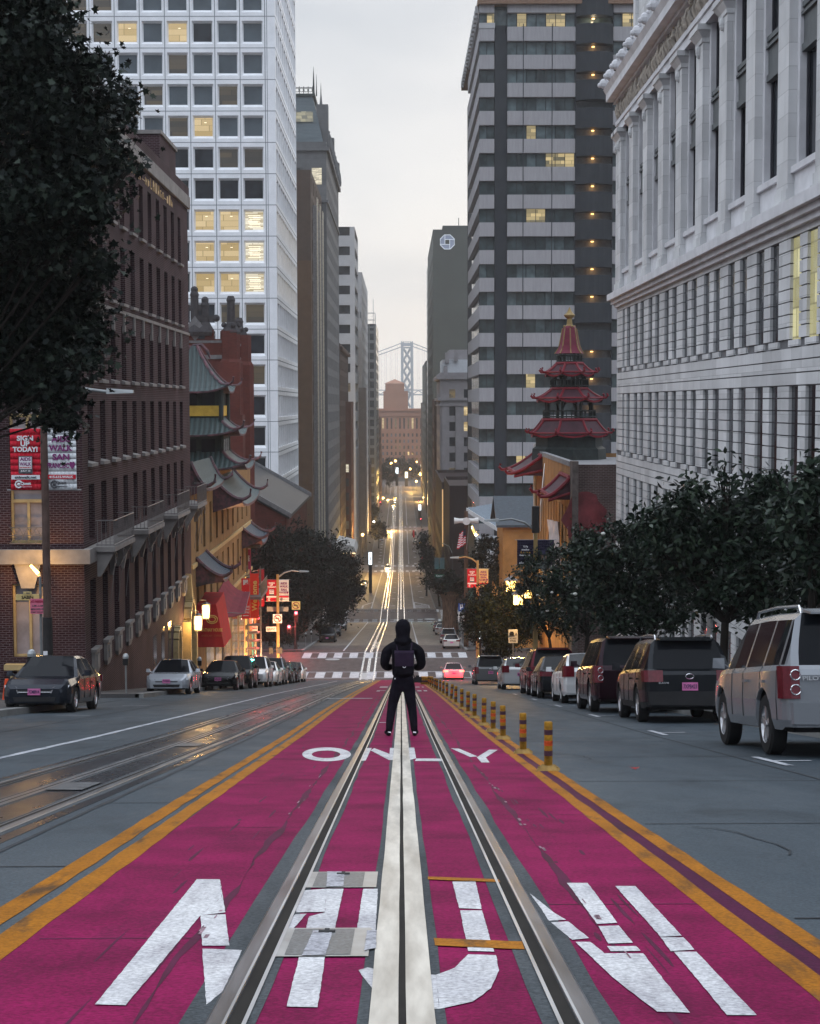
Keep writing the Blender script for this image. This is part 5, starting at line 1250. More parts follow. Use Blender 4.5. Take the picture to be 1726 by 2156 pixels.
def skirt2(y0, y1, z0, z1, out):
    b = MB(); n = 8
    for i in range(n):
        ya, yb = y0 + (y1 - y0) * i / n, y0 + (y1 - y0) * (i + 1) / n
        for j in range(4):
            t0, t1 = j / 4, (j + 1) / 4; X = lambda t: PX - out * (1 - t); Zz = lambda t: z0 + (z1 - z0) * t ** 1.3
            b.quad((X(t0), ya, Zz(t0)), (X(t0), yb, Zz(t0)), (X(t1), yb, Zz(t1)), (X(t1), ya, Zz(t1)), 0)
        b.quad((PX - out, ya, z0 - .18), (PX - out, yb, z0 - .18), (PX, yb, z0 - .2), (PX, ya, z0 - .2), 0)
    for y in (y0, y1):
        prof = [(PX - out * (1 - t / 6), y, z0 + (z1 - z0) * (t / 6) ** 1.3 + .05) for t in range(7)]
        tip = [(PX - out - .62, y, z0 + .42), (PX - out - .72, y, z0 + .18), (PX - out - .55, y, z0 - .02), (PX - out - .25, y, z0 - .02)]
        b.tube(tip + prof, [.12, .11, .11, .12] + [.13] * 7, 7, 1)
        b.tube([(PX - out - .1, y, z0 - .25), (PX, y, z0 + .2)], .1, 6, 1); b.poly([(PX, y, z0 - .2), (PX - out, y, z0 - .18)] + [(p[0], p[1], p[2] - .05) for p in prof], 0)
    b.tube([(PX - out, y0, z0 + .05), (PX - out, y1, z0 + .05)], .12, 6, 1); b.tube([(PX - .05, y0, z1 + .05), (PX - .05, y1, z1 + .05)], .14, 6, 1)
    b.build('eave', [M_MAROON, M_REDP], root)
skirt2(96.9, 102.5, -5.55, -4.45, 1.25); skirt2(116.0, 123.2, -4.95, -3.75, 1.95)
# pagoda tower
cx, cy = xY(1198, 119), 119.0; ZY = lambda v: zY(v, cy)
def oct_roof(b, z0, half, z1, top, tip=.38, n=8):
    R, T = half / math.cos(math.pi / n), top / math.cos(math.pi / n)
    def pt(k, t, s=0.0):
        a0 = 2 * math.pi * (k + .5) / n; a1 = 2 * math.pi * (k + 1.5) / n
        r = T + (R - T) * (1 - t) ** 1.0; p = V(r * math.cos(a0), r * math.sin(a0)) * (1 - s) + V(r * math.cos(a1), r * math.sin(a1)) * s
        return (cx + p[0], cy + p[1], z0 + (z1 - z0) * t ** 1.25 + .22 * (1 - t) ** 2 * (abs(2 * s - 1) ** 2 - .4))
    for k in range(n):
        for i in range(4):
            for j in range(4): b.quad(pt(k, j / 4, i / 4), pt(k, j / 4, (i + 1) / 4), pt(k, (j + 1) / 4, (i + 1) / 4), pt(k, (j + 1) / 4, i / 4), 0)
            a, c = pt(k, 0, i / 4), pt(k, 0, (i + 1) / 4); b.quad((a[0], a[1], a[2] - .14), (c[0], c[1], c[2] - .14), c, a, 1); b.poly([(a[0], a[1], a[2] - .14), (c[0], c[1], c[2] - .14), (cx, cy, z0 - .1)], 0)
        hip = [pt(k, t / 6) for t in range(7)]; a0 = 2 * math.pi * (k + .5) / n; e = V(*hip[0]); d = V(math.cos(a0), math.sin(a0), 0)
        b.tube([tuple(e + d * tip * .8 + V(0, 0, tip * .85)), tuple(e + d * tip * 1.05 + V(0, 0, tip * .4)), tuple(e + d * tip * .7)] + hip, [.08, .09, .09] + [.1] * 7, 6, 1)
        b.tube([pt(k, 1, 0), pt(k, 1, 1)], .13, 6, 1); b.tube([pt(k, 0, 0), pt(k, 0, 1)], .07, 5, 1)
for v0, h, v1, t in ((915, 2.75, 884, 1.9), (842, 2.35, 819, 1.25), (788, 1.75, 766, .93)):
    b = MB(); oct_roof(b, ZY(v0), h, ZY(v1), t); b.build('pagoda_roof', [M_MAROON, M_REDP], root)
b = MB(); b.lathe([(2.75, -4.1), (2.7, ZY(945)), (2.45, ZY(940)), (2.45, ZY(918))], (cx, cy, 0), 8)
b.build('pagoda_base', M_PAGD, root)
for rad, za, zb2, rail in ((1.75, 884, 845, 2.0), (1.2, 819, 790, 1.45), (.75, 768, 744, .95)):
    b = MB()
    if rad == 1.2: b.lathe([(.8, ZY(819)), (.8, ZY(800))], (cx, cy, 0), 8)
    for k in range(8):
        a = 2 * math.pi * (k + .5) / 8; a2 = 2 * math.pi * (k + 1.5) / 8
        if rad > 1: b.cyl((cx + rad * math.cos(a), cy + rad * math.sin(a), ZY(za)), (cx + rad * math.cos(a), cy + rad * math.sin(a), ZY(zb2)), .11, n=6)
        elif k % 2 == 0: b.cyl((cx + rad * math.cos(a), cy + rad * math.sin(a), ZY(za)), (cx + rad * math.cos(a), cy + rad * math.sin(a), ZY(zb2)), .10, n=6)
        p0, p1 = V(cx + rail * math.cos(a), cy + rail * math.sin(a), ZY(za) + .1), V(cx + rail * math.cos(a2), cy + rail * math.sin(a2), ZY(za) + .1)
        for h_ in (.12, .55): b.tube([tuple(p0 + V(0, 0, h_)), tuple(p1 + V(0, 0, h_))], .045, 5)
        for i in range(4): q = p0 + (p1 - p0) * i / 4; b.tube([tuple(q), tuple(q + V(0, 0, .62))], .035, 4)
        if rad > 1: b.tube([(cx + rad * math.cos(a), cy + rad * math.sin(a), ZY(zb2) - .6), (cx + rad * .8 * math.cos(a) + rad * .2 * math.cos(a2), cy + rad * .8 * math.sin(a) + rad * .2 * math.sin(a2), ZY(zb2))], .06, 4)
    b.build('pagoda_storey', M_PAGD, root)
b = None
b = MB(); bell = [(1.06, ZY(745)), (.88, ZY(738)), (.74, ZY(728)), (.64, ZY(714)), (.56, ZY(700)), (.50, ZY(692)), (.36, ZY(687)), (.1, ZY(685))]
b.lathe(bell, (cx, cy, 0), 8); b.build('bell_roof', mat('rose red bell roof', (.125, .018, .036), .5, var=.15, scale=2), root)
b = MB()
for k in range(8): a = 2 * math.pi * k / 8; b.tube([(cx + r_ * 1.02 * math.cos(a), cy + r_ * 1.02 * math.sin(a), z) for r_, z in bell[:6]], .045, 5)
b.lathe([(.42, ZY(690)), (.22, ZY(684)), (.17, ZY(672)), (.34, ZY(668)), (.42, ZY(664)), (.26, ZY(660)), (.16, ZY(656)), (.02, ZY(647))], (cx, cy, 0), 8)
for k in range(4): a = k * math.pi / 2 + .4; b.ball((cx + .42 * math.cos(a), cy + .42 * math.sin(a), ZY(688)), .1, 6, 4)
b.build('finial', mat('dull gold', (.22, .155, .065), .5, .4, var=.2), root)
# white sign leaning out and the netting that hangs below it
t = thing('cloth_sign', 'white cloth sign with black lettering leaning from the ochre facade', 'sign', (PX, 105, -6))
b = MB(); q = [(9.7, 109, -5.6), (9.0, 104, -8.2), (9.0, 104, -6.5), (9.7, 109, -4.0)]; b.poly(q); o = b.build('cloth', mat('white sign cloth', (.62, .62, .62), .8, var=.1), t); sm = o.modifiers.new('t', 'SOLIDIFY'); sm.thickness = .03
b = MB(); m_ = lambda s, k: tuple(V(*q[0]) * (1 - s) * (1 - k) + V(*q[1]) * s * (1 - k) + V(*q[2]) * s * k + V(*q[3]) * (1 - s) * k + V(-.03, -.03, 0))
for s in (.2, .36, .52, .68): 
    for k0, k1 in ((.25, .45), (.55, .75)): b.poly([m_(s, k0), m_(s + .1, k0), m_(s + .1, k1), m_(s, k1)])
b.build('lettering', M_DARKW, t)
t = thing('hanging_netting', 'pale torn netting hanging down the ochre facade under the white sign', 'netting', (PX, 101, -8))
b = MB(); rr = random.Random(2); n = 7
for i in range(n):
    for j in range(9):
        f = lambda i_, j_: (PX - .2 - .5 * (i_ / n) - .12 * math.sin(i_ * 2.1 + j_ * .5), 100.6 + 3.0 * (i_ / n) * (1 - .06 * j_), -7.4 - j_ * .42 - .3 * math.sin(i_ * 1.3) * (j_ / 9))
        if rr.random() < .93: b.quad(f(i, j), f(i + 1, j), f(i + 1, j + 1), f(i, j + 1))
o = b.build('netting', mat('pale netting', (.50, .45, .44), .9, var=.15), t); sm = o.modifiers.new('t', 'SOLIDIFY'); sm.thickness = .02

# ---- orange-lit building beyond the crossing, low dark block with sloped roof
M_ORNG = mat('orange lit stucco', (.34, .16, .05), .8, var=.2, scale=.8)  # orange light on the walls is put into this colour
root = thing('orange_lit_building', 'small orange lit stucco building with a dark gabled roof beyond the crossing', 'building', (10.4, 164, rz(164)))
b = MB(); x0 = 10.4; zb = -36; ze, zr_ = zY(1104, 164), zY(1058, 168)
res = grid_wall(b, (x0, 164, zb), (0, 1, 0), (-1, 0, 0), 10, ze - zb, rep(5, .7, 1.9, 1.0), [(-24.5 - zb, -21 - zb), (-19 - zb, -14.5 - zb)], .3)
b.quad((x0, 164, zb), (22, 164, zb), (22, 164, ze), (x0, 164, ze)); b.quad((x0, 174, zb), (22, 174, zb), (22, 174, ze), (x0, 174, ze)); b.poly([(x0, 164, ze), (x0, 174, ze), (x0, 169, zr_ + .2)])
b.build('wall', M_ORNG, root); put_panes(root, res, rnd_pick(8, .4, .3, .1))
b = MB(); b.prism([(x0 - .7, 163.5, ze - .3), (x0 - .7, 169, zr_ + .3), (x0 - .7, 174.5, ze - .3), (x0 - .7, 174.5, ze - .05), (x0 - .7, 169, zr_ + .62), (x0 - .7, 163.5, ze - .05)], None, (12, 0, 0)); b.build('roof', mat('dark slate', (.05, .06, .07), .5, var=.2), root)
b = MB(); b.box(x0 - .8, x0 - .02, 163.6, 165.2, -22.8, -22.5); b.box(x0 - .8, x0 - .02, 163.6, 173.6, -19.9, -19.6)
for y in np.arange(163.8, 173.6, 1.1): b.box(x0 - .75, x0 - .68, y, y + .07, -19.6, -18.6)
b.build('balcony', mat('orange lit balcony', (.5, .22, .06), .7, var=.2), root)
root = thing('sloped_roof_hall', 'low grey hall with a long sloping white edged roof behind the flag pole', 'building', (9.8, 192, rz(192)))
b = MB(); b.box(9.8, 24, 188, 212, -40, zY(1160, 190)); b.build('wall', mat('hall wall grey', (.30, .31, .32), .8, var=.15), root)
p0, p1 = atY(982, 1078, 190), atY(1040, 1150, 190); p1 = (p1[0] + 4, p1[1], p1[2] - .5)
b = MB(); b.prism([tuple(p0), tuple(p1), (p1[0], 190, p1[2] + .5), (p0[0], 190, p0[2] + .5)], None, (0, 1.2, 0), ); b.build('roof_edge', mat('white fascia', (.5, .5, .5), .6, var=.1), root)
b = MB(); b.quad((p0[0], 191.2, p0[2] + .4), (p1[0], 191.2, p1[2] + .4), (p1[0] + 8, 211, p1[2] + .4), (p0[0] + 8, 211, p0[2] + .4)); b.build('roof', mat('blue grey roof', (.17, .20, .23), .6, var=.15), root)

# ---- tall tower of concrete bands
M_BAND = mat('grey ribbed concrete band', (.32, .31, .32), .85, var=.10, scale=.6, stretch=(6, 6, .6))
M_TGL = glass_mat('tower glass', (.036, .052, .054), .07, .5); M_TGL2 = glass_mat('tower glass pale', (.075, .105, .11), .12, .5)
M_DKCOL = mat('dark grey shaft', (.032, .036, .042), .7, var=.12, scale=.5)
QY = 215.0; QX = xY(1009, QY); U_ = lambda u: xY(u, QY)
root = thing('banded_tower', 'tall tower of pale concrete bands and dark window strips with a balcony shaft', 'building', (QX, QY, rz(QY)))
pz = 57.3 * QY / F; zc = zY(160, QY); xR = U_(1345)
bb = MB(); gi = []; pan = []; mull = MB(); bal = MB(); lam = []
NT, NB = 2, 17
zlo, zhi = zc - NB * pz - 2, zY(50, QY)
bb2 = MB(); bb2.box(QX + .9, xR, QY + 1.0, QY + 60, -45, zhi + .0); bb2.box(QX + .9, U_(1040) - .003, QY + .75, QY + 1.0, -45, zhi); 
bb2.build('core', M_DKCOL, root)
b = MB(); b.box(U_(1041), U_(1066), QY + .3, QY + 1.4, -45, zY(72, QY)); b.build('shaft', M_DKCOL, root)
rt = random.Random(17)
for r in range(-NB, NT + 1):
    z = zc + r * pz; z0, z1 = z - pz * .25, z + pz * .25           # glass strip; the band above runs z1 .. z0 + pz
    zb0, zb1 = z1, z0 + pz
    for xa, xc in ((QX, U_(1040)), (U_(1067), U_(1208)), (U_(1287), xR)):
        k = MB(); k.box(xa, xc, QY, QY + .95, zb0, zb1)
        if xa == QX:      # wraps to the street face, in two leaning panels
            k.hexa([(QX, QY + .955, zb0), (QX + .9, QY + .955, zb0), (QX + .9, QY + 36, zb0), (QX, QY + 36, zb0)], [(QX - .02, QY + .955, zb1), (QX + .9, QY + .955, zb1), (QX + .9, QY + 36, zb1), (QX - .02, QY + 36, zb1)])
        k.build('band', M_BAND, root)
        gi.append((xa, xc, z0, z1, r))
    # balcony of the dark shaft: a gently bowed parapet
    xa, xc = U_(1209), U_(1286); n = 8
    for i in range(n):
        f = lambda s: (xa + (xc - xa) * s, QY - .1 - 1.0 * (1 - (2 * s - 1) ** 2))
        p, q = f(i / n), f((i + 1) / n)
        bal.quad((p[0], p[1], zb0 - .5), (q[0], q[1], zb0 - .5), (q[0], q[1], zb1 + .25), (p[0], p[1], zb1 + .25)); bal.poly([(p[0], p[1], zb0 - .5), (q[0], q[1], zb0 - .5), (q[0], QY + .9, zb0 - .5), (p[0], QY + .9, zb0 - .5)])
    for xx in (xa - .12, xc - .03): mull.box(xx, xx + .15, QY + .1, QY + .9, z0, z1)
    if r not in (-9, -1): lam.append((U_(1209) + (U_(1286) - U_(1209)) * .48, z1 - .72, r))
bal.build('balcony_front', M_DKCOL, root)
items = []
for xa, xc, z0, z1, r in gi:
    n = max(1, round((xc - xa) / 1.28)); w = (xc - xa) / n
    for i in range(n):
        litw = (r == 2 and i in (1, 4, 5, 7, 8)) or (r == -3 and xa > QX and i in (4, 5, 6, 7)) or (r == -5 and i in (2, 3)) or rt.random() < .03
        mi = 2 if litw else (1 if (r >= 1 or rt.random() < .18) else 0)
        q = [(xa + i * w, QY + .72, z0), (xa + (i + 1) * w, QY + .72, z0), (xa + (i + 1) * w, QY + .72, z1), (xa + i * w, QY + .72, z1)]
        items.append((area(q), [q], mi)); mull.box(xa + i * w - .04, xa + i * w + .04, QY + .62, QY + .71, z0, z1)
for r in range(-NB, NT + 1):
    z = zc + r * pz
    for i in range(9):
        q = [(QX + .55, QY + 1 + i * 3.8, z - pz * .25), (QX + .55, QY + 4.8 + i * 3.8, z - pz * .25), (QX + .55, QY + 4.8 + i * 3.8, z + pz * .25), (QX + .55, QY + 1 + i * 3.8, z + pz * .25)]
        items.append((area(q), [q], rt.choice((0, 1))))
items = [i for i in items if i[0] > 0]
panes(root, 'window', items, [M_TGL, M_TGL2, lit_mat('lit tower office', (.14, .13, .08), (.85, .66, .32), .75, .6, (1, 1, 2))])
o = mull.build('mullion', M_DKCOL, root); o['kind'] = 'stuff'
js = MB()
for u in (1100, 1160): x = U_(u); js.box(x - .06, x + .06, QY - .012, QY + .01, zlo, zhi)
js.build('panel_joint', M_DKCOL, root)
b = MB(); xa, xc = U_(1209), U_(1286); b.box(xa, xc, QY + .92, QY + .98, zlo, zhi); b.build('balcony_back', mat('balcony back wall', (.13, .14, .15), .8, var=.15), root)
M_AMB = glow('amber balcony lamp', (1.0, .55, .18), 4)
for x, z, r in lam:
    b = MB(); b.box(x - .17, x + .17, QY + .5, QY + .8, z, z + .12); lo_ = b.build('balcony_lamp', M_AMB, root)
    l = bpy.data.lights.new('balcony light', 'POINT'); l.energy = 60 if r == 2 else 16; l.color = (1, .8, .5) if r == 2 else (1, .5, .18); l.shadow_soft_size = .15
    q = bpy.data.objects.new('balcony_light', l); COL.objects.link(q); q.parent = root; q.location = (x - QX, .35, z - .15 - root.location[2])
b = MB(); zz = zY(46, QY); b.box(QX + 1.5, xR, QY + 1.2, QY + 58, zhi - .02, zY(8, QY)); b.build('penthouse', M_TGL2, root)
b = MB(); b.box(QX - .2, xR, QY - .6, QY + 1.2, zY(10, QY), zY(10, QY) + .9)
for k in range(9): x = QX + 1 + k * 2.6; b.prism([(x, QY - .65, zY(10, QY) + .85), (x + .5, QY - .65, zY(10, QY) + 1.4), (x + 1.6, QY - .65, zY(10, QY) + 1.4), (x + 2.1, QY - .65, zY(10, QY) + .85)], None, (0, 60, 0))
b.box(QX - .2, QX + 1.2, QY + 1.2, QY + 58, zY(10, QY), zY(10, QY) + .9)
b.build('roof_edge', mat('rust brown roof edge', (.20, .125, .085), .7, var=.15), root)
for k in range(20): b = MB(); y = QY + 1 + k * 2.6; b.box(QX - .5, QX - .1, y, y + 1.2, zY(40, QY) + 1, zY(40, QY) + 1.9); b.build('edge_bracket', M_LTC, root)
if 0: pass
b = MB(); b.box(QX - .05, U_(1041), QY - .06, QY + .9, zhi - .6, zhi + .1); b.build('terrace_rail', M_LTC, root)

# ---- buildings further down the right side
M_SLAB = mat('dark green grey slab', (.075, .083, .075), .7, var=.08, scale=.15); M_ORN = mat('pale ornate stone', (.23, .215, .22), .85, var=.12, scale=.5); M_DKP = mat('very dark brown wall', (.03, .019, .018), .8, var=.2)
x = xY(912, 503); zt = zY(488, 503)
r_ = block('slab_tower', 'dark slab tower with a glowing octagonal emblem near its roof', 'building', x, x + 22, 503, 600, -52, zt, M_SLAB, None, (rep(18, 2, 5.2, 2.4), rep(22, 6, 4.3, 2.0)), seed=41)
b = MB(); b.box(x + 3, x + 20, 504, 520, zt + .7, zt + 2.0)
for k in (x + 8, x + 11.5): b.tube([(k, 505, zt), (k, 505, zt + 4.5)], .12, 5)
b.build('roof_house', M_SLAB, r_)
ex, ez = xY(942, 502), zY(509, 502); R0, R1, R2 = 2.25, 1.0, 2.02
b = MB(); M_EMB = glow('emblem light', (.80, .88, 1.0), .75)
for k in range(4):      # four wedges that turn round an open square
    rot = lambda p, a=k * math.pi / 2: (ex + p[0] * math.cos(a) - p[1] * math.sin(a), 502.7, ez + p[0] * math.sin(a) + p[1] * math.cos(a))
    b.prism([rot(p) for p in ((-.82, .82), (2.0, .82), (.95, 2.15), (-.82, 2.15))], None, (0, .25, 0))
b.build('emblem', mat('emblem panel', (.20, .23, .30), .3, emit=(.55, .65, .9), estr=.12, var=.1), r_)
b = MB()
pts = [(ex + 2.35 * math.cos(math.pi / 8 + a * math.pi / 4), 502.6, ez + 2.35 * math.sin(math.pi / 8 + a * math.pi / 4)) for a in range(9)]
b.tube(pts, .11, 5)
for k in range(4): rot = lambda p, a=k * math.pi / 2: (ex + p[0] * math.cos(a) - p[1] * math.sin(a), 502.6, ez + p[0] * math.sin(a) + p[1] * math.cos(a)); b.tube([rot((-.82, .74)), rot((2.1, .74))], .09, 5)
b.build('emblem_tube', M_EMB, r_)
x = xY(903, 668); block('far_slab', 'tall grey slab just past the emblem tower', 'building', x, x + 16, 668, 720, -52, zY(553, 668), M_GLASSY, None, (rep(9, 2, 5.4, 2.4), rep(24, 6, 4.0, 2.2)), seed=42)
x = xY(895, 762); block('far_dark_office', 'dark office step before the trees on the right', 'building', x, x + 14, 740, 862, -52, zY(765, 762), M_SLAB, None, (rep(20, 2, 5.8, 2.4), rep(12, 5, 4.2, 2.2)), seed=43)
x = xY(890, 890); block('far_low_office', 'low dark office at the end of the right row', 'building', x, x + 14, 888, 980, -52, zY(850, 890), M_DKBR, (rep(4, 1, 3.2, 1.5), rep(9, 5, 4.2, 2.2)), (rep(16, 2, 5.2, 2.4), rep(9, 5, 4.2, 2.2)), seed=44)
x = xY(926, 412); zt = zY(790, 412)
r_ = block('ornate_building', 'pale ornate stone block with a stepped roof, deep cornice and square lit windows', 'building', x, x + 16, 412, 450, -52, zt, M_ORN, ([(2.4, 3.9), (6.1, 7.6), (9.6, 11.1), (13, 14.5)], [(14 + 3.9 * k, 16.3 + 3.9 * k) for k in range(10)] + [(53.4, 55.8)]), (rep(9, 2, 4.0, 1.6), [(14 + 3.9 * k, 16.3 + 3.9 * k) for k in range(10)]), seed=45, d=.5, cornice=[(zt - 1.0, .9, .9), (zt - 6.4, .7, .6), (zt - 7.8, .4, .3)], pick=lambda i, j: 3 if (i, j) in ((1, 9), (1, 8), (3, 8)) else (5 if (i + j) % 5 == 0 else 0))
b = MB(); 
for k in range(5): b.box(x + .5 + k * 3.55, x + 1.9 + k * 3.55, 411.7, 412.2, -46, zt - 8)
b.build('pilaster', M_ORN, r_)
for s, (u0, u1, v0, v1) in enumerate(((931, 990, 790, 757), (946, 990, 757, 735))):
    b = MB(); b.box(xY(u0, 416), xY(u1, 416) + 8, 416 + s * 4, 440, zY(v0, 416) - .3, zY(v1, 416)); b.build('upper_storey', M_ORN if s else mat('white washed penthouse', (.46, .48, .50), .8, var=.12), r_)
b = MB(); 
for u, v in ((941, 742), (960, 738), (938, 770)): xx = xY(u, 415.5); b.box(xx - .5, xx + .5, 415, 416, zY(v + 22, 415), zY(v, 415))
b.build('chimney', M_ORN, r_)
x = xY(914, 452); block('brown_row_office', 'brown stone row between the ornate block and the emblem tower', 'building', x, x + 16, 451, 479, -52, zY(845, 452), M_DKBR, (rep(4, 1, 2.4, 1.2), rep(10, 5, 4, 2.2)), (rep(8, 1.2, 3.3, 1.6), rep(12, 5, 3.8, 2.2)), seed=46, pick=rnd_pick(6, .12, .2, .1))
x = xY(930, 345); r_ = block('dark_low_building', 'low very dark building with a flat roof and a lit strip at its corner', 'building', x, x + 20, 345, 411, -52, zY(1022, 345), M_DKP, None, (rep(10, 2, 6, 3), rep(5, 5, 4.4, 2.4)), seed=47)
b = MB(); b.box(x + .02, x + .25, 344.85, 344.98, zY(1150, 345), zY(1030, 345)); b.build('lit_strip', glow('corner strip light', (1.0, .6, .25), .8), r_)
x = xY(946, 304); block('dark_corner_building', 'dark corner block in front of the low dark building', 'building', x, x + 16, 304, 343, -52, zY(1030, 304), M_DKP, None, (rep(7, 2, 5, 2.6), rep(5, 5, 4, 2.4)), seed=48)
# ---- brick block that closes the street, and the bridge
MY = 1130.0
zt = zY(862, MY); r_ = block('street_end_building', 'red brown brick office block with arched top floor closing the end of the street', 'building', -62, 62, MY, MY + 40, -52, zt, mat('pinkish brown brick', (.30, .145, .095), .85, var=.1, scale=.1), (rep(41, 2.0, 2.95, 1.2), [(8 + 4.3 * k, 10.3 + 4.3 * k) for k in range(6)] + [(35.0, 42.5)]), None, seed=51, cornice=[(zt - 4.5, 1.0, .8), (zt - 1, 1, 1.2)], d=.5, pick=rnd_pick(3, .10, .1, .2))
b = MB(); x0, x1 = xY(807, MY), xY(859, MY); b.box(x0, x1, MY + 2, MY + 20, zt, zY(823, MY)); 
x0b, x1b = xY(811, MY), xY(851, MY); b.box(x0b, x1b, MY + 3, MY + 18, zY(823, MY), zY(816, MY) + 3)
xm = (x0b + x1b) / 2; z_ = zY(816, MY) + 3.0; b.poly([(x0b - .7, MY + 2.8, z_), (x1b + .7, MY + 2.8, z_), (xm, MY + 10, z_ + 3.2)]); b.poly([(x1b + .7, MY + 2.8, z_), (x1b + .7, MY + 18, z_), (xm, MY + 10, z_ + 3.2)]); b.poly([(x0b - .7, MY + 2.8, z_), (x0b - .7, MY + 18, z_), (xm, MY + 10, z_ + 3.2)])
b.box(xm - 2.4, xm + 2.0, MY + 8, MY + 12, z_, zY(808, MY)); b.build('roof_tower', mat('pinkish brown brick light', (.30, .155, .105), .85, var=.1, scale=.1), r_)
BYD = 2700.0; ZB = lambda v: zY(v, BYD); XB = lambda u: xY(u, BYD)
M_BR = mat('bridge grey paint', (.17, .20, .23), .6, .1, .05, .1)
root = thing('suspension_bridge', 'grey suspension bridge tower with crossed braces, cables and double deck in the haze', 'bridge', (XB(856), BYD, -56))
b = MB()
xl0, xl1, xr0, xr1 = XB(844.5), XB(850), XB(864), XB(869.5)
for s, (a, c) in enumerate(((xl0, xl1), (xr0, xr1))):
    o = -1.2 if s == 0 else 1.2
    b.hexa([(a + o, BYD, -56), (c + o, BYD, -56), (c + o, BYD + 9, -56), (a + o, BYD + 9, -56)], [(a, BYD, ZB(720)), (c, BYD, ZB(720)), (c, BYD + 9, ZB(720)), (a, BYD + 9, ZB(720))])
b.box(xl0 - .5, xr1 + .5, BYD - .5, BYD + 9.5, ZB(728), ZB(722)); b.box(xl1, xr0, BYD + 1, BYD + 8, ZB(733), ZB(730)); b.box(xl0 + 1, xr1 - 1, BYD, BYD + 9, ZB(822), ZB(818))
for xx in np.linspace(xl0 + 1, xr1 - 1, 6): b.box(xx - .8, xx + .8, BYD, BYD + 9, ZB(723), ZB(717.5))
vs = [734, 757, 781, 806, 830, 858]
for v0, v1 in zip(vs, vs[1:]):
    for xa, xb_ in ((xl1, xr0), (xr0, xl1)): b.tube([(xa, BYD + 4, ZB(v0)), (xb_, BYD + 4, ZB(v1))], 1.9, 4)
b.build('tower', M_BR, root)
b = MB(); dz0, dz1 = ZB(832), ZB(820)
b.box(-700, 700, BYD + 1, BYD + 12, dz1 - 1.5, dz1); b.box(-700, 700, BYD + 1, BYD + 12, dz0, dz0 + 2.0)
k = 0
for x in np.arange(-420, 420, 9.0):
    za, zb_ = (dz0 + 2, dz1 - 1.5) if k % 2 else (dz1 - 1.5, dz0 + 2); b.tube([(x, BYD + .8, za), (x + 9, BYD + .8, zb_)], .7, 4); k += 1
b.build('deck', M_BR, root)
ztop = ZB(721)
for cx_, dy in ((XB(848), 0), (XB(867), 10)):
    for sg in (-1, 1):
        b = MB(); L = 360; n = 40; pts = []
        for i in range(n + 1):
            t = i / n; pts.append((cx_ + sg * L * t, BYD + dy, ztop - (ztop - dz1 - 4) * (1 - (1 - t) ** 1.9)))
        b.tube(pts, .75, 5)
        for p in pts[1:]: b.tube([p, (p[0], p[1], dz1)], .16, 3)
        b.build('cable', M_BR, root)
# ================================================================== vehicles
M_TYRE = mat('tyre rubber', (.018, .018, .019), .85, var=.2); M_RIM = mat('alloy rim', (.42, .42, .43), .3, .8, .1); M_CARGL = mat('car glass', (.006, .007, .009), .06, 0, 0, 1, spec=.07)
M_BLK = mat('black plastic', (.02, .02, .021), .55, var=.15); M_LAMPR = mat('tail lamp red', (.07, .004, .010), .2, 0, .3, 14, spec=.3, coat=.2, emit=(1, .02, .05), estr=.015); M_LAMPW = mat('headlamp lens', (.30, .31, .33), .12, .3, .3, 14, spec=.6, coat=.5)
M_CHROME = mat('chrome', (.62, .62, .63), .15, .95, .05); M_BRAKE = glow('brake lamp lit', (1.0, .10, .05), 7); M_HEADON = glow('headlight lit', (1.0, .80, .45), 60)
M_PLATE_ = mat('licence plate', (.45, .13, .28), .5, var=.1, scale=8); M_PLTXT = mat('plate lettering', (.05, .03, .08), .6, var=0)
_paint = {}
def paint(col, flake=.35):
    if col not in _paint: _paint[col] = mat('car paint', col, .20, flake, 0, 1.2, spec=.16, coat=.06)
    return _paint[col]
SHAPES = {
 #        L     W    H    wb    r    belt  hood  nose  deck  A(base,top)  C(top,base) roofw pillars
 'sedan': (4.60, 1.78, 1.45, 2.70, .325, .93, .90, .70, .98, (1.02, .22), (-.98, -1.72), .58, (-.35, -1.15)),
 'sport': (4.55, 1.80, 1.42, 2.75, .33, .90, .88, .66, .95, (.80, .05), (-1.05, -1.75), .57, (-.4, -1.2)),
 'hatch': (4.45, 1.75, 1.49, 2.70, .315, .95, .90, .68, 1.06, (1.28, .28), (-1.05, -2.02), .57, (-.35, -1.25)),
 'suv':   (4.62, 1.87, 1.70, 2.66, .36, 1.06, 1.03, .82, 1.08, (1.12, .42), (-1.82, -2.18), .64, (-.22, -1.2)),
 'bigsuv': (4.80, 1.97, 1.83, 2.72, .385, 1.12, 1.10, .92, 1.14, (1.25, .62), (-2.08, -2.32), .68, (-.10, -1.15, -2.0)),
 'van':   (5.05, 1.98, 1.76, 3.05, .345, 1.05, 1.02, .82, 1.08, (1.55, .65), (-2.12, -2.42), .66, (.1, -1.1, -2.1)),
}
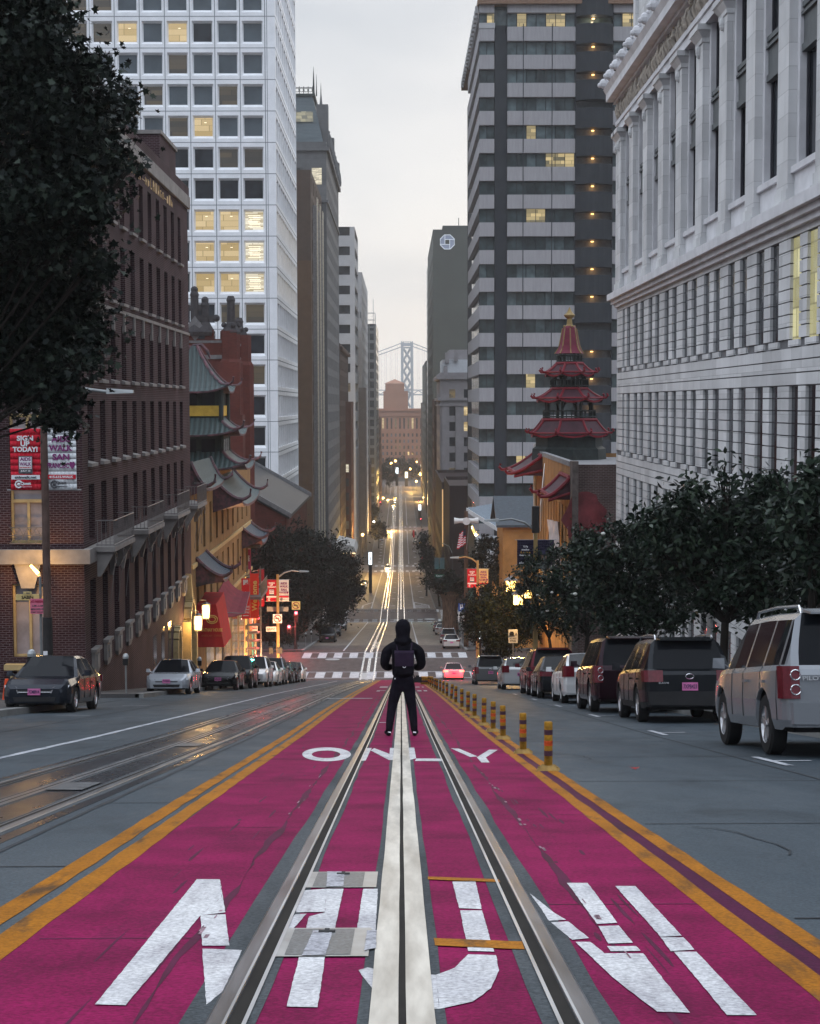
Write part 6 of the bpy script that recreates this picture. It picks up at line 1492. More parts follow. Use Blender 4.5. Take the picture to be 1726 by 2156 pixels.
def car(kind, label, cat, col, X, Yaxle, facing, group, brake=False, lights_on=False, plate=None, detail=2, ride=0.0, rails=False, rimcol=None, gl=M_CARGL, name='parked_car', dark_lower=False):
    L, Wd, H, wb, r, belt, hood, nose, deck, (ya, yb), (yc, yd), rw, pil = SHAPES[kind]
    pm = paint(col); root = thing(name, label, cat, (0, 0, 0), group)
    hw = Wd / 2; yf, yr = wb / 2 + .06, -wb / 2 + .06; h0 = .20 + ride + (.09 if kind in ('suv', 'bigsuv') else .03); zc = r
    bumpF, bumpR = L / 2, -L / 2
    S_ = [bumpR, bumpR + .04, bumpR + .14, bumpR + .32]
    for yw in (yr, yf):
        for a in np.linspace(-1, 1, 9): S_.append(yw + a * (r + .075))
    S_ += [ya, yb, yc, yd, yb - .05, yc + .05, (ya + yb) / 2, (yc + yd) / 2] + [p + d for p in pil for d in (-.045, .045)] + [bumpF, bumpF - .04, bumpF - .14, bumpF - .34]
    S_ += list(np.linspace(yd, ya, 7)) + list(np.linspace(ya, bumpF - .4, 4)); S_ = sorted(set(round(float(s), 3) for s in S_ if bumpR <= s <= bumpF))
    S_ = [s for i, s in enumerate(S_) if i == 0 or s - S_[i - 1] > .012]
    def top(y):
        P = [(bumpR, deck - .12), (bumpR + .05, deck - .03), (max(yd, bumpR + .06), deck), (yc, H - .03), ((yb + yc) / 2, H), (yb, H - .025), (ya, hood), (bumpF - .42, (hood + nose) / 2 + .05), (bumpF - .12, nose), (bumpF, nose - .10)]
        return float(np.interp(y, [p[0] for p in P], [p[1] for p in P]))
    def bl(y): return min(float(np.interp(y, [bumpR, yd, ya, bumpF - .1, bumpF], [deck - .06, belt + .03, belt - .03, nose - .03, nose - .14])), top(y) - .02)
    def wdt(y): return hw * float(np.interp(y, [bumpR, bumpR + .05, bumpR + .2, bumpR + .7, bumpF - .9, bumpF - .35, bumpF - .1, bumpF], [.86, .92, .965, 1, 1, .96, .87, .74]))
    def zb(y):
        z = h0 + (.04 if abs(y) > L / 2 - .2 else 0)
        for yw in (yr, yf):
            d = abs(y - yw)
            if d < r + .07: z = max(z, zc + math.sqrt(max(0, (r + .07) ** 2 - d * d)))
        return z
    rows = []
    for y in S_:
        w = wdt(y); t, b_, z0 = top(y), bl(y), zb(y); g = t - b_; k = min(1.0, g / (H - belt))
        wg = w * .93 * (1 - k) + min(w * .93, rw + .03) * k
        zm = max(h0 + (b_ - h0) * .45, z0 + .01); zl = max(h0 + .13, z0 + .005)
        rows.append([(w * .95, y, z0), (w * .99, y, zl), (w, y, zm + .01), (w * .985, y, max(b_ - .07, zm + .02)), (w * .94, y, b_), (wg, y, b_ + g * .86), (wg * .88, y, b_ + g * .985), (wg * .45, y, t + .012 * k), (0, y, t + .018 * k)])
    bd, sg, ws, rg = MB(), MB(), MB(), MB(); sgl = MB()
    for i in range(len(rows) - 1):
        y0, y1 = S_[i], S_[i + 1]; ym = (y0 + y1) / 2
        for j in range(8):
            for s in (1, -1):
                q = [rows[i][j], rows[i + 1][j], rows[i + 1][j + 1], rows[i][j + 1]]
                q = [(s * p[0], p[1], p[2]) for p in q]; tgt = bd; m = 0
                inpil = any(abs(ym - p) < .05 for p in pil)
                if j == 4 and yd + .1 < ym < ya - .12 and top(ym) - bl(ym) > .16 and not inpil: tgt = sg if s > 0 else sgl
                elif j >= 6 and yb < ym < ya: tgt = ws
                elif j == 5 and yb < ym < ya: tgt = bd
                elif j >= 6 and yd < ym < yc: tgt = rg
                if j == 0 and (dark_lower): m = 1
                tgt.quad(*(q if s > 0 else q[::-1]), m if tgt is bd else 0)
    for k, yy in ((0, bumpR), (-1, bumpF)):
        R = rows[k]; pts = [(-p[0], p[1], p[2]) for p in R] + [p for p in R[::-1][1:]]
        bd.poly(pts if k else pts[::-1], 0)
    bo = bd.build('body', [pm, M_BLK], root, smooth=True, auto=52)
    sg.build('side_window', gl, root, smooth=True, auto=40); sgl.build('side_window', gl, root, smooth=True, auto=40); ws.build('windscreen', gl, root, smooth=True); 
    if rg.f: rg.build('rear_window', gl, root, smooth=True)
    ub = MB(); ub.box(-hw * .8, hw * .8, bumpR + .25, bumpF - .25, h0 - .03, .62); ub.build('underbody', M_BLK, root)
    rim_m = M_RIM
    for yw in (yr, yf):
        for s in (-1, 1):
            tw = .21; xo = s * (hw - .03)
            t = MB(); xi = xo - s * tw
            a, c = sorted((xi, xo)); t.lathe([(r * .62, a), (r * .93, a), (r, a + .03), (r, c - .03), (r * .93, c), (r * .66, c)], (0, yw, zc), 22, ax='x', caps=False)
            to = t.build('tyre', M_TYRE, root, smooth=True, auto=40)
            w_ = MB(); w_.lathe([(r * .66, xo - s * .005 if s > 0 else xo + .005), (r * .62, xo - s * .05)] if s > 0 else [(r * .62, xo + .05), (r * .66, xo + .005)], (0, yw, zc), 18, ax='x', caps=False)
            if detail > 1:
                for k in range(5):
                    an = 2 * math.pi * k / 5 + .3; d1 = (math.cos(an), math.sin(an)); d2 = (-d1[1], d1[0])
                    P = lambda rr, ww, xx: (xx, yw + d1[0] * rr + d2[0] * ww, zc + d1[1] * rr + d2[1] * ww)
                    x0_, x1_ = xo - s * .012, xo - s * .05
                    w_.hexa([P(.03, -.045, x1_), P(.03, .045, x1_), P(r * .64, .03, x1_), P(r * .64, -.03, x1_)], [P(.03, -.045, x0_), P(.03, .045, x0_), P(r * .64, .03, x0_), P(r * .64, -.03, x0_)])
                w_.lathe([(.06, xo - s * .05), (.055, xo - s * .004)] if s > 0 else [(.055, xo + .004), (.06, xo + .05)], (0, yw, zc), 10, ax='x')
                hubb = MB(); x2 = xo - s * .07; hubb.lathe([(r * .63, min(x2, x2 + .002)), (r * .63, max(x2, x2 + .002))], (0, yw, zc), 16, ax='x'); hubb.build('brake_disc', M_BLK, to)
            w_.build('rim', rimcol or rim_m, to)
    def patch(nm, m, pts, th=.02, dy=0):
        b = MB(); b.prism(pts, None, (0, dy, 0)); return b.build(nm, m, root)
    # rear face details (the rear is at -y), front at +y
    tall = kind in ('suv', 'bigsuv', 'van'); zd = bl(bumpR + .05)
    wR = wdt(bumpR + .05)
    for s in (-1, 1):
        if kind == 'suv': z0, z1, x0, x1 = zd - .21, zd + .02, wR * .62, wR * 1.03
        elif tall: z0, z1, x0, x1 = zd - .36, zd + .04, wR * (.84 if kind == 'bigsuv' else .80), wR * 1.03
        elif kind == 'hatch': z0, z1, x0, x1 = zd - .20, zd + .12, wR * .66, wR * 1.03
        else: z0, z1, x0, x1 = zd - .17, zd - .01, wR * .56, wR * 1.03
        pl_ = [(s * x0, bumpR - .022), (s * wR * .96, bumpR - .022), (s * hw * .965, bumpR + .05), (s * hw * .995, bumpR + .24), (s * x0, bumpR + .22)]
        b = MB(); b.prism([(q_[0], q_[1], z0) for q_ in pl_], None, (0, .03 if tall else 0, z1 - z0)); tl_ = b.build('taillight', M_BRAKE if brake else M_LAMPR, root)
        if kind == 'bigsuv' and detail > 1:
            b = MB()
            for zz in (z0 + .11, z0 + .29): b.tube([(s * (wR * .90) + .062 * math.cos(a * .524), bumpR - .026, zz + .062 * math.sin(a * .524)) for a in range(13)], .008, 4)
            b.build('lamp_ring', M_CHROME, tl_)
        wF = wdt(bumpF - .12); zf = nose - .05
        b = MB(); b.hexa([(s * wF * .50, bumpF + .008, zf - .15), (s * wF * .99, bumpF - .13, zf - .12), (s * wF * .99, bumpF - .3, zf - .12), (s * wF * .5, bumpF - .25, zf - .15)], [(s * wF * .58, bumpF - .03, zf + .0), (s * wF * 1.05, bumpF - .28, zf + .05), (s * wF * 1.03, bumpF - .45, zf + .05), (s * wF * .58, bumpF - .25, zf + .0)]); b.build('headlight', M_HEADON if lights_on else M_LAMPW, root)
        b = MB(); ym = ya - .32; xm = s * (wdt(ym) * .97); zm = belt + .05
        b.tube([(xm, ym, zm - .06), (xm + s * .10, ym, zm)], .025, 6); b.hexa([(xm + s * .07, ym - .06, zm - .07), (xm + s * .24, ym - .04, zm - .06), (xm + s * .22, ym + .07, zm - .05), (xm + s * .07, ym + .06, zm - .07)], [(xm + s * .07, ym - .05, zm + .08), (xm + s * .23, ym - .04, zm + .08), (xm + s * .21, ym + .04, zm + .06), (xm + s * .07, ym + .05, zm + .08)]); b.build('mirror', pm, root)
        if detail > 1:
            for k, yh in enumerate([p - .22 for p in pil[:2]]):
                b = MB(); xx = wdt(yh) * .995; b.box(s * xx, s * (xx + .035), yh - .1, yh + .1, belt - .20, belt - .165); b.build('door_handle', pm, root)
            g = MB()
            for yg in ([ya - .62] + [p for p in pil]):
                w = wdt(yg); z0 = zb(yg); g.tube([(s * (w * .992 + .002), yg, max(h0 + .12, z0 + .02)), (s * (w + .002), yg, max(h0 + (bl(yg) - h0) * .45, z0 + .03)), (s * (w * .985 + .002), yg, bl(yg) - .07), (s * (w * .94 + .003), yg, bl(yg))], .006, 4)
            g.build('panel_gap', M_BLK, root)
    b = MB(); b.hexa([(-hw * .86, bumpR - .035, h0 + .08), (hw * .86, bumpR - .035, h0 + .06), (hw * .93, bumpR + .22, h0 + .06), (-hw * .93, bumpR + .22, h0 + .06)], [(-hw * .87, bumpR - .045, h0 + .34), (hw * .87, bumpR - .045, h0 + .34), (hw * .94, bumpR + .22, h0 + .34), (-hw * .94, bumpR + .22, h0 + .34)]); b.build('rear_bumper', M_BLK if dark_lower else pm, root)
    b = MB(); b.hexa([(-hw * .70, bumpF + .02, h0 + .02), (hw * .70, bumpF + .02, h0 + .02), (hw * .90, bumpF - .25, h0 + .02), (-hw * .90, bumpF - .25, h0 + .02)], [(-hw * .72, bumpF + .03, h0 + .26), (hw * .72, bumpF + .03, h0 + .26), (hw * .92, bumpF - .25, h0 + .26), (-hw * .92, bumpF - .25, h0 + .26)]); b.build('front_bumper', pm, root)
    gw = hw * .48; b = MB(); b.hexa([(-gw * .8, bumpF + .018, nose - .34), (gw * .8, bumpF + .018, nose - .34), (gw * .8, bumpF - .1, nose - .34), (-gw * .8, bumpF - .1, nose - .34)], [(-gw, bumpF + .005, nose - .13), (gw, bumpF + .005, nose - .13), (gw, bumpF - .1, nose - .13), (-gw, bumpF - .1, nose - .13)]); gr = b.build('grille', M_BLK, root)
    if detail > 1:
        b = MB(); b.tube([(-gw * 1.04, bumpF - .005, nose - .12), (-gw * .85, bumpF + .02, nose - .34), (gw * .85, bumpF + .02, nose - .34), (gw * 1.04, bumpF - .005, nose - .12)], .014, 5)
        for k in range(3): b.tube([(-gw * (.96 - k * .05), bumpF + .016, nose - .18 - k * .055), (gw * (.96 - k * .05), bumpF + .016, nose - .18 - k * .055)], .006, 4)
        b.build('grille_trim', M_CHROME, gr)
        b = MB(); b.hexa([(-hw * .55, bumpF + .038, h0 + .06), (hw * .55, bumpF + .038, h0 + .06), (hw * .55, bumpF - .05, h0 + .06), (-hw * .55, bumpF - .05, h0 + .06)], [(-hw * .6, bumpF + .04, h0 + .17), (hw * .6, bumpF + .04, h0 + .17), (hw * .6, bumpF - .05, h0 + .17), (-hw * .6, bumpF - .05, h0 + .17)]); b.build('air_intake', M_BLK, root)
        # badges front and rear, plain rings as on the photographed cars
        b = MB(); b.tube([(.07 * math.cos(a * .524), bumpF + .024, nose - .2 + .045 * math.sin(a * .524)) for a in range(13)], .009, 4); b.build('front_badge', M_CHROME, root)
        b = MB(); b.tube([(.08 * math.cos(a * .524), bumpR - .012, zd - .10 + .05 * math.sin(a * .524)) for a in range(13)], .009, 4); b.build('rear_badge', M_CHROME, root)
    for nm, yy, s, zz in (('rear_plate', bumpR - .028, 1, (zd - .30 if tall else zd - .28)), ('front_plate', bumpF + .05, -1, h0 + .30)):
        zz = max(zz, h0 + .42) if nm == 'rear_plate' else zz
        b = MB(); b.box(-.155, .155, yy - .008, yy + .03, zz - .08, zz + .08); pl = b.build(nm, M_PLATE_, root)
        if plate and detail > 1:
            lettering(plate, pl, (0, yy - .012 if s > 0 else yy + .034, zz), M_PLTXT, .1, .002, .27, .085, 0 if s > 0 else math.pi)
    if rails:
        for s in (-1, 1):
            b = MB(); xx = s * (rw - .06); b.tube([(xx, yc + .1, H - .05), (xx, yc + .2, H + .05), (xx, (yb + yc) / 2, H + .075), (xx, yb - .25, H + .05), (xx, yb - .12, H - .04)], .022, 6); b.build('roof_rail', M_CHROME, root)
    if tall:
        b = MB(); b.hexa([(-rw * .85, yc - .22, H - .06), (rw * .85, yc - .22, H - .06), (rw * .9, yc + .12, H - .02), (-rw * .9, yc + .12, H - .02)], [(-rw * .85, yc - .22, H - .035), (rw * .85, yc - .22, H - .035), (rw * .9, yc + .12, H + .02), (-rw * .9, yc + .12, H + .02)]); b.build('spoiler', pm, root)
    if lights_on:
        l = bpy.data.lights.new('headlight beam', 'POINT'); l.energy = 800; l.color = (1, .8, .5); l.shadow_soft_size = .3; q = bpy.data.objects.new('headlight_beam', l); COL.objects.link(q); q.parent = root; q.location = (0, L / 2 + .9, .6)
    sl = (rz(Yaxle + 2) - rz(Yaxle)) / 2; th = math.atan(sl)
    Yc = Yaxle + wb / 2
    root.location = (X, Yc, rz(Yc) + .004); root.rotation_euler = (th if facing > 0 else -th, 0, 0 if facing > 0 else math.pi)
    return root
SILV = (.19, .20, .215); BLACK = (.006, .0065, .0075); CHAR = (.012, .0135, .016); WHITE = (.62, .62, .62); GREY = (.12, .125, .13); MAROON = (.075, .006, .012); DKM = (.016, .006, .010); BLUEGR = (.014, .017, .024)
M_BADGE = M_CHROME
GR_ = 'cars parked along the right kerb'; GL_ = 'cars parked along the left kerb'
def rcar(kind, label, cat, col, Ya, xl=4.72, **k): W_ = SHAPES[kind][1]; return car(kind, label, cat, col, xl + W_ / 2, Ya, 1, k.pop('group', GR_), **k)
def lcar(kind, label, cat, col, Ya, xs, **k): W_ = SHAPES[kind][1]; return car(kind, label, cat, col, xs - W_ / 2, Ya, -1, k.pop('group', GL_), **k)
c_ = rcar('bigsuv', 'big silver suv with round red tail lamps, nearest car at the right kerb', 'suv', SILV, 20.45, 4.66, rails=True, plate='6XYB182', ride=.05)
lettering('PILOT', c_, (-.60, -2.42, .98), M_CHROME, .1, .004, .26, .055)
c_ = rcar('suv', 'black crossover with a pink plate and silver roof rails behind the silver suv', 'suv', CHAR, 32.6, 4.80, rails=True, plate='7XPB423', dark_lower=True)
lettering('RAV4', c_, (-.52, -2.325, .80), M_CHROME, .1, .004, .20, .04)
rcar('bigsuv', 'dark plum suv between the black crossover and the white hatchback', 'suv', DKM, 39.3, 4.62, plate='5KTR903')
rcar('hatch', 'white hatchback with a sloping tail parked between the plum suv and a dark compact', 'hatchback', WHITE, 47.9, 4.76, plate='8ALC241')
rcar('sedan', 'dark compact car with a pale rear window beyond the white hatchback', 'sedan', CHAR, 54.9, 4.66, plate='7BDN557')
rcar('van', 'maroon minivan with a dark rear window in the right parked row', 'van', MAROON, 60.6, 4.72, plate='6LPW318')
rcar('hatch', 'small white car parked beyond the maroon minivan', 'hatchback', (.50, .50, .50), 74.9, 4.66, plate='8FGT620')
rcar('van', 'grey minivan with a lit yellow plate, last in the right row before the crossing', 'van', GREY, 97.6, 4.42, plate='7HJS774')
c_ = car('sedan', 'white sedan braking with bright red lamps at the crossing', 'sedan', (.42, .30, .32), 4.47, 137.0, 1, None, brake=True, plate='7TXI209', name='braking_car')  # pinkish body colour carries the red light on white paint
for s in (-1, 1):
    l = bpy.data.lights.new('brake light', 'POINT'); l.energy = 220; l.color = (1, .03, .05); l.shadow_soft_size = .1
    q = bpy.data.objects.new('brake_light', l); COL.objects.link(q); q.parent = c_; q.location = (s * .62, -2.75, .85)
b = MB(); b.box(-.16, .16, -1.35, -1.30, 1.12, 1.17); b.build('high_brake_light', glow('high brake lamp', (1.0, .35, .12), 9), c_)
lcar('sedan', 'dark blue grey sedan with a chrome grille, nearest car at the left kerb', 'sedan', BLUEGR, 40.9, -8.28, plate='7CMB914')
lcar('sport', 'silver sedan with a wide black grille in front of the brick building', 'sedan', (.36, .38, .41), 64.6, -8.45, plate='7VXJ042')
lcar('sport', 'black sedan with a smoky windscreen next behind the silver sedan', 'sedan', BLACK, 76.4, -7.75, plate='6PRL550')
lcar('suv', 'black suv just behind the black sedan in the left row', 'suv', BLACK, 82.4, -7.62, plate='7KMR116')
lcar('suv', 'white suv between the black suv and a white compact', 'suv', (.55, .55, .56), 88.3, -7.30, plate='8DDC730')
lcar('sedan', 'white compact sedan in front of the grey suv', 'sedan', WHITE, 95.0, -7.28, plate='7NBV482')
lcar('suv', 'mid grey suv standing tall above its neighbours in the left row', 'suv', (.16, .17, .185), 101.5, -7.36, rails=True, plate='8HSA204')
lcar('sedan', 'dark grey sedan behind the grey suv, half hidden', 'sedan', CHAR, 108.5, -7.36, plate='6WQE391')
lcar('hatch', 'black hatchback squeezed before the last white car', 'hatchback', BLACK, 115.0, -7.4, plate='7GFD865')
lcar('hatch', 'white hatchback at the end of the left row by the crossing', 'hatchback', WHITE, 121.0, -7.35, plate='8JKL557')
G2 = 'cars parked in the block below the crossing'
rcar('sedan', 'white sedan first at the right kerb below the crossing', 'sedan', (.55, .55, .54), 167, 4.35, detail=1, group=G2)
rcar('suv', 'grey suv parked just ahead of the white sedan below the crossing', 'suv', GREY, 181, 4.4, detail=1, group=G2, rails=True)
rcar('sedan', 'pale silver sedan in front of the shaggy palm trunk', 'sedan', (.45, .44, .42), 212, 4.5, detail=1, group=G2)
rcar('sedan', 'dark red sedan farthest of the four by the palm trunk', 'sedan', (.07, .02, .02), 226, 4.5, detail=1, group=G2)
lcar('van', 'black van under the dark trees left of the second block', 'van', BLACK, 186, -7.55, detail=1, group=G2)
lcar('sedan', 'dark sedan tucked behind the black van under the trees', 'sedan', CHAR, 207, -7.8, detail=1, group=G2)
lcar('suv', 'silver grey suv beyond the dark sedan near the second crossing', 'suv', (.22, .22, .22), 232, -7.9, detail=1, group=G2)
G3 = 'cars far down the street'
lcar('sedan', 'dark red car at the far left kerb, first of four tiny ones', 'sedan', (.08, .03, .03), 392, -8.1, detail=1, group=G3); lcar('sedan', 'pale car second of four tiny ones at the far left kerb', 'sedan', (.4, .42, .45), 378, -8.0, detail=1, group=G3)
lcar('suv', 'black car third of four tiny ones at the far left kerb', 'suv', BLACK, 364, -8.0, detail=1, group=G3); lcar('sedan', 'grey car nearest of four tiny ones at the far left kerb', 'sedan', GREY, 350, -8.0, detail=1, group=G3)
car('sedan', 'taxi with lit headlights coming up the tracks at the third crossing', 'taxi', (.45, .42, .36), -4.1, 486, -1, G3, lights_on=True, detail=1, name='taxi')
car('sedan', 'far taxi with glaring headlights climbing the tracks', 'taxi', (.5, .4, .15), -3.6, 790, -1, G3, lights_on=True, detail=1, name='taxi'); car('sedan', 'farthest taxi with headlights close behind the other far taxi', 'taxi', (.5, .4, .15), -2.9, 850, -1, G3, lights_on=True, detail=1, name='taxi')
lcar('sedan', 'silver car parked alone in the third block on the left', 'sedan', SILV, 590, -6.5, detail=1, group=G3); lcar('sedan', 'white car parked far off by the left lamp', 'sedan', WHITE, 830, -7.3, detail=1, group=G3)
rcar('sedan', 'beige car far down the right lane', 'sedan', (.4, .36, .3), 575, 4.2, detail=1, group=G3); rcar('sedan', 'dark car ahead of the beige car far down the right lane', 'sedan', GREY, 617, 4.2, detail=1, group=G3)
# ================================================================== the person on the tracks
M_BLACKC = mat('black cotton', (.0085, .008, .011), .9, var=.35, scale=6, bump=.9, bscale=13, spec=.03); M_JEANS = mat('black jeans', (.010, .009, .014), .85, var=.35, scale=8, bump=.9, bscale=15, spec=.03); M_SKIN = mat('skin', (.42, .26, .19), .6, var=.1)
M_BAG = mat('purple black backpack fabric', (.022, .013, .028), .75, var=.25, scale=8); M_SHOE = mat('black trainers', (.010, .010, .012), .6, var=.2); M_WHT = mat('white mark', (.7, .7, .72), .5, var=0)
def skin_mesh(name, pts, edges, rad, m, parent, root=0, sub=2):
    me = bpy.data.meshes.new(name); me.from_pydata([tuple(p) for p in pts], edges, []); me.materials.append(m)
    o = bpy.data.objects.new(name, me); COL.objects.link(o)
    sk = o.modifiers.new('skin', 'SKIN'); sk.use_smooth_shade = True
    for i, r in enumerate(rad): v = me.skin_vertices[0].data[i]; v.radius = r if isinstance(r, tuple) else (r, r); v.use_root = (i == root)
    sb = o.modifiers.new('sub', 'SUBSURF'); sb.levels = sub; sb.render_levels = sub
    dg = bpy.context.evaluated_depsgraph_get(); dg.update()
    m2 = bpy.data.meshes.new_from_object(o.evaluated_get(dg)); o.modifiers.clear(); o.data = m2
    for p in m2.polygons: p.use_smooth = True
    if parent is not None: o.parent = parent
    return o
PYY = 26.75
def person_at(x, y, label, s=1.0):
    return thing('person', label, 'person', (x, y, rz(y)), None)
p = person_at(0.03, PYY, 'person in a black hooded jacket and black jeans, seen from behind, astride the cable slot')
gz = lambda dx: 0.0
# one continuous body: legs, trunk, neck, head, arms and hands (x right, y away from the camera, z up)
P, E, R = [], [], []
def chain(start, pts, rads):
    prev = start; out = []
    for q, r in zip(pts, rads):
        P.append(q); R.append(r); i = len(P) - 1
        if prev is not None: E.append((prev, i))
        prev = i; out.append(i)
    return out
spine = chain(None, [(0, 0, .93), (0, -.01, 1.08), (0, -.01, 1.24), (0, -.02, 1.42), (0, -.01, 1.56), (0, .0, 1.65), (0, .02, 1.74), (0, .02, 1.83)], [(.165, .13), (.155, .12), (.17, .125), (.19, .135), (.12, .10), (.062, .062), (.09, .10), (.075, .09)])
for s in (-1, 1):
    fx_ = -.235 if s < 0 else .185
    chain(spine[0], [(s * .105, 0, .84), (fx_ * .62, .03, .66), (fx_ * .80, .02, .48), (fx_ * .93, -.01, .28), (fx_, -.02, .10), (fx_ * 1.12, .08, .04), (fx_ * 1.22, .17, .03)], [.115, .104, .082, .074, .06, .046, .032])
    ar = chain(spine[3], [(s * .17, -.01, 1.50), (s * .255, -.02, 1.44), (s * .31, -.04, 1.33), (s * .335, -.03, 1.22), (s * .27, .08, 1.14), (s * .19, .19, 1.13), (s * .14, .25, 1.15), (s * .10, .29, 1.16)], [.085, .075, .066, .058, .052, .038, (.026, .042), (.018, .038)])
body = skin_mesh('body', P, E, R, M_JEANS, p)
def fingers(parent, s):
    for k in range(4):
        z = 1.185 - k * .019; l = (.075, .085, .08, .062)[k]
        skin_mesh('finger', [(s * .10, .29, z), (s * .075, .31, z - .002), (s * (.075 - l * .5), .318, z - .006), (s * (.075 - l), .305, z - .012)], [(0, 1), (1, 2), (2, 3)], [.010, .009, .008, .007], M_SKIN, parent, 0, 1)
    skin_mesh('thumb', [(s * .125, .262, 1.185), (s * .10, .268, 1.215), (s * .078, .285, 1.228)], [(0, 1), (1, 2)], [.012, .010, .008], M_SKIN, parent, 0, 1)
for s in (-1, 1): fingers(body, s)
# jacket over trunk and arms, hood up, hem at the hips
P, E, R = [], [], []
sp = chain(None, [(0, 0, .97), (0, -.01, 1.10), (0, -.01, 1.26), (0, -.02, 1.42), (0, -.01, 1.55), (0, .0, 1.63)], [(.205, .16), (.195, .155), (.20, .16), (.215, .165), (.17, .13), (.09, .09)])
for s in (-1, 1): chain(sp[3], [(s * .20, -.01, 1.52), (s * .27, -.02, 1.44), (s * .29, -.04, 1.33), (s * .318, -.035, 1.20), (s * .26, .06, 1.15), (s * .19, .175, 1.14)], [.115, .105, .094, .082, .07, .05])
skin_mesh('jacket', P, E, R, M_BLACKC, p)
b = MB(); n = 18; prof = [(0.155, 1.585), (.150, 1.63), (.122, 1.66), (.118, 1.71), (.130, 1.78), (.132, 1.84), (.112, 1.91), (.066, 1.955), (.012, 1.972)]
b.lathe(prof, (0, 0, 0), n)
o = b.build('hood', M_BLACKC, p, smooth=True, world=False)
for v in o.data.vertices: v.co.y = v.co.y * (1.12 if v.co.y < 0 else 1.0) + .015 - (.02 if v.co.z < 1.66 else 0); v.co.x *= .97
b = MB(); b.lathe([(.10, -.055), (.125, -.03), (.12, .0), (.10, .03)], (0, -.03, 1.60), 16); o = b.build('collar', M_BLACKC, p, smooth=True, world=False)
for v in o.data.vertices: v.co.x *= 1.25
for s, fx_ in ((-1, -.235), (1, .185)):
    sh = skin_mesh('shoe', [(fx_ * 1.0, -.06, .045), (fx_ * 1.05, .03, .05), (fx_ * 1.16, .12, .04), (fx_ * 1.25, .20, .032)], [(0, 1), (1, 2), (2, 3)], [(.045, .05), (.048, .055), (.046, .045), (.034, .03)], M_SHOE, p, 0, 2)
    b = MB(); b.hexa([(fx_ - .02 * s, -.112, .075), (fx_ + .03, -.108, .07), (fx_ + .03, -.1, .08), (fx_ - .02, -.1, .085)], [(fx_ - .02, -.112, .088), (fx_ + .03, -.108, .083), (fx_ + .03, -.1, .09), (fx_ - .02, -.1, .095)]); b.build('shoe_mark', M_WHT, sh, world=False)
for s in (-1, 1):      # eyes, nose and mouth, turned away from the camera inside the hood
    b = MB(); b.ball((s * .032, .118, 1.775), .011, 8, 5); b.build('eye', M_WHT, p, world=False)
b = MB(); b.ball((0, .125, 1.745), .016, 8, 5); b.build('nose', M_SKIN, p, world=False)
b = MB(); b.box(-.025, .025, .108, .116, 1.700, 1.708); b.build('mouth', mat('lips', (.30, .12, .10), .6, var=0), p, world=False)
b = MB(); b.box(-.145, -.125, -.158, -.150, .985, 1.005); b.build('hem_label', M_WHT, p, world=False)
# backpack, resting on the back
t = thing('backpack', 'flat purple black backpack with a small white curved mark on the hooded person\'s back', 'backpack', (0.05, PYY - .17, rz(PYY) + 1.08))
def rounded(w, d, z0, z1, r=.05):
    pts = []
    for cx_, cy_, a0 in ((w - r, d - r, 0), (-w + r, d - r, 90), (-w + r, -d + r, 180), (w - r, -d + r, 270)):
        for k in range(5): a = math.radians(a0 + k * 22.5); pts.append((cx_ + r * math.cos(a), cy_ + r * math.sin(a)))
    return pts
b = MB(); prof = rounded(.165, .085, 0, 0)
lev = [(.0, .90), (.02, .98), (.10, 1.0), (.28, 1.0), (.34, .97), (.37, .88)]
n = len(prof); base = 0
for z, k in lev: b.v += [(x * k, y * k, z) for x, y in prof]
for i in range(len(lev) - 1):
    for j in range(n): b.f.append((i * n + j, i * n + (j + 1) % n, (i + 1) * n + (j + 1) % n, (i + 1) * n + j)); b.m.append(0)
b.f.append(tuple(range(n))[::-1]); b.m.append(0); b.f.append(tuple(range((len(lev) - 1) * n, len(lev) * n))); b.m.append(0)
b.build('bag', M_BLACKC, t, world=False, smooth=True, auto=40)
b = MB(); b.hexa([(-.15, -.105, .14), (.15, -.105, .14), (.165, -.02, .14), (-.165, -.02, .14)], [(-.15, -.10, .365), (.15, -.10, .365), (.165, .05, .385), (-.165, .05, .385)]); b.build('flap', M_BAG, t, world=False)
b = MB(); b.tube([(-.025 + .05 * k / 8, -.112, .135 - .016 * math.sin(math.pi * k / 8)) for k in range(9)], .005, 5); b.build('white_mark', M_WHT, t, world=False)
for s in (-1, 1):
    b = MB(); b.tube([(s * .11, .02, .37), (s * .13, .08, .50), (s * .14, .20, .47), (s * .15, .28, .25), (s * .14, .22, .05)], .014, 6); b.build('strap', M_BAG, t, world=False)
t = thing('camera', 'black camera hanging at the hooded person\'s right hip', 'camera', (0.27, PYY - .02, rz(PYY) + .955))
b = MB(); b.box(-.06, .07, -.035, .035, -.045, .045); b.box(-.025, .03, -.03, .03, .045, .07); b.build('camera_body', M_BLK, t, world=False)
b = MB(); b.lathe([(.036, .035), (.036, .09), (.030, .10)], (.01, 0, 0), 14, ax='y'); b.build('lens', M_CARGL, t, world=False)
b = MB(); b.tube([(-.05, 0, .045), (-.11, .0, .2), (-.2, .02, .5)], .008, 5); b.build('strap', M_BLK, t, world=False)
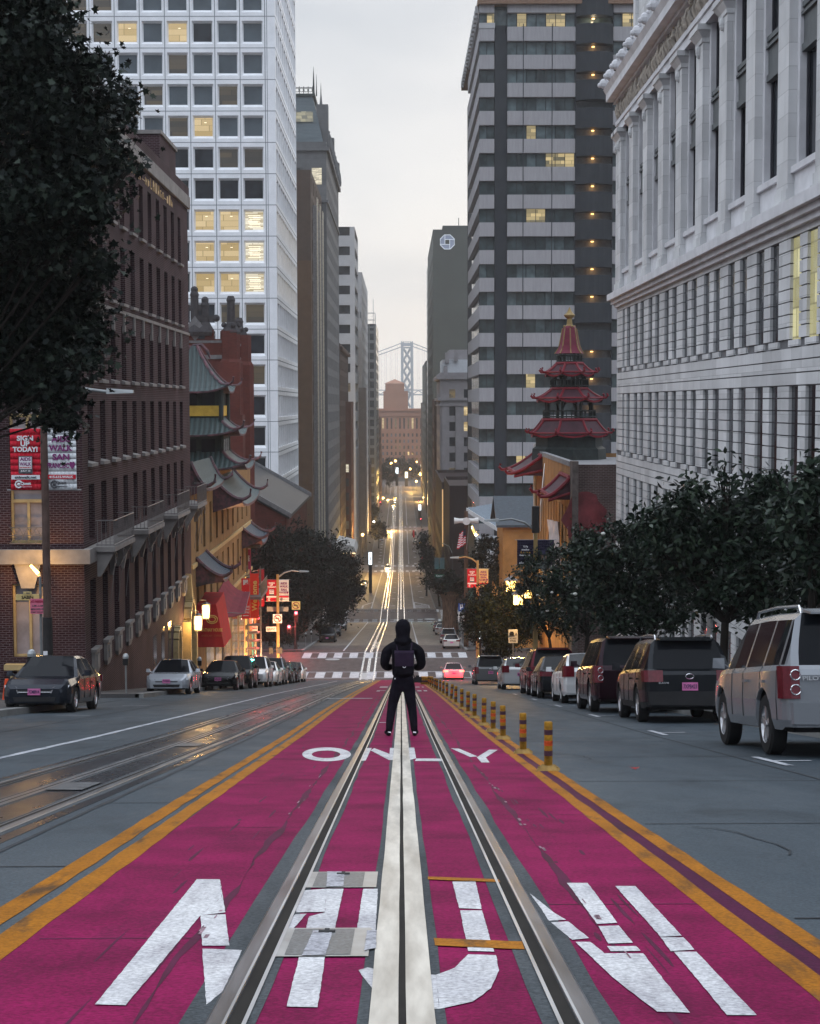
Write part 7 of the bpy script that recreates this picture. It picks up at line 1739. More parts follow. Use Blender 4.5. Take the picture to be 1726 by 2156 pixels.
# a tiny pedestrian far down the street
q = person_at(xY(812.5, 620), 620, 'tiny dark pedestrian crossing far down the street on the left')
P, E, R = [], [], []
sp = chain(None, [(0, 0, .93), (0, 0, 1.2), (0, 0, 1.45), (0, 0, 1.58), (0, 0, 1.7)], [.15, .16, .17, .06, .1])
for s in (-1, 1):
    chain(sp[0], [(s * .1, 0, .85), (s * .12, s * .12, .48), (s * .12, s * .2, .06)], [.09, .07, .05]); chain(sp[2], [(s * .2, 0, 1.42), (s * .25, -s * .08, 1.15), (s * .24, -s * .1, .9)], [.07, .055, .04])
skin_mesh('body', P, E, R, M_BLACKC, q, 0, 1)
# ================================================================== trees
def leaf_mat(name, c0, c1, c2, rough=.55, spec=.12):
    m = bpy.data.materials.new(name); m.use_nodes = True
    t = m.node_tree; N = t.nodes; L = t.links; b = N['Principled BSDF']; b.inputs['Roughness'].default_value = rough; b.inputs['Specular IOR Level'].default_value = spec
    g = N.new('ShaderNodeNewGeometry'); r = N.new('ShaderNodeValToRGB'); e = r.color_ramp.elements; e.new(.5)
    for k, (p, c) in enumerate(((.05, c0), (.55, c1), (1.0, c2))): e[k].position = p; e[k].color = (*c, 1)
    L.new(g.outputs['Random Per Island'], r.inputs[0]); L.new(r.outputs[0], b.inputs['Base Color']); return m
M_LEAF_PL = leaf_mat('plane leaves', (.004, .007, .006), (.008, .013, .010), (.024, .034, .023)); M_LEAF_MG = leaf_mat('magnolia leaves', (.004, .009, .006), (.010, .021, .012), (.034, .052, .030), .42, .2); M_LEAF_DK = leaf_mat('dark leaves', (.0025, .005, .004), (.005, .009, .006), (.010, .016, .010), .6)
M_BARK = mat('bark', (.022, .018, .015), .9, var=.35, scale=3, stretch=(1, 1, .3), bump=.5); M_FLOWER = mat('magnolia flower', (.6, .6, .55), .6, var=.05); M_DRYLEAF = mat('dry brown leaf', (.20, .09, .03), .7, var=.3)
PLANE = [(0, -.5), (.10, -.18), (.42, -.28), (.30, .02), (.52, .22), (.20, .22), (0, .55), (-.20, .22), (-.52, .22), (-.30, .02), (-.42, -.28), (-.10, -.18)]
OVAL = [(0, -.5), (.17, -.22), (.20, .08), (0, .5), (-.20, .08), (-.17, -.22)]
def leaves(name, blobs, count, size, shape, m, parent, o, seed, clump=.35, flat=.8, squash=.85, dens=None):
    """leaf-sized faces in clumps through the crown's volume; blobs are (x, y, z, r)"""
    rg = np.random.default_rng(seed); B = np.array(blobs); wts = B[:, 3] ** 1.9; wts /= wts.sum()
    nc = max(8, count // 34); bi = rg.choice(len(B), nc, p=wts)
    d = rg.normal(size=(nc, 3)); d /= np.linalg.norm(d, axis=1)[:, None]; d[:, 2] *= squash
    rad = B[bi, 3] * (rg.random(nc) ** .42) * (1 + .16 * rg.normal(size=nc))
    cc = B[bi, :3] + d * rad[:, None]
    ci = rg.integers(0, nc, count); P = cc[ci] + rg.normal(size=(count, 3)) * (clump * rg.uniform(.4, 1.0, nc))[ci][:, None]
    sh = np.array(shape); k = len(sh); sz = size * rg.uniform(.65, 1.25, count)
    nrm = rg.normal(size=(count, 3)); nrm[:, 2] += flat; nrm /= np.linalg.norm(nrm, axis=1)[:, None]
    a = np.cross(nrm, rg.normal(size=(count, 3))); a /= np.linalg.norm(a, axis=1)[:, None]; bb = np.cross(nrm, a)
    V_ = P[:, None, :] + (a[:, None, :] * sh[None, :, 0:1] + bb[:, None, :] * sh[None, :, 1:2]) * sz[:, None, None]
    V_ += nrm[:, None, :] * (np.abs(sh[None, :, 0:1]) * .35 * sz[:, None, None])
    V_ = (V_ - np.array(o)).reshape(-1, 3)
    me = bpy.data.meshes.new(name); me.vertices.add(count * k); me.loops.add(count * k); me.polygons.add(count)
    me.vertices.foreach_set('co', V_.ravel()); me.loops.foreach_set('vertex_index', np.arange(count * k, dtype=np.int32))
    me.polygons.foreach_set('loop_start', np.arange(0, count * k, k, dtype=np.int32)); me.polygons.foreach_set('loop_total', np.full(count, k, dtype=np.int32))
    me.materials.append(m); me.update(calc_edges=True)
    ob = bpy.data.objects.new(name, me); COL.objects.link(ob); ob.parent = parent; return ob
def ublobs(lst, Y, dy=1.0, seed=1):
    r = random.Random(seed); out = []
    for u, v, ru in lst:
        y = Y + r.uniform(-dy, dy); p = atY(u, v, y); out.append((p[0], p[1], p[2], ru * y / F))
    return out
def tree(name, label, base, blobs, count, size, shape, m, seed, trunk_r=.18, fork=.45, group=None, lean=0, clump=.35, flat=.8, extra=None):
    t = thing(name, label, 'tree', base, group); B = np.array(blobs); c = np.average(B[:, :3], axis=0, weights=B[:, 3]); r = random.Random(seed)
    b = MB(); zl = B[:, 2].min(); top = V(base[0] * .6 + c[0] * .4, base[1] * .6 + c[1] * .4, base[2] + (c[2] - base[2]) * fork)
    mid = (V(*base) + top) / 2 + V(r.uniform(-.12, .12), r.uniform(-.1, .1), 0)
    b.tube([(base[0], base[1], base[2] - .1), tuple(V(*base) * .75 + mid * .25), tuple(mid), tuple(top)], [trunk_r * 1.25, trunk_r, trunk_r * .85, trunk_r * .75], 9)
    b.build('trunk', M_BARK, t, smooth=True)
    for x, y, z, rr in blobs:
        e = V(x, y, z); k = (top * .55 + e * .45) + V(r.uniform(-.2, .2), r.uniform(-.2, .2), -.1 * rr)
        b = MB(); b.tube([tuple(top), tuple(k), tuple(e), tuple(e + V(r.uniform(-.5, .5) * rr, r.uniform(-.5, .5) * rr, rr * .6))], [trunk_r * .42, trunk_r * .24, trunk_r * .12, .012], 6)
        for q in range(4): d = V(r.uniform(-1, 1), r.uniform(-1, 1), r.uniform(-.3, 1)); b.tube([tuple(k * .4 + e * .6), tuple(e + d * rr * .75)], [trunk_r * .16, .01], 5)
        b.build('limb', M_BARK, t)
    ex = []
    for x, y, z, rr in blobs:      # sprays that stand out of the crown and break its outline
        for q in range(4): d = V(r.uniform(-1, 1), r.uniform(-1, 1), r.uniform(-.6, 1)); d = d / np.linalg.norm(d) * rr * r.uniform(.95, 1.25); ex.append((x + d[0], y + d[1], z + d[2], rr * r.uniform(.16, .3)))
    leaves('crown', list(blobs) + ex * 2, count, size, shape, m, t, base, seed, clump, flat)
    if extra:
        nm, mm, n, sz = extra
        for k in range(n):
            bb = MB(); x, y, z, rr = r.choice(blobs); an = r.uniform(0, 6.28); bb.ball((x + rr * math.cos(an), y - rr * abs(math.sin(an)) * .9, z + r.uniform(-.4, .8) * rr), sz * r.uniform(.6, 1), 6, 4, sz=.7); bb.build(nm, mm, t)
    return t
# big plane tree at the near left, its trunk outside the frame
bl = [(45, 30, 78), (95, 110, 62), (172, 152, 48), (215, 158, 26), (60, 190, 110), (160, 240, 80), (232, 222, 34), (268, 234, 12), (215, 300, 48), (130, 330, 105), (240, 345, 32), (272, 364, 12), (110, 470, 105), (190, 440, 45), (205, 560, 42), (60, 560, 120), (165, 620, 65), (60, 690, 115), (160, 710, 60), (190, 760, 36), (120, 810, 60), (50, 800, 80), (135, 880, 26), (62, 885, 12), (-60, 200, 150), (-70, 450, 150), (-60, 700, 130), (30, -60, 120)]
BL = ublobs([(u - 8 if u > 0 else u, v, r_ * (.86 if u > 90 else .92)) for u, v, r_ in bl], 30.5, 1.6, 4)
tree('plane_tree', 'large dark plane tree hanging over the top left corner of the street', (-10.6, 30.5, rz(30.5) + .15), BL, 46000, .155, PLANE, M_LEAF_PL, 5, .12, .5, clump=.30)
# magnolias along the right kerb
def mag(label, bl, Y, x, cnt, seed, r=.12, fl=2, fork=.5, dry=True):
    t = tree('magnolia_tree', label, (x, Y, rz(Y) + .15), ublobs(bl, Y, .8, seed), cnt, .21, OVAL, M_LEAF_MG, seed, r, fork, 'magnolia trees along the right kerb', clump=.26, flat=.5, extra=('flower', M_FLOWER, fl, .085))
    return t
mag('nearest magnolia, its dark crown cut by the right edge of the picture', [(1690, 1060, 70), (1725, 1140, 90), (1700, 1250, 55), (1740, 1010, 50), (1770, 1200, 90)], 33.0, 8.3, 4200, 11)
mag('magnolia with a tall leafy twig and a visible trunk behind the silver suv', [(1540, 1095, 75), (1465, 1085, 55), (1610, 1070, 75), (1525, 985, 16), (1535, 1020, 18), (1480, 1165, 75), (1570, 1180, 95), (1655, 1150, 75), (1640, 1245, 60), (1490, 1245, 50), (1590, 1265, 45), (1430, 1180, 40), (1425, 1060, 22), (1372, 1108, 34), (1410, 1125, 45), (1440, 1135, 48), (1385, 1150, 34), (1600, 1030, 40), (1650, 1090, 60)], 40.0, xY(1527, 40), 14500, 12, .13)
mag('dense magnolia between the black crossover and the granite wall', [(1320, 1165, 62), (1385, 1190, 70), (1300, 1225, 65), (1390, 1270, 55), (1430, 1225, 45), (1265, 1180, 40), (1345, 1285, 45), (1290, 1290, 30), (1350, 1130, 40), (1300, 1312, 30), (1370, 1300, 34), (1425, 1280, 36), (1260, 1240, 50)], 54.0, xY(1375, 54), 10500, 13, .12)
mag('magnolia with white blossoms in front of the red paint patch', [(1240, 1150, 45), (1265, 1200, 50), (1215, 1195, 45), (1230, 1250, 50), (1200, 1290, 40), (1265, 1290, 38), (1290, 1235, 40), (1220, 1315, 28), (1180, 1240, 40)], 66.0, xY(1240, 66), 7500, 14, .11, 4)
mag('smaller magnolia before the orange lamp, farthest of its row', [(1140, 1185, 36), (1170, 1215, 45), (1120, 1230, 32), (1150, 1270, 45), (1185, 1265, 36), (1105, 1205, 18), (1130, 1300, 30), (1090, 1245, 14), (1165, 1310, 36), (1195, 1225, 40)], 82.0, xY(1160, 82), 6000, 15, .11, 3)
GT = 'dark street trees beyond the first crossing'
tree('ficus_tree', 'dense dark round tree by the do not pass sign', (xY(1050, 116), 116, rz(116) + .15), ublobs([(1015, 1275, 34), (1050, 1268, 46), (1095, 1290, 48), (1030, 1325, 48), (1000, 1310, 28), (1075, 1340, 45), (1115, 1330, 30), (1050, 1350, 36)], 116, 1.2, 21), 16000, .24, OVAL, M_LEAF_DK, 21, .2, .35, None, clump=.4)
for k, (Y, bl, ub, lb) in enumerate((
    (171, [(535, 1240, 26), (590, 1290, 30), (560, 1165, 34), (585, 1140, 30), (550, 1215, 34), (585, 1200, 40), (570, 1255, 38), (545, 1270, 22), (605, 1260, 30)], 565, 'dark street tree in front of the church nave, leftmost of the left clump'),
    (188, [(640, 1295, 30), (630, 1130, 26), (630, 1160, 34), (610, 1200, 36), (645, 1205, 36), (625, 1250, 38), (650, 1270, 28), (600, 1280, 24)], 622, 'dark street tree second in the left clump beyond the first crossing'),
    (205, [(670, 1150, 36), (690, 1180, 36), (665, 1210, 36), (695, 1230, 36), (680, 1270, 32), (700, 1285, 22)], 672, 'dark street tree with a high crown over the black van'),
    (226, [(715, 1185, 26), (725, 1215, 28), (735, 1240, 22), (710, 1245, 28), (720, 1275, 26), (742, 1235, 14), (745, 1262, 10)], 706, 'dark street tree nearest the tracks, at the right end of the left clump'))):
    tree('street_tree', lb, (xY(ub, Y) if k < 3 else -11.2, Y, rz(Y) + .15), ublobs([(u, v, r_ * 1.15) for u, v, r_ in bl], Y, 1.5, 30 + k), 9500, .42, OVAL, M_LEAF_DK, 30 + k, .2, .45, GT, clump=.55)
for k, (Y, bl, ub, lb) in enumerate((
    (172, [(1000, 1185, 26), (1025, 1200, 30), (1050, 1185, 22), (1035, 1235, 30), (1010, 1235, 24), (1015, 1150, 20), (1045, 1150, 18)], 1030, 'dark tree behind the red and amber lit banners on the right'),
    (306, [(905, 1170, 13), (898, 1195, 16), (918, 1200, 18), (912, 1225, 20), (935, 1215, 16), (930, 1235, 16)], 925, 'dark tree cluster by the green signal'),
    (345, [(893, 1130, 9), (890, 1150, 10), (897, 1165, 11), (900, 1180, 12)], 897, 'slim dark tree at the right kerb beyond the second crossing'),
    (560, [(800, 1108, 8), (795, 1118, 9), (803, 1122, 9), (790, 1125, 7)], 796, 'small dark tree at the third crossing on the left'),
    (660, [(787, 1075, 8), (783, 1085, 9)], 785, 'small dark tree near the far left bus shelter'),
    (905, [(812, 998, 10), (822, 990, 10), (803, 1005, 10), (815, 1015, 10), (828, 1003, 9), (805, 990, 8)], 812, 'round dark tree at the end of the left pavement'))):
    tree('street_tree', lb, (xY(ub, Y), Y, rz(Y) + .15), ublobs(bl, Y, 1.5, 50 + k), 2600, .55 if Y < 400 else .9, OVAL, M_LEAF_DK, 50 + k, .2, .45, GT, clump=.6 if Y < 400 else .9)
for k, (u, v, r_) in enumerate(((800, 985, 11), (818, 975, 12), (836, 980, 13), (852, 972, 13), (866, 980, 11), (880, 985, 10))):
    tree('park_tree', ('first', 'second', 'third', 'fourth', 'fifth', 'last')[k] + ' from the left of the park trees before the end block', (xY(u, 1090), 1090 + k, rz(1090)), ublobs([(u, v, r_), (u - 4, v + 10, r_), (u + 5, v + 12, r_)], 1090 + k, 2, 60 + k), 900, 1.3, OVAL, M_LEAF_DK, 60 + k, .3, .4, 'park trees at the end of the street', clump=1.2)
# shaggy palm trunk at the right kerb
t = thing('palm_trunk', 'thick shaggy palm trunk rising into dark leaves by the white sedan row', 'tree', (xY(947, 208), 208, rz(208)))
b = MB(); x, y, z = t.location; b.lathe([(1.15, z), (1.05, z + 1.5), (.95, z + 3.2), (1.05, z + 4.6), (1.3, z + 5.4), (.3, z + 6.2)], (x, y, 0), 14); b.build('trunk', mat('shaggy bark', (.13, .08, .055), .95, var=.5, scale=2.5, stretch=(3, 3, .4), bump=.8), t)
leaves('crown', [(x, y, z + 6.6, 1.6), (x - 1.2, y, z + 6.2, 1.0), (x + 1.2, y, z + 6.4, 1.0)], 1500, .6, OVAL, M_LEAF_DK, t, t.location, 77, .5)
# small hedge of shrubs along the planted bank left of the crossing
for k, (u, v, Y) in enumerate(((556, 1345, 164), (592, 1352, 164))):
    p = atY(u, v, Y); q = thing('shrub', ('rounded shrub beside the church steps', 'low shrub on the church bank nearest the signal pole')[k], 'shrub', (p[0], Y, rz(Y) + .15)); leaves('foliage', [(p[0], Y, p[2] + .4, .8), (p[0] + .8, Y, p[2] + .3, .7)], 1200, .22, OVAL, M_LEAF_DK, q, q.location, 80 + k, .3)
# ================================================================== street furniture and signs
M_GALV = mat('galvanised steel', (.24, .25, .25), .5, .5, .15); M_DKPOLE = mat('dark painted pole', (.035, .033, .033), .5, .2, .2); M_WOODP = mat('brown wooden pole', (.085, .05, .035), .85, var=.3, scale=3, stretch=(4, 4, .3)); M_TANPOLE = mat('tan painted pole', (.30, .21, .09), .6, var=.15)
M_RED = mat('red banner cloth', (.50, .018, .035), .75, var=.12, scale=3); M_WHITEB = mat('white banner cloth', (.62, .64, .66), .75, var=.06, scale=3); M_PURP = mat('purple print', (.20, .04, .15), .7, var=0); M_NAVY = mat('navy banner cloth', (.028, .024, .048), .75, var=.12); M_CHARC = mat('dark grey print', (.09, .09, .10), .7, var=0); M_LT = mat('white print', (.72, .72, .74), .7, var=0)
def pole_thing(name, label, cat, X, Y, group=None): return thing(name, label, cat, (X, Y, rz(Y) + .15), group)
def sig_text(txt, par, x, y, z, w, h, m, bold=.01): return lettering(txt, par, (x - par.location[0] if par.parent is None else x, y - (par.location[1] if par.parent is None else 0), z - (par.location[2] if par.parent is None else 0)), m, .3, bold, w, h)
def banner(label, x0, x1, Y, z0, z1, m, rows, extra=None, group='charity walk banners', name='street_banner'):
    """cloth banner on two arms; rows: (text, centre fraction from the top, width fraction, height fraction, material)"""
    t = thing(name, label, 'banner', ((x0 + x1) / 2, Y, z0), group); w, h = x1 - x0, z1 - z0
    b = MB(); n = 8
    f = lambda i, j: (x0 + w * i / n, Y + .02 * math.sin(i * 1.1 + j * .5), z0 + h * j / 10)
    for i in range(n):
        for j in range(10): b.quad(f(i, j), f(i + 1, j), f(i + 1, j + 1), f(i, j + 1))
    c = b.build('cloth', m, t, smooth=True); sm = c.modifiers.new('t', 'SOLIDIFY'); sm.thickness = .012; sm.offset = 1
    for k in (z0, z1): b = MB(); b.tube([(x0 - .12, Y + .03, k), (x1 + .12, Y + .03, k)], .018, 6); b.build('arm', M_GALV, t)
    for txt, cf, wf, hf, mm in rows: lettering(txt, t, (0, -.045, h - cf * h), mm, .3, .012, wf * w, hf * h)
    for (xa, xb, za, zb_, mm, dy) in (extra or []):
        b = MB(); b.box(x0 + xa * w, x0 + xb * w, Y - .04 - dy, Y - .028 - dy, z1 - zb_ * h, z1 - za * h); b.build('print_panel', mm, t)
    return t
def walk_pair(u0, u1, u2, u3, v0, v1, Y, where, small=False):
    x = [xY(u, Y) for u in (u0, u1, u2, u3)]; z1, z0 = zY(v0, Y), zY(v1, Y)
    rows = [('SIGN', .155, .54, .085, M_LT), ('UP', .245, .30, .085, M_LT), ('TODAY!', .335, .82, .085, M_LT), ('AIDS', .495, .36, .06, M_PURP), ('WALK', .575, .38, .06, M_PURP)]
    if not small: rows += [('SAN FRANCISCO', .632, .38, .022, M_RED), ('JULY 15', .69, .32, .032, M_LT), ('aidswalk.net', .79, .72, .045, M_CHARC), ('Quest', .895, .34, .058, M_LT), ('Diagnostics', .945, .40, .03, mat('pink print', (.7, .3, .35), .7, var=0))]
    t1 = banner('red banner reading sign up today ' + where, x[0], x[1], Y, z0, z1, M_RED, rows, [(.27, .73, .445, .73, M_CHARC, 0), (.295, .705, .46, .655, M_LT, .003), (.03, .97, .755, .825, M_LT, 0)])
    rows = [('AIDS', .17, .62, .10, M_PURP), ('WALK', .315, .78, .10, M_PURP), ('SAN', .46, .56, .10, M_PURP), ('FRANCISC\u2665', .60, .92, .12, M_PURP)]
    if not small: rows += [('415.615.WALK', .785, .80, .042, M_LT), ('Quest', .885, .34, .058, M_CHARC), ('Diagnostics', .94, .40, .03, M_CHARC)]
    t2 = banner('white banner with purple walk lettering ' + where, x[2], x[3], Y, z0, z1, M_WHITEB if not small or u0 < 843 else mat('amber lit banner cloth', (.66, .50, .24), .75, var=.06), rows, [(.02, .98, .75, .82, M_RED, 0)])  # right corner's white cloth has amber lamplight put into its colour
    for t, xx in ((t1, x[0]), (t2, x[2])):
        b = MB(); w = x[1] - x[0]; c = (xx + w * .27, Y - .045, z1 - (z1 - z0) * .905); r = w * .11
        b.tube([(c[0] + r * math.cos(a * .5 + .6), c[1], c[2] + r * math.sin(a * .5 + .6)) for a in range(11)], r * .26, 5); b.ball((c[0], c[1], c[2]), r * .5, 8, 5); b.build('round_logo', M_LT if t is t1 else M_CHARC, t)
M_TL_OFF = mat('signal housing', (.02, .022, .022), .5, var=.1); M_SR = glow('red signal lit', (1.0, .03, .10), 12); M_SG = glow('green signal lit', (.10, 1.0, .80), 7); M_LENS = mat('dark signal lens', (.03, .02, .015), .3, var=0)
def signal_head(par, x, Y, z, lit, s=1.0):
    """z is the height of the lit lens"""
    o = {'r': 0, 'g': 2}[lit]; zt = z + o * .36 * s + .22 * s
    b = MB(); b.box(x - .19 * s, x + .19 * s, Y, Y + .22, zt - 1.16 * s, zt); hd = b.build('signal_head', M_TL_OFF, par)
    for k in range(3):
        zz = zt - (.22 + .36 * k) * s; b = MB(); b.lathe([(.135 * s, Y - .03), (.135 * s, Y + .001)], (x, 0, zz), 14, ax='y')
        L_ = MB(); L_.poly([(x + .135 * s * math.cos(a * .4488), Y - .012, zz + .135 * s * math.sin(a * .4488)) for a in range(14)]); L_.build('lens', (M_SR if lit == 'r' else M_SG) if k == o else M_LENS, hd)
        v = MB()
        for a in range(8): a0, a1 = math.pi * a / 8, math.pi * (a + 1) / 8; v.quad((x + .15 * s * math.cos(a0), Y, zz + .15 * s * math.sin(a0)), (x + .15 * s * math.cos(a1), Y, zz + .15 * s * math.sin(a1)), (x + .15 * s * math.cos(a1), Y - .2, zz + .15 * s * math.sin(a1)), (x + .15 * s * math.cos(a0), Y - .2, zz + .15 * s * math.sin(a0)))
        v.build('visor', M_TL_OFF, hd)
    l = bpy.data.lights.new('signal light', 'POINT'); l.energy = 420; l.color = (1, .10, .08) if lit == 'r' else (.1, 1, .8); l.shadow_soft_size = .1
    q = bpy.data.objects.new('signal_light', l); COL.objects.link(q); q.parent = par; q.location = (x - par.location[0], Y - .35 - par.location[1], z - par.location[2])
def lamp_arm(par, x, Y, z, xe, ze, m, on=False):
    b = MB(); b.tube([(x, Y, z), (x * .7 + xe * .3, Y, z * .4 + ze * .6 + .1), (x * .35 + xe * .65, Y, ze + .08), (xe, Y, ze)], [.07, .06, .05, .045], 8); b.build('arm', m, par)
    s = -1 if xe < x else 1; b = MB(); b.hexa([(xe + s * .75, Y - .12, ze - .04), (xe + s * .0, Y - .15, ze - .06), (xe + s * .0, Y + .15, ze - .06), (xe + s * .75, Y + .12, ze - .04)], [(xe + s * .75, Y - .06, ze + .05), (xe, Y - .1, ze + .1), (xe, Y + .1, ze + .1), (xe + s * .75, Y + .06, ze + .05)]); b.build('lamp_head', M_GALV, par)
# ---- near left banner pole
Y = 46.0; X = xY(92, Y)
t = pole_thing('lamp_pole', 'brown lamp pole with a dark foot and two banners before the brick building', 'lamp pole', X, Y)
b = MB(); b.cyl((X, Y, rz(Y) + 2.6), (X, Y, zY(800, Y)), .115, .10, 12); b.build('shaft', mat('rusty brown pole', (.10, .065, .055), .6, .2, .25), t)
b = MB(); b.cyl((X, Y, rz(Y)), (X, Y, rz(Y) + 2.595), .155, .14, 12); b.build('foot', M_DKPOLE, t); lamp_arm(t, X, Y, zY(812, Y), xY(226, Y), zY(823, Y), M_GALV)
for k, z in enumerate((rz(Y) + .9, rz(Y) + 1.5)): b = MB(); b.box(X - .1, X + .02, Y - .165, Y - .15, z, z + .14); b.build('sticker', M_LT, t)
walk_pair(20, 84, 95, 159, 900, 1029, Y, 'on the brown pole before the brick building')
# ---- second left banner pole at the crossing
Y = 128.0; X = xY(581.5, Y); t = pole_thing('lamp_pole', 'tan lamp pole with banners and a no turn sign at the left corner', 'lamp pole', X, Y)
b = MB(); b.cyl((X, Y, rz(Y)), (X, Y, zY(1208, Y)), .15, .11, 10); b.build('shaft', M_TANPOLE, t); lamp_arm(t, X, Y, zY(1215, Y), xY(628, Y), zY(1202, Y), M_GALV)
b = MB(); b.box(xY(562, Y), xY(571, Y), Y - .2, Y + .2, zY(1374, Y), zY(1361, Y)); b.box(xY(574, Y) + .2, xY(585, Y) + .2, Y - .2, Y + .2, zY(1374, Y), zY(1361, Y)); b.build('pedestrian_signal', M_TL_OFF, t)
walk_pair(557, 580, 583.5, 605, 1219, 1264.5, Y, 'on the tan pole at the left corner', True)
def noleft(x, Y, z, s, face, label):
    t = thing('no_turn_sign', label, 'sign', (x, Y, z), 'no left turn signs'); b = MB(); b.box(x - s, x + s, Y - .02, Y + .02, z - s, z + s); b.build('panel', face, t)
    b = MB(); b.tube([(x + s * .78 * math.cos(a * .3927), Y - .03, z + s * .78 * math.sin(a * .3927)) for a in range(17)], s * .085, 5); b.tube([(x - s * .55, Y - .03, z + s * .55), (x + s * .55, Y - .03, z - s * .55)], s * .08, 5); b.build('red_ring', M_RED, t)
    b = MB(); b.tube([(x + s * .3, Y - .028, z - s * .5), (x + s * .3, Y - .028, z + s * .1), (x - s * .2, Y - .028, z + s * .1)], s * .11, 5); b.prism([(x - s * .15, Y - .04, z + s * .38), (x - s * .6, Y - .04, z + s * .1), (x - s * .15, Y - .04, z - s * .2)], None, (0, .02, 0)); b.build('arrow', M_BLK, t)
noleft(xY(580.5, 127.8), 127.8, zY(1301, 127.8), .36, M_LT, 'white no left turn sign on the tan pole under the banners')
def plate_sign(name, label, u0, u1, v0, v1, Y, face, rows, grp=None, cat='sign', post=None):
    x0, x1, z0, z1 = xY(u0, Y), xY(u1, Y), zY(v1, Y), zY(v0, Y); t = thing(name, label, cat, ((x0 + x1) / 2, Y, z0), grp)
    b = MB(); b.box(x0, x1, Y - .015, Y + .015, z0, z1); b.build('panel', face, t)
    for txt, cf, wf, hf, m in rows: lettering(txt, t, (0, -.02, (z1 - z0) * (1 - cf)), m, .3, .008, wf * (x1 - x0), hf * (z1 - z0))
    if post is not None: b = MB(); b.cyl(((x0 + x1) / 2, Y + .05, rz(Y)), ((x0 + x1) / 2, Y + .05, z1), .035, n=8); b.build('post', M_GALV, t)
    return t
M_SIGNW = mat('white sign face', (.55, .54, .52), .5, var=.08); M_SIGNP = mat('pinkish sign face', (.60, .42, .42), .5, var=.1); M_SIGNY = mat('pale yellow sign face', (.62, .47, .20), .5, var=.08)
plate_sign('street_name_sign', 'small white street sign reading GRANT', 556, 578, 1318, 1328, 127.8, M_SIGNW, [('GRANT', .5, .8, .6, M_BLK)])
plate_sign('street_name_sign', 'grey blank street board above the no left turn sign', 558, 604, 1276, 1286, 128.3, M_GALV, [])
plate_sign('parking_sign', 'white parking sign with red lettering on a thin post near the signal', 526, 538, 1312, 1327, 126, M_SIGNP, [('NO', .25, .4, .22, M_RED), ('PARKING', .62, .8, .2, M_RED)], post=1)
# ---- signals at the crossing
def signal_pole(label, u, v_top, Y, heads, m=M_TANPOLE):
    X = xY(u, Y); t = pole_thing('traffic_signal', label, 'traffic signal', X, Y, 'traffic signals at the crossings'); b = MB(); b.cyl((X, Y, rz(Y)), (X, Y, zY(v_top, Y)), .11, .09, 8); b.lathe([(.2, rz(Y)), (.18, rz(Y) + .6), (.11, rz(Y) + .9)], (X, Y, 0), 8); b.build('pole', m, t)
    for (uu, vv, lit) in heads:
        x = xY(uu, Y - .3); signal_head(t, x, Y - .3, zY(vv, Y - .3), lit)
        if abs(x - X) > .25: b = MB(); b.tube([(X, Y, zY(vv, Y)), (x, Y - .15, zY(vv, Y))], .05, 6); b.build('bracket', m, t)
    return t
signal_pole('red signal on a tan pole beside the welcome banners', 533, 1288, 130, [(541, 1297, 'r')])
signal_pole('two red signal heads on a pole across the crossing on the left', 618.5, 1282, 162.5, [(620, 1289, 'r'), (605, 1318, 'r')], M_DKPOLE)
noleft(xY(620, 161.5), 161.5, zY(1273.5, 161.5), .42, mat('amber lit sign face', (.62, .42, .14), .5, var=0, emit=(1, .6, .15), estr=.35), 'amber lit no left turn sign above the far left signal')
# ---- right corner pole with banners, lamp arm and red signal
Y = 135.0; X = xY(1005.5, Y); t = pole_thing('lamp_pole', 'tan lamp pole with red and amber lit banners and a red signal at the right corner', 'lamp pole', X, Y)
b = MB(); b.cyl((X, Y, rz(Y)), (X, Y, zY(1180, Y)), .15, .11, 10); b.build('shaft', M_TANPOLE, t); lamp_arm(t, X, Y, zY(1186, Y), xY(966, Y), zY(1174, Y), M_TANPOLE); signal_head(t, xY(1004, Y - .3), Y - .3, zY(1282, Y - .3), 'r')
walk_pair(983.6, 1003.5, 1007, 1028, 1197.5, 1236.5, Y, 'on the tan pole at the right corner', True)
# ---- tall pole with the two navy banners
Y = 83.0; X = xY(1128, Y); t = pole_thing('lamp_pole', 'lamp pole with two navy banners and a curved arm before the ochre building', 'lamp pole', X, Y)
b = MB(); b.cyl((X, Y, rz(Y)), (X, Y, zY(1120, Y)), .15, .11, 10); b.build('shaft', M_TANPOLE, t); b = MB(); b.box(X - .19, X + .19, Y - .15, Y + .15, zY(1122, Y) + .001, zY(1066, Y)); b.build('top_box', M_DKPOLE, t); lamp_arm(t, X, Y, zY(1118, Y), xY(1050, Y), zY(1096, Y), M_GALV)
banner('navy banner with white and gold words on the pole before the ochre building', xY(1089, Y), xY(1124, Y), Y, zY(1190, Y), zY(1137, Y), M_NAVY, [('We', .26, .30, .085, M_LT), ('make', .38, .46, .075, M_LT), ('futures', .49, .60, .08, mat('gold print', (.5, .28, .06), .7, var=0)), ('happen.', .61, .70, .09, M_LT), ('sfsu.edu', .90, .76, .08, M_LT)], group='navy banners', name='street_banner')
t = banner('navy banner with a smiling portrait in a cap on the pole before the ochre building', xY(1132, Y), xY(1167, Y), Y, zY(1190, Y), zY(1137, Y), M_NAVY, [], group='navy banners', name='street_banner')
cx, cz = xY(1146, Y), zY(1170, Y)
def disc(nm, m, x, z, rx, rz_, dy, a0=0, a1=2 * math.pi): b = MB(); b.poly([(x + rx * math.cos(a0 + (a1 - a0) * k / 18), Y - .04 - dy, z + rz_ * math.sin(a0 + (a1 - a0) * k / 18)) for k in range(18)]); b.build(nm, m, t)
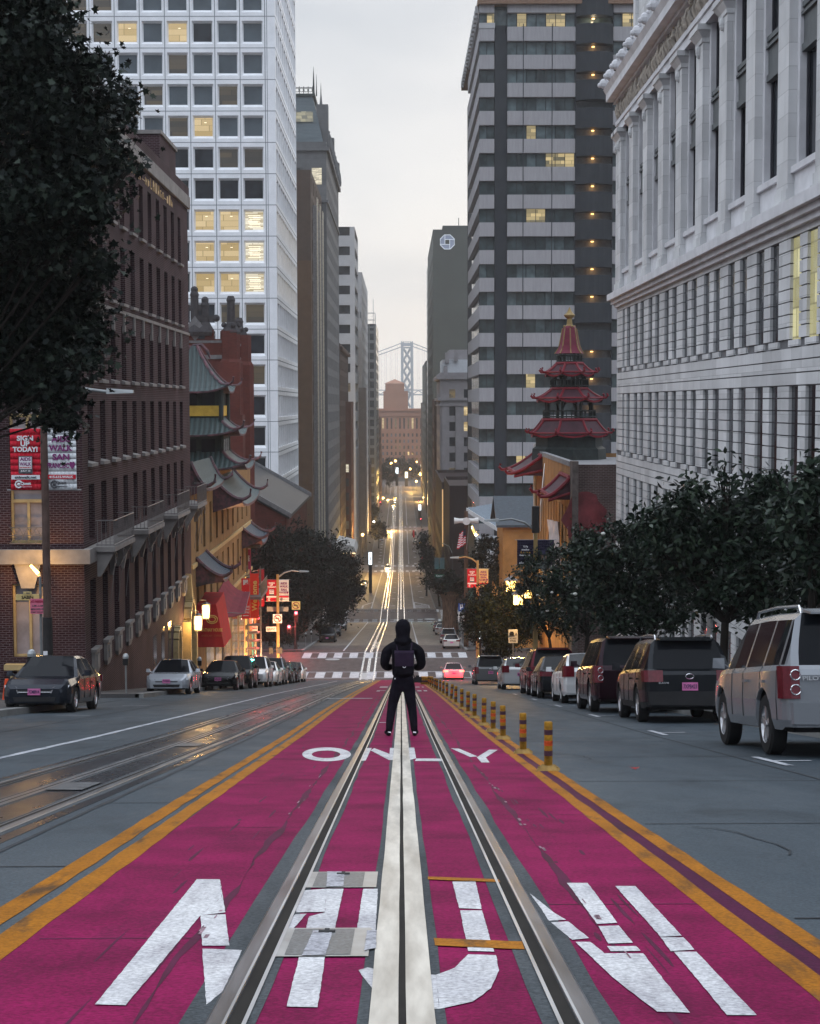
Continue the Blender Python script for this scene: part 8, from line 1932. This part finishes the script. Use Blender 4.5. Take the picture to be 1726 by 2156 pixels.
disc('portrait_shoulder', M_CHARC, cx, cz - .5, .36, .26, 0); disc('portrait_face', mat('printed face', (.24, .15, .11), .7, var=.1), cx - .02, cz - .05, .17, .27, .003); disc('portrait_cap', mat('printed cap', (.05, .045, .09), .7, var=0), cx + .02, cz + .16, .24, .16, .006); disc('portrait_smile', M_LT, cx - .06, cz - .16, .08, .03, .007, math.pi, 2 * math.pi)
# ---- wooden pole with siren and flag
Y = 168.0; X = xY(981, Y); t = pole_thing('siren_pole', 'tall brown wooden pole carrying a warning siren, right of the street', 'pole', X, Y); b = MB(); b.cyl((X, Y, rz(Y)), (X, Y, zY(1076, Y)), .26, .2, 10); b.cyl((X, Y, zY(1076, Y)), (X, Y, zY(1064, Y)), .02, n=5); b.build('shaft', M_WOODP, t)
b = MB(); z = zY(1096, Y)
for s in (-1, 1): b.lathe([(.28, X + s * .1), (.24, X + s * .7), (.36, X + s * 1.25)] if s > 0 else [(.36, X - 1.25), (.24, X - .7), (.28, X - .1)], (0, Y - .3, z), 10, ax='x')
b.lathe([(.40, Y - .9), (.18, Y - .5), (.18, Y - .2)], (X, 0, z), 12, ax='y'); b.build('siren', M_SIGNW, t)
t = thing('striped_flag', 'striped red and white flag hanging beside the siren pole', 'flag', (xY(973, Y), Y - .4, zY(1135, Y)))
b = MB(); n = 13; f0, f1 = xY(964, Y), xY(979.5, Y); z1 = zY(1112, Y); ln = (zY(1118, Y) - zY(1151, Y))
fl = lambda i, j: (f1 + (f0 - f1) * i / 10 * (.8 + .03 * j), Y - .4 + .12 * math.sin(i * .9), z1 - ln * j / n - .55 * (i / 10) + .06 * math.sin(i * 1.4))
for i in range(10):
    for j in range(n): b.quad(fl(i, j), fl(i + 1, j), fl(i + 1, j + 1), fl(i, j + 1), j % 2 if not (i < 4 and j < 6) else 2)
o = b.build('cloth', [M_RED, M_WHITEB, M_NAVY], t); sm = o.modifiers.new('t', 'SOLIDIFY'); sm.thickness = .02
b = MB(); b.tube([(X, Y - .1, zY(1170, Y)), (xY(986, Y), Y - .4, zY(1112, Y) + .3)], .05, 6); b.build('staff', M_GALV, t)
# ---- parking sign, do not pass sign, street name and green signal further down
t = plate_sign('parking_sign', 'blue sign with a white letter P beside the wooden pole', 964.5, 979, 1270, 1287, 166, mat('sign blue', (.02, .07, .26), .5, var=.1), [('P', .5, .5, .75, M_LT)], post=1)
plate_sign('parking_sign', 'white plate with small print under the blue letter P sign', 963.5, 977, 1289, 1308, 166.1, M_SIGNW, [('2 HOUR', .3, .7, .16, M_CHARC), ('PARKING', .6, .7, .16, M_CHARC)])
plate_sign('lane_sign', 'white sign with a tram symbol reading DO NOT PASS', 1071, 1090.5, 1325.5, 1354, 105, M_SIGNW, [('DO NOT', .66, .8, .13, M_BLK), ('PASS', .84, .6, .13, M_BLK)], [], post=1)
t = bpy.data.objects['lane_sign']; b = MB(); x, z = xY(1078, 104.9), zY(1335, 104.9)
b.box(x - .15, x + .15, 104.95, 104.965, z - .10, z + .08); b.box(x - .11, x + .11, 104.95, 104.965, z + .083, z + .15); b.box(x - .2, x + .2, 104.95, 104.965, z - .16, z - .12); b.tube([(x + .24, 104.95, z - .1), (x + .32, 104.95, z + .06)], .02, 4); b.tube([(x + .32, 104.95, z - .1), (x + .26, 104.95, z + .06)], .02, 4); b.build('tram_symbol', M_BLK, t)
Y = 277.0; t = signal_pole('green signal below a street name board at the second crossing', 952, 1145, Y, [(927.5, 1236, 'g')], M_DKPOLE)
b = MB(); b.tube([(xY(952, Y), Y, zY(1165, Y)), (xY(945, Y), Y, zY(1150, Y)), (xY(930, Y), Y, zY(1143, Y))], .08, 6); b.tube([(xY(952, Y), Y, zY(1222, Y)), (xY(927, Y), Y, zY(1222, Y))], .06, 6); b.build('mast_arm', M_GALV, t)
plate_sign('street_name_sign', 'dark green board reading Kearny beside the green signal', 914.6, 935, 1209, 1216, Y - .6, mat('sign green', (.02, .10, .06), .5, var=.1), [('Kearny', .5, .7, .7, M_LT)])
banner('dull pair banner above the green signal, left half', xY(914, Y), xY(923.5, Y), Y - .2, zY(1197, Y), zY(1174, Y), mat('grey blue banner', (.12, .14, .17), .8, var=.1), [], group='grey banners'); banner('dull pair banner above the green signal, right half', xY(925, Y), xY(935, Y), Y - .2, zY(1197, Y), zY(1174, Y), mat('grey blue banner b', (.12, .14, .17), .8, var=.1), [], group='grey banners')
# ---- near left corner: street sign, no parking sign, meters, wall lamp
Y = 47.5; X = xY(78, Y); t = pole_thing('sign_post', 'thin sign post with the yellow SABIN board at the alley corner', 'sign post', X, Y); b = MB(); b.cyl((X, Y, rz(Y)), (X, Y, zY(1212, Y)), .04, n=8); b.build('post', M_GALV, t)
plate_sign('street_name_sign', 'pale yellow street sign reading SABIN', 25.6, 75.6, 1248, 1260.5, Y - .06, M_SIGNY, [('SABIN', .5, .5, .55, M_BLK)]); plate_sign('block_number_sign', 'small pale tab reading 000 above the SABIN sign', 42, 59, 1242.5, 1248.5, Y - .08, M_SIGNY, [('- 000', .5, .7, .5, M_CHARC)])
M_PKSIGN = mat('pink red sign face', (.62, .16, .24), .5, var=.1)
plate_sign('no_parking_sign', 'pink no parking street cleaning sign at the alley corner', 56, 87, 1257.5, 1289, Y - .13, M_PKSIGN, [('NO PARKING', .18, .92, .17, mat('dark red print', (.30, .01, .05), .6, var=0)), ('2 AM - 6 AM', .46, .75, .13, M_CHARC), ('MON WED FRI', .69, .88, .12, M_CHARC), ('STREET CLEANING', .88, .88, .07, M_CHARC)])
t = thing('wall_lamp', 'orange glowing lamp on a bracket by the keystone of the brick building', 'lamp', (xY(72, 60.2), 60.2, zY(1210, 60.2)))
x, z = xY(72, 60.2), zY(1210, 60.2); b = MB(); b.tube([(x + .12, 60.98, z - .5), (x + .12, 60.2, z - .3), (x + .1, 60.2, z + .05)], .03, 6); b.lathe([(.09, z), (.06, z + .12)], (x + .08, 60.2, 0), 8); b.build('bracket', M_IRON, t)
b = MB(); b.tube([(x + .05, 60.15, z + .1), (x - .22, 60.1, z + .42)], [.07, .045], 8); b.build('bulb', glow('amber bulb', (1.0, .55, .12), 12), t)
l = bpy.data.lights.new('amber light', 'POINT'); l.energy = 170; l.color = (1, .55, .18); l.shadow_soft_size = .15; q = bpy.data.objects.new('amber_light', l); COL.objects.link(q); q.parent = t; q.location = (-.1, -.4, .25)
def meter(u, v, Y, label):
    X = xY(u, Y); t = pole_thing('parking_meter', label, 'parking meter', X, Y, 'parking meters'); z = rz(Y) + .15; b = MB(); b.cyl((X, Y, z), (X, Y, z + 1.05), .035, n=8); b.build('post', M_GALV, t); b = MB(); b.box(X - .10, X + .10, Y - .07, Y + .07, z + 1.05, z + 1.30); b.build('housing', M_BLK, t); b = MB(); b.lathe([(.11, z + 1.302), (.115, z + 1.38), (.08, z + 1.46), (.02, z + 1.49)], (X, Y, 0), 12); b.build('dome', mat('meter dome', (.35, .37, .38), .3, .4, .1), t)
meter(257, 1454, 59.5, 'parking meter standing alone before the silver sedan'); meter(57, 1390, 42.5, 'parking meter behind the near blue grey sedan'); meter(414, 1390, 80, 'parking meter between the silver sedan and the canopy'); meter(640, 1365, 170, 'parking meter under the dark trees beyond the crossing'); meter(652, 1362, 176, 'second parking meter under the dark trees'); meter(1020, 1370, 128, 'parking meter at the right corner pole')
t = thing('traffic_cone', 'orange traffic cone at the left edge by the alley', 'cone', (xY(3, 50), 50, rz(50) + .0)); x = t.location[0]; b = MB(); b.lathe([(.17, rz(50) + .03), (.06, rz(50) + .75), (.05, rz(50) + .78)], (x, 50, 0), 14); b.build('cone_body', mat('orange cone', (.62, .07, .02), .5, var=.08), t); b = MB(); b.box(x - .22, x + .22, 49.78, 50.22, rz(50), rz(50) + .03); b.build('foot', M_BLK, t)
# ---- restaurant signs and banners
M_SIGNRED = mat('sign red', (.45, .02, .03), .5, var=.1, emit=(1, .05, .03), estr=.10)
def vsign(name, label, u0, u1, v0, v1, Y, m, rows, rot=0):
    x0, x1, z0, z1 = xY(u0, Y), xY(u1, Y), zY(v1, Y), zY(v0, Y); t = thing(name, label, 'sign', ((x0 + x1) / 2, Y, z0)); b = MB(); b.box(x0, x1, Y - .06, Y + .06, z0, z1); b.build('panel', m, t); b = MB(); b.tube([(x0 - .5, Y, z1 - .2), (x1, Y, z1 + .05)], .04, 6); b.build('bracket', M_IRON, t)
    for txt, cf, wf, hf, mm, r_ in rows:
        o = lettering(txt, t, (0, -.07, (z1 - z0) * (1 - cf)), mm, .3, .01, wf * (x1 - x0), hf * (z1 - z0))
        if r_: o.rotation_euler = (0, r_, 0)
    return t
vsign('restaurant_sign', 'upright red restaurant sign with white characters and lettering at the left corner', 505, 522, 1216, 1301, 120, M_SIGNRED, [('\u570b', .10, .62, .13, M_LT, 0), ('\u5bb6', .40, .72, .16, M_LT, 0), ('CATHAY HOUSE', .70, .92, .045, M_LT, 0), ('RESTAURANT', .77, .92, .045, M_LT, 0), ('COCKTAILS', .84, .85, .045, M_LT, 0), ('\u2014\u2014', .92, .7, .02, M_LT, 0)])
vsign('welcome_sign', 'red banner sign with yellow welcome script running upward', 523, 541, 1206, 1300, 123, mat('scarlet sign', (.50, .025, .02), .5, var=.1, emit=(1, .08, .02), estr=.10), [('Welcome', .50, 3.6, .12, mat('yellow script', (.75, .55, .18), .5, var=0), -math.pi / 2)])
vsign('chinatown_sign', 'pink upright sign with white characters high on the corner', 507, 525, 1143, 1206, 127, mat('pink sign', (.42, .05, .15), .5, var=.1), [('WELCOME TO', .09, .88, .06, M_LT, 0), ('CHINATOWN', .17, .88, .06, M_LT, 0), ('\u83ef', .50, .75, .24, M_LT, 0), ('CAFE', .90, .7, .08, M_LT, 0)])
vsign('dark_red_sign', 'dark red upright sign with dull characters behind the welcome banner', 540, 553, 1197, 1275, 130, mat('dark red sign', (.14, .012, .025), .6, var=.1), [('\u5927', .35, .6, .14, mat('dull print', (.35, .25, .25), .6, var=0), 0), ('\u4e0a', .75, .6, .14, mat('dull print b', (.35, .25, .25), .6, var=0), 0)])
Y = 129.5; X = xY(527, Y); t = pole_thing('turquoise_lamp_post', 'turquoise post with a gold ringed foot at the left corner', 'lamp post', X, Y); z = rz(Y) + .15; b = MB(); b.cyl((X, Y, z + 1.1), (X, Y, z + 5.2), .10, .07, 10); b.build('shaft', mat('turquoise paint', (.10, .28, .26), .5, var=.12), t); b = MB(); b.lathe([(.34, z), (.36, z + .15), (.26, z + .25), (.38, z + .45), (.26, z + .6), (.34, z + .8), (.20, z + 1.1)], (X, Y, 0), 12); b.build('foot', mat('gold orange paint', (.55, .27, .06), .5, var=.15), t)
# ---- yellow delineator posts and the end marker
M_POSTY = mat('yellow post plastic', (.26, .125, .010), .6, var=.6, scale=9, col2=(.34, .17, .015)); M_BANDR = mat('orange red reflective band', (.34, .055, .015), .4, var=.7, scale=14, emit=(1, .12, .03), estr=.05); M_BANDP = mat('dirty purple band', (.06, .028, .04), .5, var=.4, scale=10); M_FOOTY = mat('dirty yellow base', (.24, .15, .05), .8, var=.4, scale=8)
def mk_post():
    t = thing('lane_post', 'x', 'post', (0, 0, 0), 'yellow lane posts'); b = MB(); b.lathe([(.046, .055), (.046, .52), (.040, .53)], (0, 0, 0), 14); b.build('tube', M_POSTY, t, world=False, smooth=True, auto=40)
    for z, m in ((.16, M_BANDP), (.27, M_BANDR), (.39, M_BANDP)): b = MB(); b.lathe([(.0475, z), (.0475, z + .055)], (0, 0, 0), 14); b.build('reflective_band', m, t, world=False)
    b = MB(); b.hexa([(-.125, -.09, 0), (.125, -.09, 0), (.125, .09, 0), (-.125, .09, 0)], [(-.07, -.05, .055), (.07, -.05, .055), (.07, .05, .055), (-.07, .05, .055)])
    for s in (-.1, .1): b.cyl((s, -.03, .03), (s, -.03, .042), .014, n=8)
    b.build('foot', M_FOOTY, t, world=False); return t
ORD = 'nearest second third fourth fifth sixth seventh eighth ninth tenth eleventh twelfth thirteenth fourteenth fifteenth sixteenth seventeenth eighteenth'.split()
proto = None; rr = random.Random(4)
for k, y in enumerate((17.43, 20.99, 25.3, 28.2, 31.1, 35.2, 38.5, 42.4, 47.4, 52.0, 56.5, 61.5, 66.5, 71.5, 76.5, 82, 88, 94)):
    o = proto if k == 0 and proto else (mk_post() if k == 0 else copy_tree(proto))
    if k == 0: proto = o
    o.location = (1.61 + rr.uniform(-.01, .01), y, rz(y) + .009); o.rotation_euler = (rr.uniform(-.04, .03), rr.choice((rr.uniform(-.02, .02), .09 if k in (5, 9) else .01)), rr.uniform(-.2, .2))
    o['label'] = ('nearest yellow lane post, standing right of the word ONLY' if k == 0 else ORD[k] + ' yellow lane post from the near end of the row')
Y = 100.0; t = thing('end_marker', 'dirty yellow block marker at the far end of the post row', 'lane marker', (xY(898, Y), Y, rz(Y)))
b = MB(); x = t.location[0]; z = rz(Y); b.hexa([(x - .42, Y - .3, z), (x + .42, Y - .3, z), (x + .42, Y + .8, z - .1), (x - .42, Y + .8, z - .1)], [(x - .38, Y - .25, z + .5), (x + .38, Y - .25, z + .5), (x + .38, Y + .7, z + .4), (x - .38, Y + .7, z + .4)]); b.build('block', M_POSTY, t)
b = MB(); b.box(x - .43, x + .43, Y - .31, Y - .29, z + .2, z + .3); b.build('band', M_BANDP, t)
# ---- steel hatches beside the cable slot
def hatch(v0, v1, label):
    y0, y1 = G(700, v1)[1], G(700, v0)[1]; t = thing('access_hatch', label, 'hatch', (-.31, y0, rz(y0) + .01), 'steel hatches by the cable slot')
    m_f = mat('hatch frame steel', (.34, .335, .32), .45, .4, .2, 4); m_p = mat('hatch checker plate', (.15, .155, .155), .5, .5, .45, 60)
    b = MB(); strip(b, -.50, -.13, y0, y1, .0092); b.build('frame', m_f, t); b = MB(); strip(b, -.455, -.20, y0 + .03, y1 - .03, .0108); b.build('plate', m_p, t)
    b = MB(); ym = y1 - .12; z = rz(ym) + .0112; b.box(-.35, -.28, ym - .012, ym + .012, z, z + .006); b.box(-.325, -.305, ym - .035, ym + .035, z, z + .0055); b.build('handle', M_BLK, t)
hatch(1838, 1871, 'farther steel hatch left of the cable slot'); hatch(1957, 2017, 'nearer steel hatch left of the cable slot, across the painted letters')
p_ = G(1336, 1619); t = thing('fallen_leaf', 'small dark red fallen leaf on the empty right lane', 'leaf', (p_[0], p_[1], rz(p_[1]) + .01)); b = MB(); b.poly([(x * .12, y * .12, .01 * abs(x) * 3) for x, y in PLANE]); b.build('blade', mat('red leaf', (.20, .02, .02), .6, var=.2), t, world=False)
for k in range(2):
    p_ = G((128, 380)[k], (1665, 1572)[k]); strip_b = MB(); y = p_[1]; strip(strip_b, -3.30, -2.95, y, y + 1.0, .014); strip_b.build('x', mat('ribbed grate iron', (.10, .105, .11), .5, .4, .7, 30, stretch=(.2, 1, 1))); o = strip_b and bpy.data.objects['x']; o.name = 'drain_grate'; tag(o, ('nearer', 'farther')[k] + ' ribbed steel grate in the dark left track bed', 'grate', 'steel grates in the left track')
# ---- lamps, lit shelters and signs further away
def far_lamp(u, v, Y, label, s=1.0, col=(1.0, .62, .18), st=10, energy=60, kind='globe', name='street_lamp'):
    X, Z = xY(u, Y), zY(v, Y); t = thing(name, label, 'lamp', (X, Y, rz(Y) + .15), 'lit street lamps down the street')
    b = MB(); b.cyl((X, Y, rz(Y)), (X, Y, Z - .1), .09, .06, 6); b.lathe([(.2, rz(Y)), (.16, rz(Y) + .5), (.08, rz(Y) + .8)], (X, Y, 0), 8); b.build('pole', M_DKPOLE, t)
    b = MB(); b.ball((X, Y, Z), .32 * s, 10, 7); b.build('globe', glow('lamp globe', col, st), t)
    if energy: l = bpy.data.lights.new('lamp light', 'POINT'); l.energy = energy * (22 if Y < 650 else 9); l.color = col; l.shadow_soft_size = .3; q = bpy.data.objects.new('lamp_light', l); COL.objects.link(q); q.parent = t; q.location = (2.2 if X < 0 else -2.2, -2.5, Z - rz(Y) - .15)
for u, v, Y, lb, s, e in ((805, 1108, 640, 'bright orange lamp at the third crossing on the left', 1.7, 900), (823, 975, 1060, 'first of two orange globes before the park trees', 2.4, 0), (832, 970, 1060, 'second of two orange globes before the park trees', 2.4, 0), (877, 972, 1060, 'orange globe right of the park trees', 1.6, 0), (863, 987, 1040, 'orange globe just above the end of the tracks', 2.2, 0), (885, 998, 980, 'brightest orange lamp at the far right kerb', 3.0, 2500), (876, 1013, 930, 'amber lamp below the brightest one at the far right', 2.2, 1500), (806, 1048, 850, 'orange lamp on the far left pavement', 1.8, 1200), (892, 1047, 830, 'tall oval amber lamp on the far right pavement', 2.0, 1200), (762, 1125, 470, 'amber doorway lamp under the left offices', 1.3, 900), (742, 1138, 420, 'small amber lamp at the brown office door', .9, 500), (781, 1012, 760, 'amber lamp over the low red office', 1.4, 800), (786, 1098, 600, 'white lamp by the left offices before the third crossing', 1.2, 0)):
    far_lamp(u, v, Y, lb, s, (1, .95, .85) if 'white lamp' in lb else (1.0, .60, .17), 10, e)
def box_lamp(u, v, Y, label, w, h, energy, st):
    X, Z = xY(u, Y), zY(v, Y); t = thing('lantern_lamp', label, 'lamp', (X, Y, Z), 'amber lanterns on the ochre facade'); b = MB(); b.box(X - w, X + w, Y - w, Y + w, Z - h, Z + h); b.build('glass', glow('amber lantern', (1.0, .60, .14), st), t)
    b = MB(); b.hexa([(X - w * 1.4, Y - w * 1.4, Z + h), (X + w * 1.4, Y - w * 1.4, Z + h), (X + w * 1.4, Y + w * 1.4, Z + h), (X - w * 1.4, Y + w * 1.4, Z + h)], [(X - .05, Y - .05, Z + h + .35), (X + .05, Y - .05, Z + h + .35), (X + .05, Y + .05, Z + h + .35), (X - .05, Y + .05, Z + h + .35)]); b.tube([(X, Y, Z + h + .3), (X + .5, Y, Z + h + .6), (PX + .02, Y, Z + h + .5)], .04, 6); b.build('bracket', M_IRON, t)
    l = bpy.data.lights.new('amber light', 'POINT'); l.energy = energy; l.color = (1, .55, .15); l.shadow_soft_size = .3; q = bpy.data.objects.new('amber_light', l); COL.objects.link(q); q.parent = t; q.location = (-.5, -.6, -.2)
box_lamp(1076, 1234, 126, 'square amber lantern at the corner of the ochre building', .38, .45, 2500, 2.0); box_lamp(1091, 1262, 112, 'bright amber lantern glimpsed through the magnolia leaves', .30, .34, 1800, 3.5); box_lamp(1112, 1250, 104, 'amber lantern hidden among the magnolia leaves', .22, .26, 900, 3)
def lit_panel(u0, u1, v0, v1, Y, label, col=(.85, .95, 1.0), st=2.2):
    x0, x1, z0, z1 = xY(u0, Y), xY(u1, Y), zY(v1, Y), zY(v0, Y); t = thing('lit_kiosk', label, 'kiosk', ((x0 + x1) / 2, Y, rz(Y) + .15), 'lit kiosks on the pavements'); b = MB(); b.box(x0 - .15, x1 + .15, Y, Y + .5, z0 - .2, z1 + .2); b.box(x0, x1, Y + .05, Y + .4, rz(Y), z0 - .2); b.build('case', M_BLK, t); b = MB(); b.box(x0, x1, Y - .03, Y - .005, z0, z1); b.build('panel', glow('lit poster', col, st), t); b = MB(); xm = (x0 + x1) / 2; b.box(xm - (x1 - x0) * .12, xm + (x1 - x0) * .15, Y - .05, Y - .035, z0 + (z1 - z0) * .3, z0 + (z1 - z0) * .7); b.build('print', M_CHARC, t)
for a in ((774.5, 781.5, 1162, 1188, 360, 'bus shelter panel glowing white under the left trees'), (832, 838, 984, 997, 1000, 'white lit panel beside the end of the left track'), (852, 858, 993, 1006, 990, 'pale yellow lit panel at the end of the right track', (1, .95, .7)), (880, 886, 1062, 1074, 700, 'white lit kiosk on the far right pavement'), (1003, 1013, 1325, 1345, 141, 'white lit kiosk behind the right corner pole'), (937, 940.5, 1073, 1080, 470, 'small blue white lit sign on the right offices', (.6, .75, 1.0))): lit_panel(*a)
for u, v, Y, lb in ((800, 1057, 800, 'tiny red signal at the far crossing on the left'), (880.5, 1055, 800, 'tiny red signal at the far crossing on the right'), (885, 1092, 655, 'red signal at the third crossing on the right'), (795, 1066, 790, 'small red signal before the white car on the left')): signal_pole(lb, u + 2, v - 6, Y, [(u, v, 'r')], M_DKPOLE)
# awnings and a white canopy in the far blocks
t = thing('white_canopy', 'white entrance canopy over the left pavement before the third crossing', 'awning', (-11.5, 360, rz(360))); b = MB(); p0 = atY(748, 1163, 372); b.hexa([(-15, 372, p0[2]), (-10.3, 372, p0[2]), (-10.3, 392, p0[2]), (-15, 392, p0[2])], [(-15, 372, p0[2] + 2.4), (-10.9, 372, p0[2] + 1.4), (-10.9, 392, p0[2] + 1.4), (-15, 392, p0[2] + 2.4)]); b.build('canvas', mat('white canvas', (.5, .48, .45), .8, var=.1), t)
b = MB(); b.box(-14.8, -10.5, 371.9, 371.98, p0[2] - .25, p0[2] - .05); b.build('lit_edge', glow('canopy light', (1, .75, .4), 2.5), t)
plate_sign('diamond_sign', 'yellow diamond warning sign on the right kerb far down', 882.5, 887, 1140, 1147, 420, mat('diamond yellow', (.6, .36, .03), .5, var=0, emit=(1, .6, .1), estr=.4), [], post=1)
banner('small red banner far down on the right kerb', xY(886, 400), xY(890, 400), 400, zY(1184, 400), zY(1172, 400), M_RED, [], group='small far banners'); banner('small grey banner beside the far red one', xY(891, 400), xY(895, 400), 400, zY(1184, 400), zY(1172, 400), M_CHARC, [], group='small far banners')
banner('dull red banner pair far right, left half', xY(868, 520), xY(872, 520), 520, zY(1131, 520), zY(1116, 520), M_RED, [], group='small far banners'); 
# ================================================================== the hazy air over the whole place
m = bpy.data.materials.new('haze'); m.use_nodes = True; t = m.node_tree
for n in list(t.nodes):
    if n.type == 'BSDF_PRINCIPLED': t.nodes.remove(n)
v = t.nodes.new('ShaderNodeVolumePrincipled'); v.inputs['Color'].default_value = (.99, .975, .955, 1); v.inputs['Density'].default_value = .00018; v.inputs['Anisotropy'].default_value = .4
t.links.new(v.outputs[0], [n for n in t.nodes if n.type == 'OUTPUT_MATERIAL'][0].inputs['Volume'])
b = MB(); b.box(-2500, 2500, -320, 5300, -62, 150); o = b.build('haze', m); o['kind'] = 'stuff'
